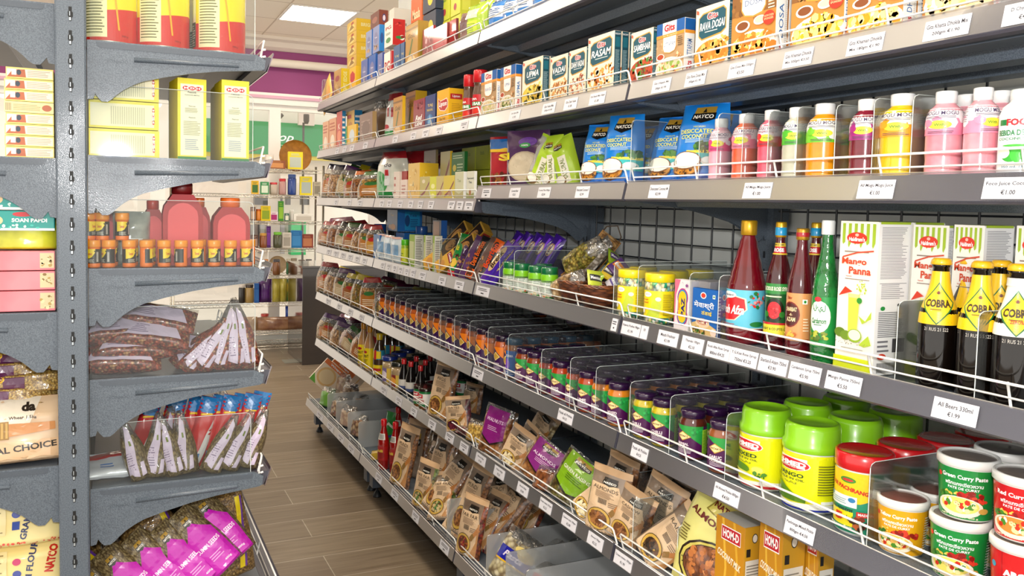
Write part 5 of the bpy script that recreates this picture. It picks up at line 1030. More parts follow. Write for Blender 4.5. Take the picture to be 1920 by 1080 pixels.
for k, (dx, dy, dz, ti) in enumerate(((-.02, .02, .06, .4), (.015, -.02, .062, .8), (.03, .02, .085, .5), (.02, -.03, .11, 1.0), (-.03, -.02, .065, .2), (.04, -.01, .13, .6))):
    o = bag('wrapped_sweet', .05, .055, .014, 420+k, mat(SW[k % 5][0], .3, .6), [('R', .1, .3, .9, .7, SW[k % 5][1]), ('T', 'Mentos', .5, .5, .7, .2, '#ffffff', .03)], nu=8, nv=8, wr=.001, foot=.8)
    tag(o, 'colourful wrapped sweet in the brown basket, %s of the heap from below' % ORD[k], 'sweet', 'wrapped sweets in the brown basket'); lay(o, RB.location.x+dx, RB.location.y+dy, RB.location.z+dz, ROT_R+.4*k, -.5, ti)
# seed jars, mouth freshener boxes
SPR = grains(['#e9dc3a', '#f4f0e4', '#1fa39c', '#2fb56a', '#f6e98a', '#ffffff'], 130, stretch=(1, 1, .7))
def sprinkle_jar(D, h):
    R = D/2
    ops = [('P', [(.40, 0), (.46, .35), (.5, .8), (.58, .5), (.56, 0)], '#c4d42c'), ('E', .42, .86, .055, .10, '#f4f4ee'), ('T', 'candy', .42, .86, .07, .07, '#a0a0a4'), ('T', 'fennel sugar', .37, .66, .14, .08, '#c83a2c', .02), ('T', 'seeds coated', .37, .56, .14, .08, '#c83a2c', .02), ('E', .36, .25, .03, .12, '#f4f0e4'), ('L', .60, .1, .72, .9, 12, '#b09a1c'), ('E', .55, .7, .03, .08, '#f4f4d8')]
    return round_item('sugared_seed_jar', [(R*.92, 0), (R, .008), (R, h*.78), (R*.94, h*.84)], SPR, [(R*.96, h*.83), (R, h*.845), (R, h*.975), (R*.95, h)], mat('#f9de0a', .35, .4), (h*.13, h*.66, 175, '#f8e214', ops))
X, Y, D, h, zb = round_span(4, 4, 1208, 1266, 512, X=XL+.035)
SJ = sprinkle_jar(D, h); G = 'yellow-lidded jars of sugared seeds'
tag(SJ, 'large yellow-lidded jar of coloured sugared seeds, right one of the front pair', 'jar', G); lay(SJ, X, Y, zb, ROT_R+.55)
for k, (px, dx, lb) in enumerate(((1185, .0, 'yellow-lidded jar of coloured sugared seeds, left one of the front pair'), (1205, .09, 'yellow-lidded seed jar hidden behind the left front one'), (1262, .10, 'yellow-lidded seed jar behind the right front one'), (1310, .20, 'yellow-lidded seed jar behind the white and blue boxes'))):
    o = dup(SJ); tag(o, lb, 'jar', G); lay(o, X+dx, Ypx(px, X+dx, zb+.07)+(.0 if k else .0), zb, ROT_R+.6)
paz = [('R', 0, 0, 1, 1, '#e6dfe2'), ('P', [(0, 1), (.35, 1), (.1, .7), (.05, .2), (0, .1)], '#d8708c'), ('E', .5, .66, .32, .18, '#b8207a'), ('E', .5, .30, .32, .18, '#b8207a'), ('R', .22, .25, .78, .7, '#b8207a'), ('E', .5, .66, .27, .155, '#2a8fc4'), ('E', .5, .30, .27, .155, '#2a8fc4'), ('R', .25, .3, .75, .66, '#2a8fc4'),
       ('E', .5, .65, .23, .135, '#f4c41c'), ('E', .5, .31, .23, .135, '#f4c41c'), ('R', .27, .31, .73, .65, '#f4c41c'), ('T', 'PAZ', .55, .48, .36, .22, '#1c2c6a', .05, 0, 90), ('T', 'Topaz', .33, .48, .15, .1, '#d8302c', .03, 0, 90), ('E', .75, .9, .08, .03, '#8a4a8a'), ('B', .6, .9, .3, .06, 10, .015, ['#8a8a9a', '#b06a9a'])]
box_ps(4, 4, 1265, 1296, 1310, 525, plain_box('#e6dfe2', paz, [('B', .5, .5, .4, .4, 14, .03, ['#b09ab8', '#d0c4d4'])], sidec='#dcd4da'), 'tall whitish box with yellow lozenge reading PAZ', 'box', None, name='mouth_freshener_box')
hindi = [('R', 0, 0, 1, 1, '#1b62b4'), ('E', .44, .86, .12, .07, '#f2f2f2'), ('E', .44, .86, .09, .05, '#d8402c'), ('R', .82, .82, .92, .90, '#e8f0e8'), ('E', .87, .86, .03, .02, '#1c7a2c'), ('T', 'मेवाश्री', .48, .65, .82, .17, '#f6f6f6', .015), ('T', 'ठंडाई', .60, .50, .42, .10, '#f4d41c', .015), ('P', [(0, 0), (0, .25), (.4, .35), (1, .2), (1, 0)], '#d8b87a'), ('E', .45, .28, .28, .10, '#e6c9a8'), ('E', .45, .31, .24, .07, '#c99a7a'), ('B', .5, .31, .18, .04, 14, .03, ['#c2487a', '#f4ead8']), ('B', .3, .1, .28, .09, 24, .05, ['#7a5a2c', '#c9a04a', '#4a7a2c']), ('E', .9, .12, .12, .08, '#f0d8c8')]
for k, (a, b_, c, yt) in enumerate(((1299, 1345, 1348, 542), (1346, 1374, 1392, 546))):
    box_ps(4, 4, a, b_, c, yt, plain_box('#1b62b4', hindi, [('L', .1, .1, .9, .9, 12, '#c9d4e8')], sidec='#7a9ad0' if k else '#1b5aa4', topc='#1b5aa4'), ('blue drink powder box with white Hindi lettering', 'second blue and violet drink powder box against the tall syrup bottle')[k], 'box', 'drink powder boxes on the fourth shelf', X=XL+.036+.03*k, name='drink_powder_box')
box_ps(4, 4, 1296, 1330, 1372, 527, plain_box('#ddd4e0', [('E', .5, .6, .2, .1, '#8a5a9a')], [('E', .3, .7, .1, .08, '#8a5a9a')], sidec='#d8cfe0'), 'pale violet box behind the blue Hindi box', 'box', None, X=XL+.13, name='mouth_freshener_box')
# syrup bottles
def bottle_prof(R, h, neck, sh, cap=.9, base=.0): # shoulder height fraction sh, neck radius
    P = [(R*.85, 0), (R*.97, .006), (R, .018)]
    P += [(R, h*sh)]
    for i in range(1, 9):
        t = i/8; P.append((neck+(R-neck)*(1-(3*t*t-2*t*t*t)), h*(sh+(cap-sh)*t*.96)))
    P.append((neck, h*cap)); return P
def liquidm(a, b_): return noisy(a, b_, 9, .08, 1, .05, bscale=5)
SYR = []
G = 'glass syrup bottles on the fourth shelf'
def syrup(a, b_, yt, px=None, prof=None, **kw): pass
def rb(name, pl, pr, yt, neckf, sh, liq, capm, lab, label, X=.035, capz=.90, rot=.5, ribs=0, extra=None, straight=False):
    X_, Y, D, h, zb = round_span(4, 4, pl, pr, yt, X=XL+X); R = D/2; nk = R*neckf
    body = [(R*.85, 0), (R*.97, .006), (R, .018), (R, h*sh)]
    for i in range(1, 11):
        t = i/10
        rr = R+(nk-R)*(t if straight else (3*t*t-2*t**3)); rr += (ribs*R*.03*(1 if i % 2 else 0))
        body.append((rr, h*(sh+(capz-.03-sh)*t)))
    body += [(nk, h*capz)]
    o = round_item(name, body, liq, [(nk*1.15, h*(capz-.02)), (nk*1.22, h*(capz-.015)), (nk*1.22, h*.99), (nk*1.1, h)], capm, lab(R, h), n=32, capname='cap')
    tag(o, label, 'syrup bottle', G); lay(o, X_, Y, zb, ROT_R+rot); return o, R, h
GOLD = mat('#d8a823', .3, .3, .6)
o, R, h = rb('syrup_bottle', 1361, 1436, 413, .34, .45, liquidm('#5e0614', '#780a1c'), GOLD, lambda R, h: [(h*.13, h*.44, 120, '#5fc0dc', [('P', [(.12, .45), (.22, .72), (.42, .86), (.58, .78), (.60, .5), (.45, .2), (.2, .16)], '#f0d9c0'), ('P', [(.13, .45), (.23, .70), (.42, .83), (.56, .76), (.58, .5), (.44, .22), (.21, .18)], '#d01c24'), ('T', 'Rooh Afza', .36, .48, .40, .24, '#ffffff', .03, .3), ('E', .34, .86, .12, .09, '#f2f2ee'), ('T', 'Hamdard', .34, .86, .16, .06, '#2c4a6a', .02), ('B', .72, .75, .12, .2, 26, .022, ['#d8302c', '#e8a0a0', '#2c7a3c']), ('E', .72, .12, .09, .07, '#147a3c'), ('L', .2, .04, .5, .12, 2, '#d01c24'), ('R', 0, 0, 1, .02, '#f0d9c0')], .3)],
    'tall ridged red syrup bottle with blue label and gold cap', ribs=1, straight=True)
mb = MB()
o, R, h = rb('syrup_bottle', 1434, 1482, 416, .36, .52, liquidm('#3c060e', '#560a16'), GOLD, lambda R, h: [(h*.12, h*.52, 130, '#1f5a2c', [('R', 0, .8, 1, 1, '#2f8a3c'), ('T', 'DELICIOUS ROSE SYRUP', .5, .9, .55, .08, '#f4f4e0', .03), ('L', .3, .72, .7, .78, 1, '#f4f0c8'), ('E', .5, .48, .17, .24, '#14220f'), ('E', .5, .48, .12, .17, '#d0202c'), ('B', .5, .48, .1, .14, 18, .02, ['#f04a4a', '#a8101c', '#e83038']), ('E', .36, .4, .05, .06, '#2c7a2c'), ('E', .64, .4, .05, .06, '#2c7a2c'), ('R', 0, 0, 1, .22, '#e8d83a'), ('T', 'T.G.KIAT & CO (PTE) LTD', .5, .11, .5, .06, '#2c4a1c', .02), ('R', 0, .2, 1, .24, '#c2202c')], .3),
      (h*.745, h*.835, 90, '#c8202c', [('T', 'ROSE', .5, .40, .6, .34, '#ffffff', .05), ('R', 0, .7, 1, 1, '#e8c83a'), ('T', 'SINCE 1880', .5, .85, .6, .14, '#222', .02), ('R', 0, 0, 1, .12, '#e8c83a')])],
    'dark red rose syrup bottle with blue neck band and rose picture', X=.06)
mb = MB(); mb.lathe([(R*.46, h*.895), (R*.47, h*.9), (R*.47, h*.955), (R*.45, h*.957)], mat('#1f9ad0', .3, .5), 24); mb.build('neck_band', o)
o2 = dup(o); tag(o2, 'dark red syrup bottle with blue neck band behind the gold capped one', 'syrup bottle', G); lay(o2, o.location.x+.085, Ypx(1527, o.location.x+.085, deck(4, 4)+.15), deck(4, 4))
o, R, h = rb('syrup_bottle', 1473, 1524, 428, .40, .50, liquidm('#480812', '#620e1c'), mat('#c8992c', .3, .3, .6), lambda R, h: [(h*.13, h*.50, 130, '#d9965c', [('T', 'Dabur', .38, .90, .10, .06, '#8a1c14', .02), ('E', .40, .55, .17, .27, '#7a2418'), ('E', .40, .55, .15, .24, '#4a120c'), ('T', 'SHARBAT', .42, .66, .2, .09, '#f0d8a8', .03), ('T', '-E-', .42, .55, .06, .05, '#f0d8a8', .03), ('T', 'AZAM', .42, .45, .16, .09, '#f0d8a8', .03), ('R', .60, .78, .68, .88, '#f4f4ec'), ('E', .64, .83, .02, .03, '#1c8a2c'), ('L', .62, .2, .72, .5, 5, '#f0d8b8'), ('B', .4, .12, .2, .08, 12, .03, ['#b8642c', '#e8b84a']), ('L', .1, .02, .9, .06, 1, '#7a2418')])],
    'red syrup bottle with orange label, between rose and green bottles', X=.035, capz=.93)
mb = MB(); mb.lathe([(R*.50, h*.935), (R*.51, h*.94), (R*.51, h*.965), (R*.5, h*.968)], mat('#b3202c', .3, .5), 24); mb.build('neck_band', o)
o, R, h = rb('syrup_bottle', 1520, 1570, 413, .42, .47, noisy('#04541f', '#0a7a30', 40, .08, 1, .25, bscale=70), mat('#e9ecec', .3, .4), lambda R, h: [(h*.12, h*.47, 130, '#0f8a3c', [('E', .46, .60, .20, .32, '#e4f0e0'), ('E', .46, .60, .18, .29, '#f2f6ec'), ('T', 'الهيل', .46, .76, .22, .16, '#14783c', .03), ('T', 'Cardamom', .46, .52, .26, .11, '#14783c', .03, .2), ('L', .38, .42, .54, .46, 1, '#14783c'), ('B', .46, .22, .16, .09, 24, .035, ['#7a8a1c', '#b3b83a', '#4a6a14']), ('E', .44, .95, .06, .05, '#c8202c'), ('L', .3, .02, .6, .06, 1, '#d8e8c8')])],
    'dark green cardamom syrup bottle with white cap', X=.03, capz=.92)
# tall mango drink cartons
mg = [('R', 0, 0, 1, 1, '#ebe7dd')]
for i in range(6): mg.append(('P', [(.06+i*.16, .985), (.06+i*.16, .86-.02*(i % 2)), (.085+i*.16, .845-.02*(i % 2)), (.14+i*.16, .86), (.14+i*.16, .985)], '#9cb82a'))
mg += [('E', .46, .89, .27, .038, '#d8321c'), ('T', "Haldiram's", .46, .882, .42, .028, '#ffffff', .03), ('E', .46, .91, .05, .01, '#f0b8a8'), ('L', .15, .79, .85, .81, 1, '#8a7a70'), ('P', [(.1, .765), (.5, .80), (.92, .815), (.92, .805), (.5, .79), (.1, .755)], '#c84a2c'), ('T', 'Mango', .42, .73, .66, .055, '#c8421c', .03), ('T', 'Panna', .58, .675, .58, .05, '#c8421c', .03), ('T', 'Squash', .3, .635, .16, .01, '#c8421c', .02), ('L', .2, .612, .85, .625, 1, '#8a7a70'),
       ('P', [(.05, .50), (.22, .565), (.42, .535), (.30, .525)], '#d0381c'), ('P', [(.35, .24), (.32, .52), (.62, .52), (.58, .24)], '#c9d84a'), ('R', .34, .495, .60, .52, '#dfe88a'), ('B', .66, .56, .14, .05, 30, .02, ['#c9d84a', '#a8c02c']), ('E', .62, .48, .07, .02, '#2f8a2c'), ('E', .82, .37, .15, .02, '#eef2d0'), ('P', [(.62, .38), (.72, .33), (.95, .37), (.95, .42), (.8, .35)], '#aac234'),
       ('E', .14, .255, .15, .032, '#5a7a1c'), ('E', .30, .24, .15, .032, '#6a8a24'), ('E', .54, .245, .19, .045, '#8aaa2c'), ('E', .54, .25, .16, .035, '#eaf0c8'), ('P', [(.66, .19), (.9, .26), (.98, .20), (.8, .18)], '#a4bd30'), ('B', .5, .195, .45, .015, 30, .01, ['#5a4a3a', '#8a7a60']), ('L', .2, .14, .8, .165, 2, '#9a9a94'), ('R', 0, 0, 1, .10, '#c4cf1c'), ('L', .2, .05, .8, .08, 1, '#5a6a1c')]
ms = [('R', .05, .985, .95, 1, '#9cb82a'), ('L', .1, .63, .9, .97, 34, '#8f8f96'), ('R', .1, .60, .9, .604, '#8a8a90'), ('L', .15, .50, .85, .6, 8, '#a0a0a6'), ('E', .22, .44, .07, .014, '#1c8a3c'), ('E', .7, .46, .05, .01, '#333'), ('L', .1, .25, .85, .42, 14, '#707078'), ('R', .55, .15, .92, .24, '#3a3a40'), ('L', .1, .15, .5, .24, 3, '#707078'), ('E', .24, .125, .13, .02, '#c8301c'), ('V', .1, .02, .85, .085, 30, '#26262a')]
mango = plain_box('#ebe7dd', mg, ms, sidec='#e9e9ea', topc='#a9bd24')
G = 'mango drink cartons with green striped tops'
for k, (a, b_, c, yt, X, lb) in enumerate([(1568, 1638, 1700, 415, .034, 'tall striped mango drink carton, nearest to the green syrup bottle'), (1703, 1768, 1776, 422, .12, 'second tall mango drink carton, behind the left beer bottles'), (1778, 1833, 1890, 422, .12, 'third tall mango drink carton, behind the middle beer bottles'), (1893, 1960, 1970, 424, .12, 'mango drink carton at the right edge behind the beers')]):
    box_ps(4, 4, a, b_, c, yt, mango, lb, 'carton', G, X=XL+X, name='mango_drink_carton', deep=1 if k == 0 else 0, deep_label='tall mango drink carton hidden behind the nearest one')
# beer bottles
def beer(D, h, var=0):
    R = D/2; nk = R*.42
    body = [(R*.9, 0), (R, .008), (R, h*.52), (R*.93, h*.60), (R*.72, h*.68), (R*.56, h*.76), (nk*1.05, h*.86), (nk, h*.93), (nk*1.12, h*.935), (nk*1.12, h*.955), (nk*.95, h*.96)]
    Y_ = '#efc012' if not var else '#efe9dc'
    ops = [('P', [(.5, .0), (.20, .42), (.5, .80), (.80, .42)], '#1c6a34'), ('P', [(.5, .03), (.235, .42), (.5, .76), (.765, .42)], '#f0c41c'), ('T', 'COBRA', .5, .40, .42, .15, '#3a2c14', .05), ('E', .5, .60, .03, .03, '#3a2c14'), ('T', '·A·', .5, .60, .1, .05, '#7a2414', .03), ('L', .4, .27, .6, .31, 1, '#7a5a14')]
    if var: ops += [('T', 'ZERO%', .5, .25, .16, .06, '#b8321c', .03), ('R', .0, .86, 1, 1, '#d8d4cc')]
    S_lo, S_hi = h*.50, h*.90
    o = round_item('beer_bottle', body, mat('#0d0806', .08, .5), [(nk*1.22, h*.95), (nk*1.3, h*.955), (nk*1.18, h*.985), (nk*.9, h)], mat('#e9b414', .35, .4), (S_lo, S_hi, 110, Y_, ops, .35), n=32, capname='crown_cap')
    mb = MB()
    def S(u, v, o_): a = (u-.03)/(R*.95); rr = prof_r(body, h*.44+v)+.0004+o_; return (rr*math.sin(a), -rr*math.cos(a), h*.44+v)
    art(mb, S, .06, .012, [('T', '21 RUS 21 S22', .5, .5, .6, .5, '#c9c4bc')], seg=.01); mb.build('date_print', o)
    return o
X, Y, D, h, zb = round_span(4, 4, 1727, 1793, 484, X=XL+.035)
D = .063; B0 = beer(D, h); B1 = beer(D, h, 1)
G = 'brown glass beer bottles on the fourth shelf'
for k, (px, X, src, rot, lb) in enumerate([(1760, .045, B0, .05, 'brown beer bottle with yellow neck label, leftmost in the front row'), (1836, .045, None, .1, 'brown beer bottle with yellow neck label, second in the front row'), (1905, .045, B1, .1, 'brown beer bottle with white and yellow zero label, right edge'),
     (1812, .115, None, 1.2, 'brown beer bottle in the second row showing its bar code'), (1872, .115, None, .2, 'brown beer bottle in the second row, between the two right front ones'), (1925, .115, None, -.3, 'brown beer bottle in the second row at the right edge')]):
    o = src or dup(B0); xx = XL+X+.02; z = deck(4, 4); tag(o, lb, 'beer bottle', G); lay(o, xx, Ypx(px, xx, z+.13), z, ROT_R+rot+.5)
for px, yt, bay, nm in ((937, 462, 3, 'left of the first green-lidded jar'), (964, 470, 3, 'between the green-lidded jars'), (824, 448, 2, 'beside the biscuit packs'), (1151, 492, 3, 'at the round basket'), (1196, 498, 4, 'between the yellow-lidded seed jars'), (1292, 512, 4, 'beside the white lozenge box'), (1347, 517, 4, 'left of the tall ridged bottle'), (1682, 565, 4, 'behind the nearest mango carton'), (1832, 585, 4, 'between the beer bottles')):
    divider(4, bay, px, yt, lb='clear divider on the fourth shelf '+nm)
# ---- fifth shelf: sauce jars, pickle jars, tubs
def sauce_jar(D, h, cont, lidc, kind, title):
    R = D/2
    body = [(R*.88, 0), (R*.98, .005), (R, .012), (R, h*.70), (R*.97, h*.77), (R*.86, h*.83), (R*.84, h*.86)]
    if kind == 'pickle': ops = [('R', 0, 0, 1, 1, '#4f1450'), ('P', [(.30, 1), (.37, .90), (.48, .76), (.58, .58), (.68, .40), (.70, 1)], '#2a9c44'), ('B', .62, .85, .10, .12, 10, .02, ['#17883a', '#2bb454']), ('P', [(.36, .66), (.445, .82), (.555, .66), (.445, .50)], '#b98a2c'), ('P', [(.37, .66), (.445, .79), (.54, .66), (.445, .53)], '#f6e2a0'), ('T', "PATAK'S", .45, .66, .13, .06, '#6a2c14', .03), ('T', title, .45, .40, .15, .10, '#f4e8f0', .04), ('T', 'PICKLE', .45, .29, .15, .09, '#f4e8f0', .04), ('L', .38, .12, .6, .24, 3, '#e8d8e8'), ('L', .38, .05, .6, .08, 1, '#e0402c'), ('R', .68, .1, .78, .9, '#a4d83a'), ('L', .69, .12, .77, .88, 16, '#4a7a1c')]
    elif kind == 'sauce': ops = [('R', 0, 0, 1, 1, '#3c1450'), ('P', [(.36, 1), (.44, .88), (.53, .68), (.62, .52), (.71, .46), (.71, 1)], '#f0821c'), ('P', [(.37, .60), (.45, .80), (.55, .60), (.45, .42)], '#f6dc90'), ('P', [(.39, .60), (.45, .75), (.53, .60), (.45, .47)], '#c9a03c'), ('T', title, .46, .30, .14, .08, '#f4e8f0', .03), ('L', .38, .08, .58, .22, 4, '#d8c8e0'), ('R', .71, 0, .715, 1, '#f0e8d8'), ('R', .72, .05, .9, .95, '#d8a840'), ('L', .73, .1, .88, .9, 12, '#6a4a14')]
    else: ops = [('R', 0, 0, 1, 1, '#1464b4'), ('E', .42, .45, .10, .25, '#8a5ad0'), ('T', title, .5, .8, .15, .1, '#f4f4f8', .03), ('L', .4, .05, .6, .2, 2, '#d8d8e8')]
    return round_item('sauce_jar' if kind != 'pickle' else 'pickle_jar', body, cont, [(R*.90, h*.845), (R*.93, h*.85), (R*.93, h*.96), (R*.88, h*.995), (R*.3, h)], mat(lidc, .25, .6), (h*.07, h*.70, 175, None, ops, .3), n=24)
SAU = noisy('#8a3a14', '#a8501c', 30, .1, 1)
OJ = [sauce_jar(.066, .142, noisy(c1, c2, 30, .1, 1), '#24102e', 'sauce', t) for c1, c2, t in (('#8a3a14', '#a8501c', 'TIKKA'), ('#a8461c', '#c0602c', 'JALFREZI'), ('#7a3a1c', '#945024', 'ROGAN'))]
seq = [703, 723, 741, 761, 782, 803, 826, 852, 880.5, 914.6, 952.6]
G = 'purple-lidded curry sauce jars on the fifth shelf'
used = set(); col = 0
zb = deck(5, 2); xj = XL+.034+.034
for i in range(len(seq)-1):
    ya = Ypx(seq[i], xf(5)-.008, zb+.09); yb = Ypx(seq[i+1], xf(5)-.008, zb+.09)
    bayi = 2 if (ya+yb)/2 > Y2 else 3
    for c_ in (0, 1):
        col += 1; yc = ya+(yb-ya)*(.26+.48*c_)
        if abs(yc-Y2) < .03: pass
        nrow = 6 if i > 5 else (4 if i > 2 else 3)
        for rw in range(nrow):
            j = (i//2) % 3
            if j in used: o = dup(OJ[j])
            else: o = OJ[j]; used.add(j)
            tag(o, 'purple-lidded curry sauce jar, %s row, %s column from the far end' % ('front' if rw == 0 else ORD[rw], ORD[col-1]), 'sauce jar', G)
            lay(o, xj+.068*rw, yc, deck(5, 2), ROT_R+.5)
ytops = [540, 548, 556, 562, 570, 578.7, 587, 597, 608, 618, 631]
for i, px in enumerate(seq): divider(5, 2 if i < 9 else 3, px, ytops[i], h=.165, lb='clear divider between the curry sauce jars, %s from the far end' % ORD[i])
# blue lidded jars then pickles
BJ = sauce_jar(.068, .145, noisy('#8a4a1c', '#a8622c', 30, .1, 1), '#0f4a6a', 'blue', 'KORMA')
G = 'blue-lidded sauce jars on the fifth shelf'; zb = deck(5, 3)
k = 0
for rw in range(5):
    for c_, px in enumerate((963,)):
        o = BJ if k == 0 else dup(BJ); k += 1
        x = XL+.07+.075*rw; y = Ypx(965, XL+.07, zb+.1)
        tag(o, 'blue-lidded sauce jar with blue label, %s from the front of its row' % ORD[rw], 'sauce jar', G); lay(o, x, y, zb, ROT_R+.5)
PK = {}
def pj(kind, cont, t): PK[kind] = [sauce_jar(.068, .124, cont, '#2b1038', 'pickle', t), False]
pj('hot', noisy('#7a3418', '#9a4a24', 30, .1, 1), 'HOT'); pj('mango', noisy('#9a2c14', '#c0481c', 26, .1, 1), 'MANGO'); pj('lime', noisy('#a83c14', '#c05020', 26, .1, 1), 'LIME'); pj('mixed', noisy('#c87018', '#e08c24', 26, .1, 1), 'MIXED')
pj('chilli', noisy('#a89a14', '#d8c22c', 60, .12, 1, .2), 'CHILLI'); pj('brinjal', noisy('#4a1c12', '#5e281a', 20, .1, 1), 'BRINJAL'); pj('garlic', noisy('#8a4a22', '#a05c30', 26, .1, 1), 'GARLIC')
G = 'purple-lidded pickle jars on the fifth shelf'
cols = [('hot', 984, 3), ('hot', 1005, 3), ('mango', 1029, 3), ('mango', 1053, 3), ('lime', 1081, 3), ('lime', 1104, 3), ('mixed', 1131, 3), ('mixed', 1161, 4), ('chilli', 1210, 4), ('chilli', 1245, 4), ('brinjal', 1299, 4), ('garlic', 1355, 4)]
for ci, (kd, px, bay) in enumerate(cols):
    x0 = XL+.07; y = Ypx(px, x0, zb+.07)
    if kd == 'mixed' and ci == 7: y = max(y, Y3+.045)
    for rw in range(6):
        if ci < 2 and rw > 3: continue
        if random.random() < .12 and rw > 3: continue
        it = PK[kd]; o = it[0] if not it[1] else dup(it[0]); it[1] = True
        tag(o, '%s pickle jar with purple lid, %s, %s column from the left' % (kd, 'front row' if rw == 0 else ORD[rw]+' row', ORD[ci]), 'pickle jar', G); lay(o, x0+.071*rw, y, zb, ROT_R+.58+.1*math.sin(ci*3+rw*5))
for i, (px, yt, bay) in enumerate(((1015, 655, 3), (1069, 671, 3), (1117, 688, 3), (1181, 716, 4), (1256, 742, 4), (1361, 776, 4), (1629, 868, 4))):
    divider(5, bay, px, yt, lb='clear divider on the fifth shelf, %s counting from the blue-lidded jars' % ORD[i])
o = dup(OJ[1]); tag(o, 'curry sauce jar with orange label standing high on top at the back', 'sauce jar', 'purple-lidded curry sauce jars on the fifth shelf'); zz = deck(5, 3)+.143; lay(o, XL+.44, Ypx(1013, XL+.44, zz+.07), zz, ROT_R+.5)
o = dup(OJ[1]); tag(o, 'curry sauce jar at the back carrying the topmost orange labelled jar', 'sauce jar', 'purple-lidded curry sauce jars on the fifth shelf'); lay(o, XL+.44, Ypx(1013, XL+.44, zz+.07), zz-.143, ROT_R+.5)
o = dup(OJ[2]); tag(o, 'second dark curry sauce jar standing high at the back', 'sauce jar', 'purple-lidded curry sauce jars on the fifth shelf'); lay(o, XL+.44, Ypx(1078, XL+.44, zz+.07), zz, ROT_R+.5)
o = dup(OJ[2]); tag(o, 'curry sauce jar at the back carrying the second topmost dark jar', 'sauce jar', 'purple-lidded curry sauce jars on the fifth shelf'); lay(o, XL+.44, Ypx(1078, XL+.44, zz+.07), zz-.143, ROT_R+.5)
# big lime green pickle jars
def big_jar(D, h, title, rest, name='large_pickle_jar'):
    R = D/2; side = title != 'MIXED'
    ops = [('R', 0, 0, 1, 1, '#e8ea12'), ('P', [(0, .08), (.2, .12), (.4, .10), (.55, .14), (.7, .1), (1, .1), (1, 0), (0, 0)], '#f2f2ee'), ('R', 0, 0, 1, .035, '#1c2c9c' if side else '#c2202c'), ('R', .25, .74, .5, .92, '#f4f2e6'), ('E', .385, .80, .135, .115, '#f4f2e6'), ('E', .385, .80, .128, .105, '#d0202c'), ('T', 'AHMED', .385, .815, .22, .085, '#ffffff', .05), ('R', .28, .74, .49, .775, '#f4f2e6'), ('T', 'FOODS', .385, .757, .12, .03, '#a01c20', .02), ('L', .28, .70, .47, .72, 1, '#7a7a1c'),
           ('T', title, .39, .615, .19, .075, '#2c4a1c', .03), ('T', 'PICKLE IN OIL', .39, .535, .2, .04, '#2c4a1c', .02), ('T', 'طرشی', .40, .47, .10, .05, '#2c4a1c', .02)]
    if side: ops += [('P', [(.28, .14), (.28, .46), (.34, .42), (.42, .30), (.5, .20), (.5, .14)], '#5a8a1c'), ('P', [(.28, .14), (.28, .36), (.34, .32), (.44, .20), (.44, .14)], '#4a7814'), ('L', .56, .3, .68, .86, 12, '#6a6a1c'), ('R', .58, .14, .68, .2, '#f4f4ee')]
    else: ops += [('E', .36, .34, .08, .09, '#5a8a1c'), ('P', [(.28, .30), (.36, .20), (.46, .24), (.42, .28)], '#dfe060'), ('E', .49, .36, .05, .085, '#f0dc2a'), ('E', .49, .36, .035, .06, '#f6ea6a'), ('B', .51, .26, .05, .05, 10, .012, ['#2c6a1c', '#4a8a2c']), ('R', .28, .04, .6, .06, '#c2202c')]
    body = [(R*.90, 0), (R*.95, .006), (R*.95, h*.64), (R*.90, h*.68), (R*.90, h*.70)]
    r = round_item(name, body, mat('#e9ece0', .35, .4), [(R*.98, h*.68), (R, h*.69), (R, h*.76), (R*.93, h*.79), (R*.92, h*.93), (R*.86, h*.985), (R*.78, h*.992), (R*.76, h*.975), (R*.2, h*.97)], mat('#8ccf1c', .3, .6), (h*.03, h*.66, 178, None, ops, .25), n=36)
    return r
G = 'lime-lidded large pickle jars on the fifth shelf'
X, Y, D, h, zb = round_span(5, 4, 1383, 1487, 760, X=XL+.04); M1 = big_jar(D, h, 'MIXED', 0); tag(M1, 'large lime-lidded jar of mixed pickle, front left of the group', 'pickle jar', G); lay(M1, X, Y, zb, ROT_R+.6); P1 = (X, Y)
X, Y, D, h, zb = round_span(5, 4, 1462, 1580, 788, X=XL+.032); M2 = big_jar(D, h, 'MANGO', 0); tag(M2, 'large lime-lidded jar of mango pickle, nearest of the group', 'pickle jar', G); lay(M2, X, Y, zb, ROT_R+.62)
for k, (src, bx, by, n) in enumerate(((M1, P1[0], P1[1], 'mixed'), (M2, X, Y, 'mango'))):
    for rw in (1, 2):
        o = dup(src); tag(o, 'large lime-lidded pickle jar, %s row behind the %s pickle jar' % (ORD[rw], n), 'pickle jar', G); lay(o, bx+.128*rw, by+.004*rw, zb, ROT_R+.6+.4*rw)
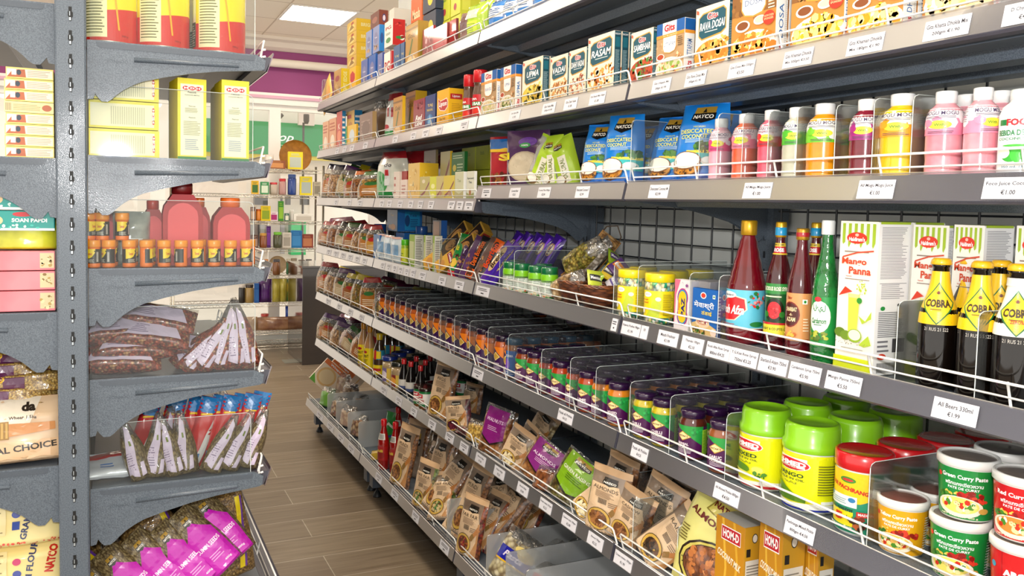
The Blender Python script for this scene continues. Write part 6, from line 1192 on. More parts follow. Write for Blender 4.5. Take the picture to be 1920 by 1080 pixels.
def pach(D, h):
    R = D/2
    ops = [('R', 0, 0, 1, 1, '#1f8a6a'), ('P', [(.24, 1), (.24, .50), (.36, .46), (.5, .50), (.60, .62), (.56, 1)], '#f0c81c'), ('R', .24, .10, .46, .34, '#f0dc1c'), ('E', .42, .86, .05, .05, '#3c8a2c'), ('E', .42, .86, .035, .025, '#c2302c'), ('T', 'ACHAR PACHRANGA', .40, .73, .34, .07, '#c8301c', .05, 0, -8), ('R', .25, .42, .48, .60, '#e8ece8'), ('E', .29, .57, .022, .04, '#2c7ab0'), ('E', .45, .54, .022, .04, '#2c7ab0'), ('L', .3, .45, .44, .55, 3, '#8aa8b0'), ('T', 'अचार पचरंगा', .36, .37, .2, .06, '#22301c', .02), ('T', '5', .37, .24, .06, .13, '#c8301c', .05), ('T', 'اچار', .29, .24, .05, .09, '#22301c', .02), ('T', 'اچار', .45, .24, .05, .09, '#22301c', .02), ('T', 'ਅਚਾਰ ਪਚਰੰਗਾ', .36, .08, .2, .06, '#f2f2ee', .02), ('R', .56, .5, .72, .9, '#e6ece6'), ('L', .57, .52, .71, .88, 10, '#5a8a7a'), ('B', .56, .2, .1, .15, 20, .02, ['#7a2c1c', '#b0582c', '#3a1c14']), ('R', .48, .3, .6, .38, '#c2302c'), ('T', 'MADE IN', .53, .34, .08, .04, '#fff', .02)]
    return round_item('large_pickle_jar', [(R*.88, 0), (R*.93, .006), (R*.95, h*.80), (R*.95, h*.82)], mat('#e6e8e2', .35, .4), [(R*.98, h*.80), (R, h*.81), (R, h*.985), (R*.94, h), (R*.86, h*.99), (R*.2, h*.985)], mat('#c8141c', .25, .7), (h*.04, h*.78, 178, None, ops, .3), n=36)
X, Y, D, h, zb = round_span(5, 4, 1560, 1676, 843, X=XL+.032); M3 = pach(D, h); G = 'red-lidded large pickle jars on the fifth shelf'
tag(M3, 'large red-lidded mixed pickle jar with green and yellow label, front one', 'pickle jar', G); lay(M3, X, Y, zb, ROT_R+.65)
for rw in (1, 2, 3):
    o = dup(M3); tag(o, 'large red-lidded pickle jar, %s one behind the front jar' % ORD[rw-1], 'pickle jar', G); lay(o, X+.118*rw, Y+.002, zb, ROT_R+.45)
def tub(D, h, c, title, name='curry_paste_tub', c2=None, aroy=False):
    R = D/2
    body = [(R*.80, 0), (R*.82, .004), (R*.93, h*.84), (R*.93, h*.86)]
    bowl = '#efe4cf'
    ops = [('R', 0, 0, 1, 1, c), ('T', title, .49, .83, .27, .11, '#ffffff', .03), ('T', 'พริกแกงเขียวหวาน', .49, .70, .22, .08, '#ffffff', .02), ('T', 'PATE DE CURRY', .49, .61, .18, .05, '#ffffff', .02), ('E', .335, .82, .018, .05, '#d8302c'), ('B', .44, .5, .06, .05, 14, .012, ['#d8b83a', '#e8d06a']), ('B', .55, .45, .09, .09, 24, .02, ['#b3201c', '#d8402c', '#8a1814']), ('B', .38, .42, .04, .06, 12, .014, ['#4a8a2c', '#2c6a1c']),
           ('E', .47, .24, .14, .21, bowl), ('E', .47, .27, .115, .16, c2 or '#e8dc6a'), ('B', .47, .27, .10, .13, 26, .018, ['#f6f0e0', '#4a8a2c', '#c8301c', '#f0e4a0']), ('E', .61, .2, .03, .06, '#c9a04a'), ('T', 'NET WEIGHT 400 g', .47, .045, .22, .04, '#f6e8c8', .02), ('L', .68, .1, .78, .9, 14, '#dfe8df'), ('R', .685, .05, .69, .95, c)]
    if aroy: ops = [('R', 0, 0, 1, 1, c), ('R', .40, 0, .404, 1, '#a0141c'), ('E', .34, .7, .02, .06, '#2c9ab8'), ('T', 'AROY-D', .52, .62, .22, .13, '#ffffff', .06), ('T', 'RED CURRY', .52, .42, .18, .08, '#ffffff', .02)]
    r = round_item(name, body, mat('#eceae4', .35, .4), [(R*.97, h*.84), (R, h*.85), (R*1.0, h*.94), (R*.97, h*.975), (R*.90, h*.98), (R*.86, h*.95)], mat('#e9e9e6', .35, .4), (h*.03, h*.82, 178, None, ops, .3), n=36)
    mb = MB(); mb.lathe([(R*.86, h*.951), (R*.3, h*.955), (.0002, h*.956)], mat('#8a7f78' if not c2 or c != '#e2a414' else '#8a5a50', .2, .8), 36); mb.build('lid_window', r)
    return r
G = 'curry paste tubs on the fifth shelf'
X, Y, D, h, zb = round_span(5, 4, 1641, 1745, 927, X=XL+.032); T1_ = tub(D, h, '#e2a414', 'Yellow Curry Paste', c2='#f0c060'); tag(T1_, 'yellow curry paste tub, single one at the rail', 'tub', G); lay(T1_, X, Y, zb, ROT_R+.5)
o = dup(T1_); tag(o, 'yellow curry paste tub behind the front yellow one', 'tub', G); lay(o, X+D+.004, Y+.005, zb, ROT_R+.5)
X, Y, D, h, zb = round_span(5, 4, 1738, 1862, 968, X=XL+.032); hg = Zpx(966, X-.03, Y)-zb; GT = tub(D, hg, '#12883a', 'Green Curry Paste'); tag(GT, 'green curry paste tub at the bottom of the front stack', 'tub', G); lay(GT, X, Y, zb, ROT_R+.5)
def tubd(src, dx, dy, dz, lb, rot=.5): o = dup(src); tag(o, lb, 'tub', G); lay(o, X+dx, Y+dy, zb+dz, ROT_R+rot)
tubd(GT, .006, -.004, hg*.985, 'green curry paste tub on top of the front stack', .55); tubd(GT, D+.01, .0, 0, 'green curry paste tub in the second row, lower'); tubd(GT, D+.012, .0, hg*.985, 'green curry paste tub in the second row, upper'); tubd(GT, 2*D+.02, .0, 0, 'green curry paste tub in the third row, lower'); tubd(GT, 2*D+.02, .0, hg*.985, 'green curry paste tub in the third row, upper')
X2, Y2_, D2, h2, zb = round_span(5, 4, 1858, 1990, 1010, X=XL+.034); RT = tub(D, hg, '#c8161c', 'Red', aroy=True); RT2 = tub(D, hg, '#c8141c', 'Red Curry Paste', c2='#e88a3a')
yr = Y-D-.012; tag(RT, 'red curry paste tub at the bottom right edge', 'tub', G); lay(RT, X, yr, zb, ROT_R+.5); tag(RT2, 'red curry paste tub on top of the right edge stack', 'tub', G); lay(RT2, X+.004, yr+.004, zb+hg*.985, ROT_R+.45)
o = dup(RT2); tag(o, 'red curry paste tub in the second row behind the right edge stack', 'tub', G); lay(o, X+D+.01, yr, zb, ROT_R+.5); o = dup(RT2); tag(o, 'upper red curry paste tub in the second row at the right edge', 'tub', G); lay(o, X+D+.01, yr, zb+hg*.985, ROT_R+.5)
# ---- sixth shelf
def cyl(name, D, h, bodym, capm, lab, sh=.7, nk=.45, capz=.86, capname='cap', n=20):
    R = D/2
    return round_item(name, [(R*.9, 0), (R, .006), (R, h*sh*.75), (R*.95, h*sh), (R*nk, h*(capz-.04)), (R*nk, h*capz)], bodym, [(R*nk*1.15, h*(capz-.01)), (R*nk*1.2, h*.98), (R*nk, h)], capm, lab, n=n, capname=capname)
def rowput(src, s, bay, pts, cat, group, rot=.5):
    for k, (px, X, lb) in enumerate(pts):
        o = src if k == 0 else dup(src); x = (XL7 if s == 7 else XL)+X; z = deck(s, bay); tag(o, lb, cat, group); lay(o, x, Ypx(px, x, z+.07), z, ROT_R+rot+.3*math.sin(k*4))
OIL = cyl('oil_bottle', .062, .255, liquidm('#b98a5a', '#caa070'), mat('#d8901c', .3, .5), [(.02, .13, 150, '#e8cf1c', [('E', .5, .8, .1, .07, '#b3201c'), ('T', 'PEANUT', .5, .6, .3, .14, '#3a3414', .03), ('L', .35, .1, .65, .45, 5, '#6a5a14')], .3)], sh=.58, nk=.4)
rowput(OIL, 6, 1, [(681, .05, 'oil bottle with orange cap and yellow label, left one by the rail'), (693, .05, 'oil bottle with orange cap and yellow label, right one by the rail'), (690, .13, 'orange-capped oil bottle in the second row'), (703, .13, 'orange-capped oil bottle in the second row, right one')], 'oil bottle', 'oil bottles on the sixth shelf')
OIL2 = cyl('oil_bottle', .066, .24, liquidm('#3a2a1c', '#5a4028'), mat('#d8b81c', .3, .5), [(.02, .07, 150, '#e8cf1c', [('R', .3, .35, .7, .65, '#b3201c')], .3), (.10, .15, 150, '#2f8fb0', [('R', .3, .1, .7, .9, '#e8cf1c'), ('R', .45, 0, .55, 1, '#c2302c')], .3)], sh=.62, nk=.45)
rowput(OIL2, 6, 2, [(711, .05, 'dark oil bottle with yellow cap, front one'), (722, .13, 'dark oil bottle with yellow cap in the second row, left'), (735, .17, 'dark oil bottle with yellow cap in the second row, middle'), (748, .2, 'dark oil bottle with yellow cap in the second row, right')], 'oil bottle', 'oil bottles on the sixth shelf')
GH = cyl('paste_jar', .078, .15, noisy('#a8906c', '#c0aa84', 14, .12, 1), mat('#1c2f7a', .25, .6), [(.02, .09, 150, '#7a6aa0', [('E', .45, .5, .12, .3, '#e8dce8'), ('R', .56, 0, .8, 1, '#d8b84a')], .3)], sh=.86, nk=.9, capname='lid')
rowput(GH, 6, 2, [(731, .05, 'large jar with dark blue lid at the rail'), (748, .13, 'large jar with dark blue lid, second row'), (764, .21, 'large jar with dark blue lid, third row')], 'jar', 'blue-lidded jars on the sixth shelf')
GP = cyl('paste_jar', .078, .145, noisy('#a8906c', '#b89c74', 14, .12, 1), mat('#22241e', .2, .7), [(.02, .08, 150, '#8a2c2c', [('E', .45, .5, .12, .3, '#e8a03c'), ('R', .56, 0, .8, 1, '#d8b84a')], .3)], sh=.86, nk=.9, capname='lid')
rowput(GP, 6, 2, [(748, .055, 'large jar with black lid and sun label at the rail'), (766, .13, 'large jar with black lid, second row'), (785, .21, 'large jar with black lid, third row')], 'jar', 'black-lidded jars on the sixth shelf')
SOY = cyl('soy_sauce_bottle', .05, .175, mat('#140d0b', .06, 1), mat('#d82428', .3, .5), [(.03, .075, 120, '#d8d4cc', [('R', 0, 0, 1, .3, '#3a4a7a')], .3)], sh=.55, nk=.42)
rowput(SOY, 6, 2, [(757, .05, 'small dark sauce bottle with red cap, front left'), (770, .06, 'small dark sauce bottle with red cap, front middle'), (788, .07, 'small dark sauce bottle with red cap, front right'), (780, .13, 'small dark sauce bottle with red cap, second row left'), (797, .14, 'small dark sauce bottle with red cap, second row right'), (806, .2, 'small dark sauce bottle with red cap, third row')], 'sauce bottle', 'small dark sauce bottles on the sixth shelf')
TIN = cyl('spread_jar', .066, .10, noisy('#7a4a24', '#945c30', 20, .1, 1), mat('#2a1c18', .25, .6), [(.015, .085, 160, '#f0ece4', [('R', 0, .84, 1, 1, '#1f7a3c'), ('R', 0, 0, 1, .16, '#1f7a3c'), ('R', .36, .55, .58, .8, '#c8202c'), ('T', 'ped', .47, .67, .15, .18, '#fff', .04), ('T', "D'ARACHIDE", .49, .36, .26, .2, '#a81c24', .03)], .3)], sh=.92, nk=.93, capname='lid')
rowput(TIN, 6, 2, [(789, .045, 'jar with red, white and green label at the rail, left one'), (799, .05, 'jar with red, white and green label at the rail, right one'), (812, .12, 'jar with red, white and green label, second row'), (868, .30, 'jar with red, white and green label at the back, left one'), (884, .33, 'jar with red, white and green label at the back, right one')], 'jar', 'red, white and green labelled jars')
def nbag(s, bay, px, yt, w, title, lb, X=.04, rot=.35, lean=.15, tilt=0, t=.05, body=None, cont=('#8a5a33', '#a8713f', '#6e4426'), grp='beige wrapped packs of nuts and seeds', seed=1, src=None, z0=0, ops=None, hdr=True, h=None, **kw):
    x = (XL7 if s == 7 else XL)+X; zb = deck(s, bay)+z0; y = Ypx(px, x, zb+.07)
    if src is None:
        h = h or min(Zpx(yt, x, y)-zb, head(s, bay)-z0 if s != 7 else 9)/math.cos(lean)
        o = bag('nut_pack', w, h, t, seed, body or SHADED_FILM, natco_beige_ops(title, cont=cont) if ops is None else ops, header=(.09, KRAFT) if hdr else None, bands=[(.0, .9, grains(list(cont), 90), .86, 1.01)] if body is None else None, wr=.0035, foot=.6, coat=.5, **kw)
    else: o = dup(src)
    tag(o, lb, 'food pack', grp); lay(o, x, y, zb, ROT_R+rot, -lean, tilt); return o
nbag(6, 2, 822, 678, .13, 'FIGS', 'tall beige film pack leaning against the rail beside the small jars', tilt=.10, rot=.5, seed=11)
nbag(6, 2, 862, 745, .13, 'DATES', 'beige pack with purple red nuts, leaning right of the tall one', tilt=-.2, rot=.5, seed=12, cont=('#5a1c2c', '#7a2c3c', '#3a1420'))
nbag(6, 2, 884, 720, .12, 'SEEDS', 'beige pack standing behind the purple red nuts pack', X=.22, rot=.3, seed=13)
nbag(6, 2, 872, 800, .12, '', 'clear pack of dark red beans low at the rail', X=.04, lean=.5, ops=[], body=grains(['#5a2424', '#7a3434', '#3a1818', '#8a5050'], 80), hdr=False, seed=14, clear_from=.75, z0=.0)
nbag(6, 2, 893, 790, .11, '', 'clear pack of yellow corn kernels at the shelf joint', X=.05, lean=.25, ops=[], body=CORN_G, hdr=False, seed=15, clear_from=.8, z0=.0, rot=.4)
MAG = [('P', [(.12, .95), (.12, .35), (.5, .22), (.88, .35), (.88, .95)], '#8a1f7a'), ('P', [(.10, .34), (.5, .20), (.9, .34), (.9, .38), (.5, .24), (.10, .38)], '#2a1c14'), ('T', 'WALNUTS', .5, .72, .6, .07, '#e8c8e4', .02), ('L', .3, .5, .7, .6, 3, '#d8a8d0')]
NUT = grains(['#a86a34', '#c08a50', '#8a5024', '#d0a068'], 60)
nbag(6, 3, 921, 762, .13, '', 'clear pack of walnuts with violet label at the shelf joint', X=.04, ops=MAG, body=NUT, hdr=False, seed=16, tilt=.15, rot=.5, clear_from=.85, grp='packs of nuts with coloured labels')
nbag(6, 3, 948, 772, .11, '', 'dark pack with turquoise patch behind the violet labelled ones', X=.18, ops=[('E', .5, .7, .35, .15, '#1f9ab0'), ('R', .1, .4, .9, .55, '#2a241c')], body=noisy('#4a3a2c', '#6a5440', 9, .3, .7, .3), hdr=False, seed=17, grp='packs of nuts with coloured labels')
P1_ = nbag(6, 3, 957, 798, .12, 'CASHEW', 'beige pack of cashew nuts leaning right, behind the price labels', X=.045, tilt=.38, rot=.5, seed=18, cont=('#e0cfa0', '#d0b880', '#f0e4c0'))
nbag(6, 3, 985, 795, .12, 'HAZEL', 'beige pack leaning behind the cashew pack, upper one', X=.14, tilt=.45, rot=.4, seed=19, z0=.02)
nbag(6, 3, 1003, 800, .12, '', 'beige pack with turned up flap at the back', X=.24, tilt=.5, rot=.3, src=P1_, z0=.02)
MAG2 = [('P', [(.10, .96), (.10, .40), (.5, .28), (.92, .42), (.92, .96)], '#8a2a80'), ('P', [(.08, .38), (.5, .25), (.94, .40), (.94, .44), (.5, .29), (.08, .42)], '#2a1c14')]+natco_logo(.52, .86, .40, .14)+[('T', 'ALMONDS', .5, .66, .66, .07, '#f0d8ec', .02), ('L', .3, .5, .75, .6, 3, '#d8a8d0')]
nbag(6, 3, 1004, 822, .15, '', 'large pack of almonds with violet label, leaning right', X=.05, tilt=.42, rot=.5, ops=MAG2, body=NUT, hdr=False, seed=20, grp='packs of nuts with coloured labels', clear_from=.93)
GRN = [('P', [(.10, .96), (.10, .34), (.5, .22), (.92, .34), (.92, .96)], '#7fae1c'), ('P', [(.08, .33), (.5, .20), (.94, .33), (.94, .37), (.5, .24), (.08, .37)], '#2a2414')]+natco_logo(.52, .86, .40, .14)+[('T', 'GREEN RAISINS', .5, .66, .72, .07, '#f0f4d8', .02), ('L', .3, .48, .75, .6, 3, '#4a6a14')]
nbag(6, 3, 1058, 845, .15, '', 'large pack of green raisins with lime label, leaning right', X=.045, tilt=.45, rot=.5, ops=GRN, body=grains(['#5a5a24', '#7a6a34', '#4a3a1c', '#8a8a3c'], 90), hdr=False, seed=21, grp='packs of nuts with coloured labels', clear_from=.93)
nbag(6, 3, 1090, 905, .12, 'CASHEW', 'beige pack with gold ring lying under the green raisins pack', X=.035, tilt=.75, rot=.3, lean=.3, src=P1_)
nbag(6, 3, 1020, 880, .10, '', 'clear pack of almonds low at the rail under the violet label', X=.035, lean=.45, ops=[], body=ALMOND_G, hdr=False, seed=22, clear_from=.8, grp='packs of nuts with coloured labels')
AL = nbag(6, 3, 1134, 878, .135, 'ALMONDS', 'beige pack lettered ALMONDS standing at the shelf joint', X=.035, rot=.45, lean=.1, seed=23, tilt=.08)
for k, (px, X, z0, ti, ro) in enumerate(((1150, .13, .0, .1, .2), (1168, .17, .0, .05, .3), (1185, .22, .0, -.05, .2), (1200, .27, 0, .1, .1), (1172, .30, .02, .2, .3), (1215, .12, 0, .3, .4), (1235, .20, 0, .35, .3), (1262, .28, 0, .4, .2))):
    nbag(6, 4 if px > 1165 else 3, px, 0, .13, '', 'beige almond pack in the crowd behind the rail, %s from the shelf joint' % ORD[k], X=X, z0=z0, tilt=ti, rot=ro, src=AL, lean=.15)
RS = nbag(6, 4, 1172, 915, .12, 'CASHEW', 'beige pack with kraft flap leaning forward right of the joint', X=.05, rot=.3, tilt=.25, seed=24)
nbag(6, 4, 1213, 935, .125, 'RAISINS', 'beige pack lettered RAISINS with dark ring, leaning right', X=.04, tilt=.75, rot=.35, lean=.3, seed=25, cont=('#3a2c20', '#5a4630', '#2a2018'), h=.20)
YB = noisy('#dcd77c', '#e8e490', 6, .35, .5, .25)
ya_ops = [('P', [(.42, .97), (.30, .83), (.66, .74), (.84, .88), (.90, .97)], '#8a7a2c'), ('P', [(.43, .96), (.33, .835), (.66, .755), (.82, .885), (.87, .96)], '#c9bd5a'), ('T', 'NATCO', .58, .865, .40, .055, '#6a1c14', .04, 0, -12), ('T', 'ALMONDS', .46, .73, .74, .06, '#6a1c14', .03, 0, -12), ('E', .60, .30, .47, .27, '#2a1c10'), ('E', .60, .30, .44, .25, '#c9bd5a'), ('E', .60, .30, .40, .228, '#3a2414'), ('E', .60, .30, .385, .22, ALMOND_G), ('B', .6, .3, .36, .20, 90, .035, ['#a8642c', '#c07a3c', '#8a4a1c', '#b87038']), ('L', .08, .45, .22, .62, 6, '#6a5a1c'), ('L', .2, .02, .45, .05, 2, '#4a3a14')]
X_, Yc, w, h, zb = span(6, 4, 1262, 1372, 908, XL+.035)
o = bag('almond_bag', w*1.05, h*.99, .09, 77, YB, ya_ops, topw=.72, wr=.004, foot=.8, coat=.4); tag(o, 'large pale yellow almond bag with a round picture of nuts', 'bag'); lay(o, X_+.03, Yc, zb, ROT_R+.3, -.12, .10)
o = bag('almond_bag', .17, h*.9, .07, 78, YB, [('T', 'ALMONDS', .5, .7, .6, .06, '#6a1c14', .03)], topw=.8); tag(o, 'pale yellow almond bag showing behind the gold cartons', 'bag'); lay(o, X_+.20, Yc-.06, zb, ROT_R+.3, -.1)
hom = [('R', 0, 0, 1, 1, '#c88a14'), ('P', [(.2, 1), (.35, .5), (.25, 0), (.32, 0), (.42, .5), (.28, 1)], '#e8b83c'), ('P', [(.6, 1), (.75, .6), (.62, .2), (.7, .2), (.82, .6), (.68, 1)], '#e0ac30'), ('R', .20, .78, .88, .93, '#ffffff'), ('R', .215, .79, .865, .92, '#c2202c'), ('T', 'HOM-D', .54, .855, .56, .09, '#ffffff', .04), ('T', 'COCONUT MILK', .5, .60, .84, .075, '#fff6dc', .03, 0, -14), ('E', .28, .20, .26, .15, '#7a3c14'), ('B', .28, .22, .22, .13, 26, .04, ['#a85a24', '#c8783c', '#6a3010']), ('E', .66, .22, .26, .15, '#8a4a1c'), ('B', .66, .24, .22, .12, 20, .04, ['#b86a30', '#d08a4c']), ('E', .70, .06, .24, .08, '#f2ece0')]
homs = [('L', .1, .1, .9, .62, 16, '#7a6a3c'), ('R', .08, .05, .92, .66, '#e9e4d8'), ('L', .14, .08, .86, .62, 18, '#8a8478'), ('E', .5, .88, .14, .05, '#2c2c2c'), ('E', .5, .88, .11, .04, '#f0e8d8'), ('R', .1, .7, .3, .78, '#1c1c1c')]
for k, (a, b_, c, yt, X) in enumerate(((1340, 1392, 1430, 977, .034), (1420, 1462, 1505, 972, .05), (1505, 1530, 1560, 985, .12))):
    box_ps(6, 4, a, b_, c, yt, plain_box('#c8901c', hom, homs, sidec='#cf9a24', topc='#d8d4cc', coat=.5), 'gold coconut milk carton, %s of three from the left' % ORD[k], 'carton', 'coconut milk cartons on the sixth shelf', X=XL+X, name='milk_carton')
o = cyl('coffee_jar', .085, .11, noisy('#2a1814', '#3c241c', 14, .1, 1), mat('#3a2420', .25, .6), [(.02, .08, 150, '#5a3a30', [('B', .5, .5, .3, .3, 20, .03, ['#8a5a3c', '#2a1814']), ('T', 'Pure', .6, .5, .16, .2, '#d8c84a', .02)], .3)], sh=.9, nk=.9, capname='lid')
rowput(o, 6, 4, [(1590, .06, 'dark brown jar at the bottom edge of the picture'), (1612, .15, 'dark brown jar behind the one at the bottom edge')], 'jar', 'dark jars on the sixth shelf')
for k, (px, yt, bay) in enumerate(((1117, 892, 3), (1187, 905, 4), (1270, 935, 4), (1432, 1035, 4), (615, 590, 1), (636, 596, 1), (790, 720, 2))):
    if px != 790: divider(6, bay, px, yt, h=.15, lb='clear divider on the sixth shelf, '+('at the beige almond pack', 'between the almond and raisin packs', 'beside the large yellow bag', 'between the gold cartons', 'at the far end', 'second from the far end')[k])
divider(1, 1, 604, 150, h=.17, lb='clear divider at the far end of the top shelf')
# ---- bottom shelf
for k, (px, yt, bay) in enumerate(((614, 741, 1), (630, 755, 1), (652, 770, 1), (672, 787, 1), (838, 905, 2), (866, 928, 2), (912, 985, 3), (948, 1008, 3), (985, 1032, 3))):
    divider(7, bay, px, yt, FROST, h=.145 if k < 4 else .16, L=.46, frost=True, lb='frosted divider on the bottom shelf, %s from the far end' % ORD[k])
WR = [('E', .45, .45, .38, .36, '#e8bc7a'), ('E', .45, .45, .30, .28, '#f2d8a8'), ('R', 0, .82, 1, 1, '#e8762c'), ('T', 'Wraps', .5, .9, .5, .1, '#fff', .03), ('P', [(0, 0), (.3, 0), (0, .3)], '#5aa02c')]
o = carton('flatbread_pack', .19, .03, .19, '#f0dcc4', WR, (), sidec='#e8c8a8', coat=.8); O_ = o
for k, px in enumerate((592, 600, 608, 616)):
    o = O_ if k == 0 else dup(O_); z = deck(7, 1); tag(o, 'pack of flatbreads with orange top standing on its corner, %s from the far end' % ORD[k], 'flatbread pack', 'flatbread packs on the bottom shelf')
    lay(o, XL7+.14+.06*k, Ypx(598, XL7+.14, z)-.0, z+.03, 0-.15, -.05, .75)
GAR = noisy('#c9b49a', '#a88a78', 30, .25, .9, .5, ramp=(.4, .6))
for k, (px, X, c) in enumerate(((604, .05, '#6aa03c'), (624, .05, None), (642, .05, None), (660, .05, None), (664, .2, None), (646, .22, None), (634, .26, None))):
    o = bag('dried_food_bag', .13, .13, .08, 500+k, mat(c, .3, .6) if c else (GAR, grains(['#d8c09c', '#b8946c', '#8a5a50', '#c8a888'], 45))[k % 2], [], clear_from=.75)
    z = deck(7, 1); tag(o, ('green bag tucked behind the flatbread packs' if c else 'clear bag of dried garlic between frosted dividers, '+('', 'far compartment', 'second compartment', 'near compartment', 'back of near compartment', 'back of second compartment', 'back of far compartment')[k]), 'bag', 'dried garlic bags' if not c else None); lay(o, XL7+X+.03, Ypx(px, XL7+X, z+.04), z, ROT_R+.4, -.2)
KET = cyl('ketchup_bottle', .06, .255, noisy('#8a0f0c', '#a81812', 20, .08, 1), mat('#c2141c', .25, .6), [(.05, .12, 90, '#a81c1c', [('E', .5, .4, .3, .3, '#8a1414'), ('T', 'chili', .5, .7, .4, .2, '#e8d04a', .03)], .3), (.155, .185, 60, '#e8e4dc', [('V', .3, .1, .9, .9, 8, '#333')], .3)], sh=.58, nk=.42, capz=.88)
rowput(KET, 7, 2, [(719, .05, 'red sauce bottle with red cap, front one by the rail'), (741, .09, 'red sauce bottle with red cap, leaning on the beige packs'), (746, .20, 'red sauce bottle with red cap at the back'), (770, .27, 'red sauce bottle with red cap behind the tall beige pack')], 'sauce bottle', 'red sauce bottles on the bottom shelf')
nbag(7, 2, 727, 775, .10, '', 'green printed packet between the red sauce bottles', X=.15, ops=[('P', [(0, .5), (.5, .7), (1, .6), (1, .66), (.5, .76), (0, .56)], '#e8f0e0'), ('P', [(0, .3), (1, .45), (1, .5), (0, .35)], '#1c3c9c')], body=noisy('#1c8a2c', '#2ca03c', 8, .25, .8, .3), hdr=False, seed=31, grp='green and yellow packets on the bottom shelf')
nbag(7, 2, 707, 845, .08, '', 'yellow packet lying behind the front red sauce bottle', X=.06, ops=[], body=mat('#b8962c', .35, .5), hdr=False, seed=32, tilt=-.3, grp='green and yellow packets on the bottom shelf')
N1 = nbag(7, 2, 748, 795, .13, 'MUNDI', 'tall beige pack with wooden spoon print beside the red bottles', X=.04, rot=.45, seed=33, tilt=.12, h=.30)
N2 = nbag(7, 2, 775, 815, .16, '', 'wide kraft pack with black flag logo behind the tall beige one', X=.15, rot=.4, seed=34, ops=natco_logo(.5, .66, .5, .26)+[('T', 'MUNDI', .55, .42, .4, .07, '#3a2c22', .02)], h=.28)
FF = nbag(7, 2, 790, 850, .12, 'FAR FAR', 'beige pack lettered FAR FAR with green ring picture by the rail', X=.04, rot=.45, seed=35, cont=('#3a6a3c', '#8a9a4c', '#c9b080'), h=.22, tilt=.1)
FF2 = nbag(7, 2, 876, 955, .12, 'FAR FAR', 'beige pack lettered FAR FAR with dark ring by the rail, nearest one', X=.035, rot=.45, seed=36, cont=('#8a1c2c', '#a8602c', '#5a2414'), h=.235, tilt=.08)
rnd = random.Random(5)
n = 0
for (px, X) in ((806, .04), (823, .05), (845, .05), (862, .07), (800, .12), (820, .13), (842, .14), (866, .14), (885, .15), (905, .12), (815, .22), (835, .22), (858, .23), (880, .23), (902, .22), (926, .16), (830, .31), (852, .31), (876, .32), (900, .31), (925, .27), (950, .22), (860, .39), (890, .39), (922, .38), (950, .33), (975, .27), (812, .30), (800, .22), (832, .09), (853, .10), (875, .10), (893, .09), (810, .09)):
    src = (N1, FF, FF2)[n % 3]; yy = Ypx(px, XL7+X, deck(7, 2)+.07); 
    nbag(7, 2 if yy > Y2 else 3, px, 0, 0, '', 'beige crackers pack in the pile, %s row from the rail, %s from the far end' % (ORD[min(5, int((X-.03)/.08))], ORD[(n*7) % 12] if False else ORD[n % 20]), X=X, src=src, rot=rnd.uniform(.1, .7), lean=rnd.uniform(.2, .7), tilt=rnd.uniform(-.25, .5), z0=rnd.uniform(0, .03)+(.02 if X > .2 else 0), grp='beige cracker packs in the pile on the bottom shelf'); n += 1
pas = bag('pasta_bag', .17, .19, .07, 610, grains(['#d8cfa8', '#c0b080', '#e8e0c0', '#a89860'], 50), [('R', .1, .35, .9, .62, '#1c1f9c'), ('P', [(.1, .34), (.9, .34), (.9, .37), (.1, .37)], '#e8b81c'), ('T', 'Pasta', .5, .5, .5, .12, '#e8dcf4', .03, .3), ('E', .75, .62, .2, .1, '#e8c04a'), ('E', .6, .68, .14, .07, '#f0d880')], clear_from=.8)
tag(pas, 'clear bag of pasta nests with dark blue band near the bottom edge', 'bag'); z = deck(7, 3); lay(pas, XL7+.07, Ypx(945, XL7+.07, z+.06), z, ROT_R+.6, -.5, .3)
for k, (px, X, c) in enumerate(((985, .16, 0), (1010, .24, 0), (1005, .12, 1), (1035, .32, 0))):
    o = bag('dried_food_bag', .15, .13, .06, 620+k, (grains(['#b8ac84', '#8a8060', '#d0c8a0', '#6a6248'], 50), noisy('#b8b4ac', '#3a7ab0', 14, .2, .9, .4))[c], [('R', .3, .4, .6, .6, '#c2302c')] if c else [], clear_from=.7); z = deck(7, 3)
    tag(o, ('clear bag of pale dried food behind the pasta nests', 'clear bag of pale dried food, second behind the pasta nests', 'clear bag with blue and red print behind the lowest frosted divider', 'clear bag of pale dried food, farthest behind the pasta nests')[k], 'bag', 'clear bags near the pasta nests'); lay(o, XL7+X, Ypx(px, XL7+X, z+.06), z, ROT_R+.3, -.6)
# ================================================================ LEFT GONDOLA
def xl(px, z, Y=YL): return Xpx(px, Y, z)
def lspan(i, pl, pr, ytop, dY=.02, zt=None, z0=0, side=1):
    zb = (LTOP[i] if side > 0 else LL[i]) if zt is None else zt; zb += z0; Y = YL+dY
    a, b_ = xl(pl, zb+.05, Y), xl(pr, zb+.05, Y); return (a+b_)/2, Y, b_-a, Zpx(ytop, (a+b_)/2, Y)-zb, zb
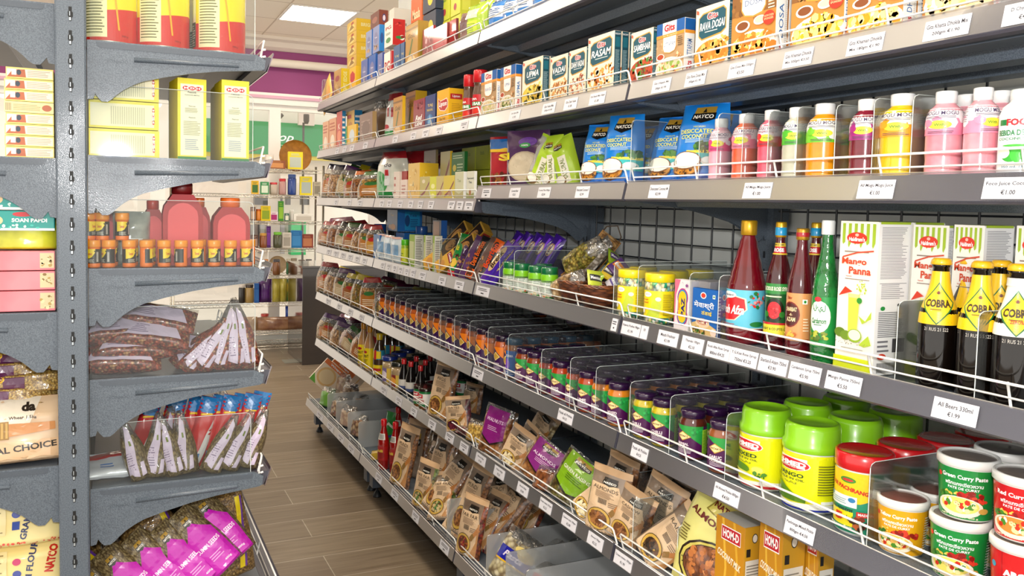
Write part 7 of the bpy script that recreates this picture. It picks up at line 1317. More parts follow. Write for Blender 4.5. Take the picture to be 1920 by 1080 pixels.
# top: three cans
G = 'large yellow and red round packs on the top left shelf'
for k, (a, b_) in enumerate(((164, 249), (253, 356), (362, 460))):
    x, Y, D, h, zb = lspan(0, a, b_, -60); D = .132; R = D/2
    ops = [('R', 0, 0, 1, 1, '#f2e00c'), ('P', [(0, 0), (0, .30), (.4, .26), (.7, .32), (1, .26), (1, 0)], '#d42a1c'), ('R', .36, .03, .50, 1, '#f6efc0'), ('L', .37, .06, .49, .98, 34, '#7a7a4a'), ('R', .24, .14, .33, 1, '#eef2ea'), ('R', .24, .04, .33, .28, '#2c5a3c'), ('L', .245, .05, .325, .26, 9, '#d0e0d0'), ('T', 'N', .555, .66, .05, .16, '#1c3c24', .08), ('P', [(.53, .6), (.55, .4), (.57, .1), (.56, .1), (.54, .4), (.52, .6)], '#f2b01c'), ('T', '900 g', .60, .05, .04, .02, '#7a1410', .02)]
    r = round_item('milk_powder_can', [(R*.97, 0), (R, .004), (R, .27), (R*.97, .274)], mat('#d8d4c8', .3, 0, .6), [(R*.98, .272), (R*1.0, .275), (R*1.0, .29), (R*.95, .292)], mat('#f2e00c', .3, .5), (.006, .27, 178, None, ops, .25), n=40)
    tag(r, 'yellow and red can on the top left shelf, %s' % ('next to the post', 'middle of three', 'nearest the aisle')[k], 'can', G); lay(r, xl((a+b_)/2, zb+.05, YL+.085), YL+.085, zb, -.1)
    c = dup(r); tag(c, 'yellow and red can in the row behind, %s' % ('next to the post', 'middle of three', 'nearest the aisle')[k], 'can', G); lay(c, r.location.x, YL+.225, zb, .3)
# second shelf: yellow spice boxes
MDH = [('R', 0, 0, 1, 1, '#f0e23a'), ('R', .10, .05, .90, .93, '#f4efd0'), ('R', .12, .06, .88, .92, '#f7f3da'), ('E', .28, .88, .11, .025, '#d0202c'), ('E', .5, .88, .11, .025, '#d0202c'), ('E', .72, .88, .11, .025, '#d0202c'), ('T', 'M D H', .5, .88, .56, .025, '#ffffff', .04), ('T', 'Peacock', .5, .83, .3, .02, '#2c2c1c', .02), ('T', 'KASOORI METHI', .5, .795, .5, .012, '#3a3a2c', .01), ('T', 'Peacock', .5, .66, .24, .015, '#5a5a3c', .01), ('L', .25, .58, .75, .64, 4, '#a8a480'), ('T', 'Peacock', .5, .52, .24, .015, '#5a5a3c', .01), ('L', .2, .3, .8, .48, 9, '#b8b490'), ('L', .25, .12, .75, .26, 6, '#a8b0c0'), ('R', 0, 0, 1, .035, '#3c8a4c')]
G = 'yellow spice boxes on the second left shelf'
for k, (a, b_, yt, sidep) in enumerate(((328, 383, 146, 0), (414, 466, 150, 0))):
    x, Y, w, h, zb = lspan(1, a, b_, yt)
    o = carton('spice_box', w, .11, h, '#f0e012', MDH, (), left=[('R', 0, 0, 1, 1, '#e9d80c')], topc='#8a7a14'); tag(o, ('upright yellow spice box, left one of two standing', 'upright yellow spice box at the aisle end of the shelf')[k], 'spice box', G); lay(o, x, Y+.055+.01, zb, (.12, .05)[k])
    c = dup(o); tag(c, 'upright yellow spice box standing behind the %s one' % ('left', 'right')[k], 'spice box', G); lay(c, x, Y+.055+.135, zb, 0)
def rot90(ops):
    return [('R', 0, 0, 1, 1, '#f0e23a'), ('R', .02, .08, .93, .90, '#f5efcc'), ('E', .92, .72, .02, .09, '#d0202c'), ('E', .92, .50, .02, .09, '#d0202c'), ('E', .92, .28, .02, .09, '#d0202c'), ('T', 'MDH', .92, .5, .5, .03, '#fff', .04, 0, 90), ('V', .3, .15, .8, .8, 16, '#c8c4a0')]
hb = (Zpx(298-54, 0, YL)-Zpx(298, 0, YL))
for k in range(3):
    z = LTOP[1]+k*hb; a, b_ = xl(166, z), xl(300-(1 if k else 0), z)
    o = carton('spice_box', b_-a, .11, hb*.97, '#f0e012', rot90(0)); tag(o, 'yellow spice box lying flat in the stack by the post, %s from the bottom' % ORD[k], 'spice box', G); lay(o, (a+b_)/2, YL+.085, z, 0)
def lpanel(i, pl, pr, ytop, lb, side=1, zt=None, dY=.006):
    x, Y, w, h, zb = lspan(i, pl, pr, ytop, dY, zt, 0, side); mb = MB(); r_ = .012
    mb.prism([(-w/2, .001), (w/2, .001), (w/2, h-r_), (w/2-r_*.3, h-r_*.3), (w/2-r_, h), (-w/2, h)], 0, .0025, ACRYLIC)
    mb.tube([(-w/2, 0, h), (w/2-r_, 0, h), (w/2-r_*.3, 0, h-r_*.3), (w/2, 0, h-r_), (w/2, 0, 0)], .0009, ACRYL_EDGE, 4)
    o = mb.build('shelf_divider'); tag(o, lb, 'divider', 'clear end panels on the left rack'); o.location = (x, Y, zb)
lpanel(1, 168, 474, 168, 'clear end panel in front of the yellow spice boxes'); lpanel(2, 168, 475, 376, 'clear end panel in front of the orange jars'); lpanel(3, 168, 478, 573, 'clear end panel in front of the chilli bags'); lpanel(4, 168, 470, 785, 'clear end panel in front of the white labelled seed bags'); lpanel(0, 168, 478, -60, 'clear end panel in front of the yellow and red cans')
# third shelf: orange jars and red canisters
def ojar(D, h):
    R = D/2; ops = [('R', 0, 0, 1, 1, '#1f1f1c'), ('P', [(.2, .3), (.2, .95), (.55, .9), (.62, .75), (.5, .45), (.4, .35)], '#f0d21c'), ('R', .2, .88, .62, 1, '#f0d21c'), ('T', 'Turmeric', .41, .66, .18, .2, '#c83a1c', .03), ('L', .3, .06, .6, .3, 4, '#c9c4b4'), ('V', .66, .1, .74, .8, 9, '#e8e4dc')]
    return round_item('colouring_jar', [(R*.92, 0), (R*.96, .004), (R*.93, h*.3), (R*.94, h*.75)], mat('#ee7a1c', .3, .7), [(R*.98, h*.75), (R, h*.76), (R, h*.985), (R*.96, h)], mat('#f0981c', .35, .4), (h*.16, h*.68, 105, '#f0d21c', ops, .3), n=22)
xs = [(164, 187), (188, 220), (227, 257), (260, 289), (293, 322), (325, 354), (356, 384), (387, 416), (418, 446), (448, 476)]
x, Y, D, h, zb = lspan(2, 448, 476, 451); OJ_ = ojar(.0335, h*1.0)
G = 'small orange jars on the third left shelf'
for k, (a, b_) in enumerate(xs):
    o = OJ_ if k == 0 else dup(OJ_); tag(o, 'small orange-lidded jar in the lower row, %s from the post' % ORD[k], 'jar', G); lay(o, xl((a+b_)/2, zb+.02, YL+.035), YL+.035, zb, (-.2, -.8, .6, 1.6, .9, -1.5, .2, .0, -.1, .1)[k])
    c = dup(OJ_); tag(c, 'small orange-lidded jar behind the lower row, %s from the post' % ORD[k], 'jar', G); lay(c, xl((a+b_)/2+5, zb+.02, YL+.08), YL+.08, zb, .5*k)
for k, px in enumerate((166, 192, 229)):
    o = dup(OJ_); tag(o, 'small orange-lidded jar on top of the lower row, %s from the post' % ORD[k], 'jar', G); lay(o, xl(px, zb+h+.02, YL+.04), YL+.04, zb+h, (1.2, -.1, .3)[k])
RC = mat('#a80f18', .5, 0); PINK = mat('#e0585e', .55, 0)
def canister(w, h, cap):
    r = empty('red_canister'); mb = MB(); n = 24
    pl = [(-w*.5, 0), (w*.5, 0), (w*.5, h*.62), (w*.46, h*.72), (w*.26, h*.86), (-w*.26, h*.86), (-w*.46, h*.72), (-w*.5, h*.62)]
    mb.prism(pl, -.035, .035, RC); mb.build('body', r)
    mb = MB(); q = [(w*.40*math.cos(t)*(1), h*.42+h*.34*math.sin(t)) for t in [2*PI*i/24 for i in range(24)]]
    q = [(max(-w*.38, min(w*.38, x*1.25)), z) for x, z in q]; mb.prism(q, -.0375, -.0351, PINK); mb.build('front_panel', r)
    mb = MB(); mb.lathe([(w*.22, h*.855), (w*.27, h*.87), (w*.27, h*.985), (w*.25, h)], mat(cap, .35, .4), 24, top=True); mb.build('cap', r); return r
for k, (a, b_, yt, dy, z0, cap, lb) in enumerate([(265, 308, 376, .16, 0, '#d8402c', 'red canister with a pink panel behind the orange jars, left one'), (304, 378, 343, .10, .0, '#7a0f14', 'tallest dark red canister with a rounded pink panel'), (355, 392, 371, .16, 0, '#e06a1c', 'red canister half hidden right of the tallest one'), (397, 465, 371, .10, 0, '#f0701c', 'red canister with orange cap at the aisle end'), (172, 225, 385, .16, 0, '#c2202c', 'dark red canister behind the jars next to the post')]):
    x, Y, w, h2, zb = lspan(2, a, b_, yt, dy); zz = zb
    if k == 1: h2 += .0
    o = canister(w, h2, cap); tag(o, lb, 'canister', 'red canisters on the third left shelf'); lay(o, x, Y, zz, 0)
stand = bag('food_bag', .09, .14, .06, 700, noisy('#8a928c', '#c0c8c0', 16, .15, 1, .5), [('R', .2, .2, .8, .5, '#d8dcd8')]); tag(stand, 'silvery clear bag between the red canisters', 'bag'); lay(stand, xl(247, LTOP[2]+.06, YL+.12), YL+.12, LTOP[2], 0)
# hanging-down film bags: chilli on the fourth shelf, seeds on the fifth, cumin on the sixth
LAV = '#cbbdd6'
def seedbag(cont, seed, w, h, lab='diag'):
    ops = [('P', [(.06, .14), (.46, .08), (.70, .84), (.36, .92)], LAV), ('L', .18, .2, .42, .5, 8, '#7a6a8a'), ('R', .42, .60, .52, .68, '#6a7a2c'), ('P', [(.55, .08), (.75, .1), (.80, .30), (.66, .30)], LAV)]
    return bag('spice_bag', w, h, .045, seed, cont, ops, clear_from=.72, topw=.25, wr=.004, foot=.3, coat=.8, rough=.2)
def lbag(o, i, px, dY, lb, cat, grp, rz=0, lean=0, tilt=0, z0=0, zt=None, side=1):
    zb = ((LTOP[i] if side > 0 else LL[i]) if zt is None else zt)+z0; tag(o, lb, cat, grp); lay(o, xl(px, zb+.02, YL+dY), YL+dY, zb, rz, lean, tilt); return o
CHL = seedbag(RED_CHILI, 710, .055, .185); CH2 = seedbag(RED_CHILI, 711, .06, .18)
G = 'clear bags of red chilli pieces on the fourth left shelf'
for k, (px, ti, dy) in enumerate(((345, .72, .04), (374, .50, .035), (408, .22, .035), (446, -.08, .035), (472, -.22, .035), (330, .85, .09), (395, .4, .10), (430, .1, .10), (458, -.15, .11))):
    lbag((CHL if k == 0 else CH2 if k == 1 else dup((CHL, CH2)[k % 2])), 3, px, dy, 'bag of red chilli with lilac label in the fan, %s from left, %s' % (ORD[k if k < 5 else k-5], 'front' if k < 5 else 'behind'), 'spice bag', G, tilt=ti, lean=-.1)
cb = bag('spice_bag', .20, .09, .05, 715, RED_CHILI, [('P', [(.1, .15), (.2, .62), (.8, .7), (.9, .2)], LAV), ('L', .2, .25, .5, .6, 5, '#7a6a8a')], clear_from=.8)
for k, (px, z0, ti, dy) in enumerate(((205, 0, .05, .04), (230, .03, .02, .05), (258, .06, .18, .045), (210, .075, -.05, .06), (270, .1, .25, .08), (300, .03, .4, .09))):
    o = cb if k == 0 else dup(cb); lbag(o, 3, px+18, dy, 'flat bag of crushed red chilli lying in the heap by the post, %s from below' % ORD[k], 'spice bag', G, tilt=ti, lean=-.9, z0=z0+.012)
BC = noisy('#1c74b4', '#2c84c4', 9, .25, .8, .3)
redblue = [bag('snack_bag', .05, .19, .035, 720+k, noisy('#c2242c', '#d43a3a', 9, .2, .8, .3), [('R', 0, .78, 1, 1, '#1a78bc'), ('P', [(0, .72), (1, .78), (1, .80), (0, .75)], '#f0c81c'), ('P', [(.3, 0), (.9, .7), (1, .5), (.7, 0)], '#eceaea'), ('R', .1, .05, .6, .2, '#1a78bc')], coat=.8) for k in range(2)]
G = 'red and blue striped packets on the fifth left shelf'
for k, (px, dy) in enumerate(((252, .12), (300, .13), (340, .12), (362, .10), (385, .11), (405, .10), (425, .11), (445, .10), (462, .12))):
    lbag(redblue[k] if k < 2 else dup(redblue[k % 2]), 4, px, dy, 'red packet with blue top standing behind the seed bags, %s from the post' % ORD[k], 'snack packet', G, tilt=.25, lean=-.05, z0=.004)
o = bag('snack_bag', .17, .10, .03, 725, mat('#c9cdd6', .25, .8), [('R', 0, .6, 1, 1, '#c2242c'), ('L', .3, .2, .5, .4, 2, '#4a7ac0')], coat=.8); lbag(o, 4, 215, .05, 'silver and red packet lying flat next to the post', 'snack packet', None, lean=-1.2, z0=.012)
SB = seedbag(CUMIN_G, 730, .058, .165); SB2 = seedbag(CUMIN_G, 731, .062, .17)
G = 'clear bags of brown seeds with lilac labels'
for k, (px, ti, dy) in enumerate(((268, -.30, .035), (292, .05, .04), (335, -.28, .04), (352, -.12, .045), (392, .45, .035), (425, .42, .035), (460, .35, .04), (310, .1, .1), (450, .4, .1))):
    lbag((SB if k == 0 else SB2 if k == 1 else dup((SB, SB2)[k % 2])), 4, px, dy, 'clear bag of brown seeds with lilac label, %s from the post%s' % (ORD[k] if k < 7 else ORD[k-7], ' in the second row' if k > 6 else ''), 'spice bag', G, tilt=ti, lean=-.06, z0=.002)
# bottom of the left rack
zt6 = LTOP[4]-.36
CUM = [('P', [(.08, .02), (.08, .58), (.5, .82), (.92, .58), (.92, .02)], '#c416b4'), ('T', 'CUMIN SEEDS', .5, .42, .72, .06, '#fbe6f8', .02), ('L', .3, .2, .7, .3, 3, '#e8a0e0'), ('T', '400g', .65, .12, .2, .035, '#fbe6f8', .02)]+natco_logo(.5, .82, .26, .12)
CB = bag('spice_bag', .10, .21, .05, 740, CUMIN_G, CUM, topw=.7, foot=.7, wr=.004)
G = 'magenta bags of cumin seeds at the bottom left'
for k, (px, z0, ti, dy) in enumerate(((300, .02, -.75, .04), (350, .045, -.75, .05), (395, .055, -.72, .05), (430, .085, -.70, .055), (452, .1, -.6, .08), (270, -.02, -.8, .06))):
    lbag(CB if k == 0 else dup(CB), 5, px, dy, 'magenta bag of cumin seeds leaning left, %s from the post' % ORD[(1, 2, 3, 4, 5, 0)[k]], 'spice bag', G, tilt=ti, lean=-.25, z0=z0, zt=zt6)
COR = bag('spice_bag', .15, .25, .08, 745, CORIANDER_G, [('P', [(.70, .1), (.80, .1), (.92, .9), (.82, .9)], '#e8cf1c'), ('P', [(.80, .1), (.84, .1), (.96, .9), (.92, .9)], '#6a3a9c')], topw=.9, foot=.8, wr=.005, coat=.5)
for k, (px, z0, ti, dy, le) in enumerate(((430, .02, -.15, .15, 0), (345, .02, -.5, .14, 0), (250, .0, -.9, .10, -.2), (200, 0, -1.3, .05, -.2), (290, .0, -.7, .2, 0), (400, .02, -.3, .26, 0))):
    lbag(COR if k == 0 else dup(COR), 5, px, dy, 'large clear bag of coriander seeds with yellow stripe, %s' % ('at the aisle end', 'behind the magenta bags', 'lying next to the magenta bags', 'lowest by the post', 'second row by the post', 'second row at the aisle end')[k], 'spice bag', 'large bags of coriander seeds at the bottom left', tilt=ti, lean=le, z0=z0, zt=zt6)
# ---- left of the post
G = 'flat spice boxes stacked left of the post'
hb = (Zpx(290-21.7, -.3, YL)-Zpx(290, -.3, YL))
for k in range(8):
    z = LL[1]+k*hb; a = xl((8, 7, 7, 9, 6, 6, 6, 9)[k], z); b_ = XP0-.006
    fo = [('R', 0, 0, 1, 1, '#f1dc7a'), ('R', .02, .12, .98, .86, '#f4ecd4'), ('P', [(.02, .1), (.15, .8), (.4, .85), (.42, .12)], '#b5623c'), ('R', .12, .3, .22, .8, '#e8efe6'), ('E', .27, .55, .05, .25, '#2c3a4a'), ('L', .45, .2, .95, .8, 4, '#c0a88a')]
    if k == 4: fo = [('R', 0, 0, 1, 1, '#f0dfa0'), ('V', .02, .15, .14, .85, 8, '#6a6060'), ('L', .18, .2, .75, .8, 4, '#b09a70'), ('E', .86, .5, .1, .3, '#b5623c')]
    o = carton('spice_box', b_-a, .10, hb*.96, '#f0dd6a', fo); tag(o, 'flat cream and yellow box in the stack left of the post, %s from the bottom' % ORD[k], 'spice box', G); lay(o, (a+b_)/2, YL+.07, z, 0)
def flat(i, py_top, py_bot, name, base, ops, lb, cat, grp, pl=-60, dY=.07, coat=.3, deep=.16):
    zt = LL[i]; z0 = max(zt+.0005, Zpx(py_bot, -.3, YL)); z1 = Zpx(py_top, -.3, YL); a, b_ = xl(pl, z0), XP0-.006
    o = carton(name, b_-a, deep, z1-z0-.001, base, ops, coat=coat); tag(o, lb, cat, grp); lay(o, (a+b_)/2, YL+.012+deep/2, z0, 0); return o
PKO = [('R', .82, .12, .99, .9, '#d8c89c'), ('B', .9, .5, .07, .35, 14, .02, ['#b8964c', '#8a6a2c', '#e8d8a8'])]
for k, (t, b_) in enumerate(((548, 588), (510, 547), (471, 509))): flat(2, t, b_, 'sweet_box', noisy('#d8485c', '#ee8a94', 5, .35, .4, 0), PKO, 'pink sweet box left of the post, %s from the bottom' % ORD[k], 'sweet box', 'pink sweet boxes left of the post')
zf = Zpx(471, -.3, YL)
o = bag('sweet_bag', .17, .075, .10, 760, noisy('#a8a80c', '#dcdc3a', 14, .2, .8, .5), [('E', .5, .85, .12, .08, '#b3202c'), ('T', 'sweet', .5, .85, .16, .06, '#fff', .02)], foot=.8, topw=1); tag(o, 'shiny yellow green bag lying on the pink boxes', 'bag'); lay(o, xl(42, zf+.03, YL+.06), YL+.07, zf+.002, 0)
TEAL = [('R', 0, .0, 1, .12, '#e8f4f2'), ('E', .62, .82, .12, .12, '#c8202c'), ('T', 'SOAN PAPDI', .70, .52, .42, .2, '#f4fcfa', .04), ('E', .32, .5, .07, .22, '#e8c89a'), ('E', .24, .4, .07, .2, '#d8b078'), ('B', .5, .2, .4, .1, 12, .02, ['#d8f0ec', '#3ac0b0'])]
for k, (t, b_) in enumerate(((393, 432), (352, 392))): flat(2, t, b_, 'sweet_box', '#139a92', TEAL, 'teal sweet box left of the post, %s one' % ('lower', 'upper')[k], 'sweet box', 'teal sweet boxes left of the post', dY=.07)
o = flat(2, 432, 470, 'sweet_box', '#12847e', TEAL, 'teal sweet box behind the shiny yellow bag', 'sweet box', 'teal sweet boxes left of the post'); o.location.y = YL+.25
PP = [('R', .35, 0, .55, 1, '#5a1c4a'), ('E', .25, .6, .12, .2, '#e8b81c'), ('E', .25, .6, .1, .15, '#8a1c3c'), ('R', 0, .85, 1, 1, '#6a2a5a')]
zr = LL[3]; RB_ = bag('pulses_bag', .24, .062, .10, 770, grains(['#c8a04a', '#d8b868', '#b08838', '#e0c880'], 230, bump=.9), PP, foot=.9, topw=1, wr=.005)
for k, (t, dx) in enumerate(((822, .0), (798, .02), (772, -.01), (748, .03), (726, 0), (708, .02))):
    o = RB_ if k == 0 else dup(RB_); z = Zpx(t, -.3, YL); tag(o, 'yellow bag with purple band in the pile left of the post, %s from the bottom' % ORD[k], 'bag', 'yellow bags piled left of the post'); lay(o, -.24+dx, YL+.08+.015*k, z-.02, .05*(-1)**k, -.2, .04*(k % 3-1))
FL = bag('flour_bag', .30, .155, .10, 780, noisy('#c9a884', '#dcc2a2', 5, .35, .5, .3), [('R', 0, 0, 1, .34, '#d8b48c'), ('P', [(0, .34), (0, 1), (.75, 1), (.65, .5), (.3, .34)], '#e6dccb'), ('T', 'NATURAL CHOICE', .50, .22, .72, .10, '#2c241c', .03, 0, 3), ('R', .36, .38, .52, .66, '#9a7434'), ('V', .36, .4, .52, .64, 5, '#c8a45a'), ('P', [(.52, .42), (.85, .48), (.85, .60), (.52, .62)], '#c98a50'), ('T', 'da', .66, .86, .10, .14, '#2c241c', .05), ('T', 'Wheat 1.5kg', .62, .70, .2, .06, '#4a3c30', .02)], foot=.8)
tag(FL, 'large beige flour bag lettered NATURAL CHOICE left of the post', 'flour bag'); lay(FL, -.235, YL+.055, LL[3]+.004, 0, -.15, -.02)
zg = LL[3]-.5
GF = bag('flour_bag', .27, .17, .12, 790, noisy('#ecd68a', '#f2e2a2', 5, .5, .2, .25), [('B', .5, .90, .5, .04, 60, .012, ['#d8402c', '#e0583c']), ('B', .5, .04, .5, .03, 50, .012, ['#d8402c', '#e0583c']), ('T', 'NATCO', .80, .62, .24, .12, '#c8281c', .05, 0, 80), ('T', 'GRAM FLOUR', .62, .5, .5, .09, '#2c3a6a', .03, 0, 80), ('E', .52, .65, .035, .05, '#c8306a'), ('E', .52, .48, .035, .05, '#3a4a9c'), ('R', .49, .26, .55, .38, '#2c4a9c'), ('R', .08, .2, .44, .8, '#e8d8a0'), ('L', .1, .22, .42, .78, 12, '#9a8a5a')], foot=.85, topw=1, wr=.003)
for k in range(3):
    o = GF if k == 0 else dup(GF); tag(o, 'pale yellow gram flour bag with red border, %s of the pile' % ('lowest', 'middle', 'topmost')[k], 'flour bag', 'gram flour bags at the bottom left'); lay(o, -.225, YL+.08, zg-.01+.150*k, 0, -.12)
# ================================================================ BACKGROUND: display counter and wire rack at the window
cp = onZ(566, 685, 0.0); ctr = empty('display_counter', (cp.x, cp.y, 0)); tag(ctr, 'dark glossy counter standing behind the far end of the right-hand rack', 'counter')
ch = Zpx(503, cp.x, cp.y); GL = noisy('#2a211c', '#3a2e26', 2, .12, .8, 0, .3)
mb = MB(); mb.box((0, 0, 0), (1.6, .7, ch), GL, .004); mb.build('counter_body', ctr)
mb = MB(); mb.box((-.01, -.01, ch), (1.62, .72, ch+.02), mat('#3a3028', .1, .8)); mb.build('counter_top', ctr)
YR = 8.62; rack = empty('wire_rack', (1.3, YR, 0)); tag(rack, 'chrome wire shelving unit standing in front of the shop window', 'rack')
RZ = [onY(500, py, YR).z for py in (316, 365, 415, 466, 517, 569, 622, 657)]; rx0, rx1 = .55, onY(606, 400, YR).x
for z in RZ:
    z = max(.06, z); mb = MB()
    for yy in (0, .36):
        for zz in (z, z-.03): mb.tube([(rx0-1.3, yy, zz), (rx1-1.3, yy, zz)], .004, CHROME, 5)
        pts = []; x = rx0-1.3; k = 0
        while x < rx1-1.3: pts.append((x, yy, z-.03*(k % 2))); x += .03; k += 1
        mb.tube(pts, .0025, CHROME, 4)
    x = rx0-1.3
    while x < rx1-1.3: mb.tube([(x, 0, z), (x, .36, z)], .0022, CHROME, 4); x += .035
    mb.build('wire_shelf', rack)
for x in (rx0, rx1):
    for yy in (0, .36): mb = MB(); mb.tube([(x-1.3, yy, 0), (x-1.3, yy, RZ[0]+.05)], .013, CHROME, 8); mb.build('rack_post', rack)
def onrack(lv, pl, pr, pt, kind, c1, c2, lb, cat, name, dy=.1):
    z = max(.06, RZ[lv])+.003; p = onY((pl+pr)/2, pt, YR+dy); w = (pr-pl)*9.0/FPX*1.04; h = max(.03, p.z-z)
    if kind == 'box': o = carton(name, w, .07, h, c1, [('R', .12, .12, .88, .7, c2), ('L', .2, .75, .8, .92, 2, c2)])
    elif kind == 'jar': o = round_item(name, [(w*.45, 0), (w*.5, .01), (w*.5, h*.78), (w*.4, h*.84)], mat(c1, .3, .6), [(w*.44, h*.83), (w*.46, h*.98), (w*.4, h)], mat(c2, .35, .3), n=14, capname='lid')
    elif kind == 'bag': o = bag(name, w, h, .08, int(pl), noisy(c1, c2, 12, .3, .6, .3), [], nu=8, nv=8, foot=.7)
    elif kind == 'disc': o = empty(name); mb = MB(); mb.lathe([(.001, -.015), (w/2*.9, -.012), (w/2, .012)], noisy(c1, c2, 20, .5), 32); mb.build('tray_bowl', o); z += w/2-(.02 if lv == 0 else .0)
    tag(o, lb, cat, 'small goods on the wire rack'); lay(o, p.x, YR+dy, z, -.1)
    if kind == 'disc': o.rotation_euler = (PI/2-.12, 0, -.1); o['group'] = 'round trays on the wire rack'
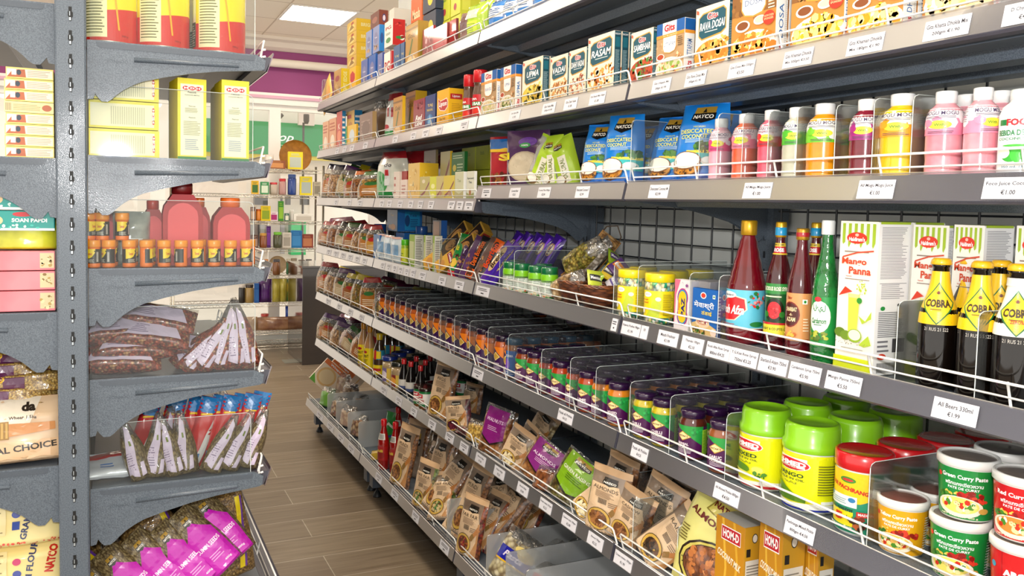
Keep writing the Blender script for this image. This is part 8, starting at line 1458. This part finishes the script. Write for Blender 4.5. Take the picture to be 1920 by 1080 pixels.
for q in [
 (0, 526, 582, 266, 'disc', '#8a5a14', '#a87020', 'large round brown tray standing on the top of the wire rack', 'tray', 'round_tray', .22),
 (0, 541, 566, 285, 'box', '#e8d41c', '#b8c0b4', 'yellow tin in front of the large round tray', 'tin', 'food_tin', .08), (0, 497, 512, 290, 'bag', '#d8d0c8', '#b8aca0', 'pale crumpled bag on the top of the wire rack', 'bag', 'paper_bag', .1), (0, 503, 533, 301, 'box', '#8a4a24', '#c98a50', 'brown loaf-shaped box on the top of the wire rack', 'box', 'food_box', .06),
 (1, 472, 484, 339, 'box', '#e0b01c', '#3a6a2c', 'yellow and green box at the left of the second rack shelf', 'box', 'food_box', .08), (1, 489, 503, 341, 'box', '#2c8a4c', '#d8e4d0', 'green and white box on the second rack shelf', 'box', 'food_box', .08), (1, 506, 520, 342, 'jar', '#b8a898', '#c2303a', 'small pale jar with red top on the second rack shelf', 'jar', 'food_jar', .08), (1, 523, 536, 335, 'jar', '#b88a84', '#c8202c', 'red-lidded jar on the second rack shelf', 'jar', 'food_jar', .08), (1, 540, 555, 327, 'jar', '#1f3f8a', '#2c4a8a', 'tall dark blue jar on the second rack shelf', 'jar', 'food_jar', .08), (1, 563, 584, 331, 'box', '#e8d41c', '#aab4ae', 'large yellow tin on the second rack shelf', 'tin', 'food_tin', .08), (1, 588, 600, 341, 'box', '#b8ae98', '#8a8270', 'grey beige box at the right of the second rack shelf', 'box', 'food_box', .08),
 (2, 480, 489, 392, 'jar', '#d8801c', '#c05a14', 'amber jar on the third rack shelf', 'jar', 'food_jar', .08), (2, 490, 506, 386, 'box', '#e2c40c', '#8aa01c', 'bright yellow pack on the third rack shelf', 'pack', 'food_box', .08), (2, 507, 520, 397, 'box', '#e8dce4', '#a8206a', 'white and magenta box on the third rack shelf', 'box', 'food_box', .08), (2, 522, 531, 377, 'box', '#3a8a1c', '#8ab82c', 'tall green pack on the third rack shelf', 'pack', 'food_box', .08), (2, 534, 541, 400, 'box', '#14604a', '#e8e4d0', 'small dark green box on the third rack shelf', 'box', 'food_box', .08), (2, 543, 551, 393, 'jar', '#c8c4bc', '#e8e4dc', 'small clear jar on the third rack shelf', 'jar', 'food_jar', .08), (2, 552, 586, 401, 'box', '#f0ece4', '#c8c0b4', 'long white printed box on the third rack shelf', 'box', 'food_box', .08), (2, 470, 478, 388, 'box', '#6a4a3c', '#c9a080', 'brown box at the left of the third rack shelf', 'box', 'food_box', .08),
 (3, 487, 500, 437, 'jar', '#8a4a1c', '#c8902c', 'brown jar under a violet pack on the fourth rack shelf', 'jar', 'food_jar', .08), (3, 500, 507, 424, 'box', '#5a1c7a', '#8a3ab0', 'tall violet pack on the fourth rack shelf', 'pack', 'food_box', .14), (3, 513, 528, 435, 'jar', '#4a4a2c', '#6ab81c', 'dark jar with lime lid on the fourth rack shelf', 'jar', 'food_jar', .08), (3, 530, 545, 436, 'box', '#d8d0c4', '#a8a094', 'pale grey box on the fourth rack shelf', 'box', 'food_box', .1), (3, 546, 565, 432, 'box', '#1a6fae', '#3a8ac8', 'blue box on the fourth rack shelf', 'box', 'food_box', .1), (3, 566, 586, 439, 'box', '#8a3424', '#c07850', 'dark red box on the fourth rack shelf', 'box', 'food_box', .1), (3, 470, 483, 440, 'box', '#5a3a30', '#a88a78', 'dark brown box at the left of the fourth rack shelf', 'box', 'food_box', .08),
 (4, 505, 536, 476, 'disc', '#c8ac84', '#dcc4a0', 'pale round wooden tray standing on the fifth rack shelf', 'tray', 'round_tray', .2), (4, 512, 525, 486, 'jar', '#7a4a20', '#3a3438', 'brown jar in front of the pale tray', 'jar', 'food_jar', .06), (4, 494, 503, 486, 'jar', '#a8501c', '#c87a2c', 'orange brown jar left of the pale tray', 'jar', 'food_jar', .08), (4, 537, 544, 485, 'jar', '#2c6a3c', '#c0b8a0', 'green jar right of the pale tray', 'jar', 'food_jar', .08), (4, 545, 557, 484, 'jar', '#a85a1c', '#8a7a60', 'amber jar on the fifth rack shelf', 'jar', 'food_jar', .08), (4, 559, 572, 487, 'jar', '#8a2c1c', '#5a4438', 'dark red jar on the fifth rack shelf', 'jar', 'food_jar', .08), (4, 573, 585, 486, 'jar', '#b8b0a4', '#4a4440', 'grey jar at the right of the fifth rack shelf', 'jar', 'food_jar', .08),
 (5, 486, 508, 523, 'bag', '#5a1c7a', '#3a1450', 'violet bag on the sixth rack shelf', 'bag', 'food_bag', .1), (5, 511, 524, 522, 'bag', '#b8a82c', '#c8bc5a', 'olive yellow bag on the sixth rack shelf, left one', 'bag', 'food_bag', .1), (5, 525, 537, 522, 'bag', '#b0a02c', '#c8bc5a', 'olive yellow bag on the sixth rack shelf, right one', 'bag', 'food_bag', .1), (5, 538, 558, 523, 'bag', '#1f7a4a', '#c8a83c', 'green and gold bag on the sixth rack shelf', 'bag', 'food_bag', .1), (5, 560, 570, 524, 'bag', '#d8b81c', '#e8d44a', 'yellow bag at the right of the sixth rack shelf', 'bag', 'food_bag', .1), (5, 460, 475, 533, 'jar', '#a88a50', '#3a2c24', 'jar with dark lid on the sixth rack shelf', 'jar', 'food_jar', .08), (5, 477, 485, 531, 'box', '#1a5aa8', '#2c6ab8', 'blue box on the sixth rack shelf', 'box', 'food_box', .08), (5, 448, 459, 533, 'jar', '#2a2420', '#d8d0c8', 'black jar with pale lid on the sixth rack shelf', 'jar', 'food_jar', .08),
 (6, 486, 562, 594, 'bag', '#7a4a30', '#a87c58', 'large brown bread bag lying on the seventh rack shelf', 'bag', 'bread_bag', .08), (6, 536, 556, 572, 'bag', '#123a9c', '#1c50b8', 'blue bag standing behind the bread bag', 'bag', 'food_bag', .2), (6, 557, 566, 570, 'box', '#6a4a2c', '#c8a050', 'brown box at the right of the seventh rack shelf', 'box', 'food_box', .2), (6, 489, 504, 588, 'jar', '#c8a890', '#d8483c', 'round pale tub with red lid behind the bread bag', 'tub', 'food_tub', .2), (6, 460, 481, 594, 'bag', '#a88460', '#c8a884', 'brown bread bag at the left of the seventh rack shelf', 'bag', 'bread_bag', .1),
 (7, 540, 568, 627, 'bag', '#c8bcac', '#8a7a68', 'pale paper bag lying on the lowest rack shelf', 'bag', 'paper_bag', .1)]:
    onrack(*q)
mb = MB(); mb.box((-.13, -.09, 0), (.13, .09, .006), mat('#8a8a80', .4)); p = onZ(556, 677, 0); o = mb.build('floor_grate', loc=(p.x, p.y, 0)); tag(o, 'small grey floor plate beside the dark counter', 'floor plate')
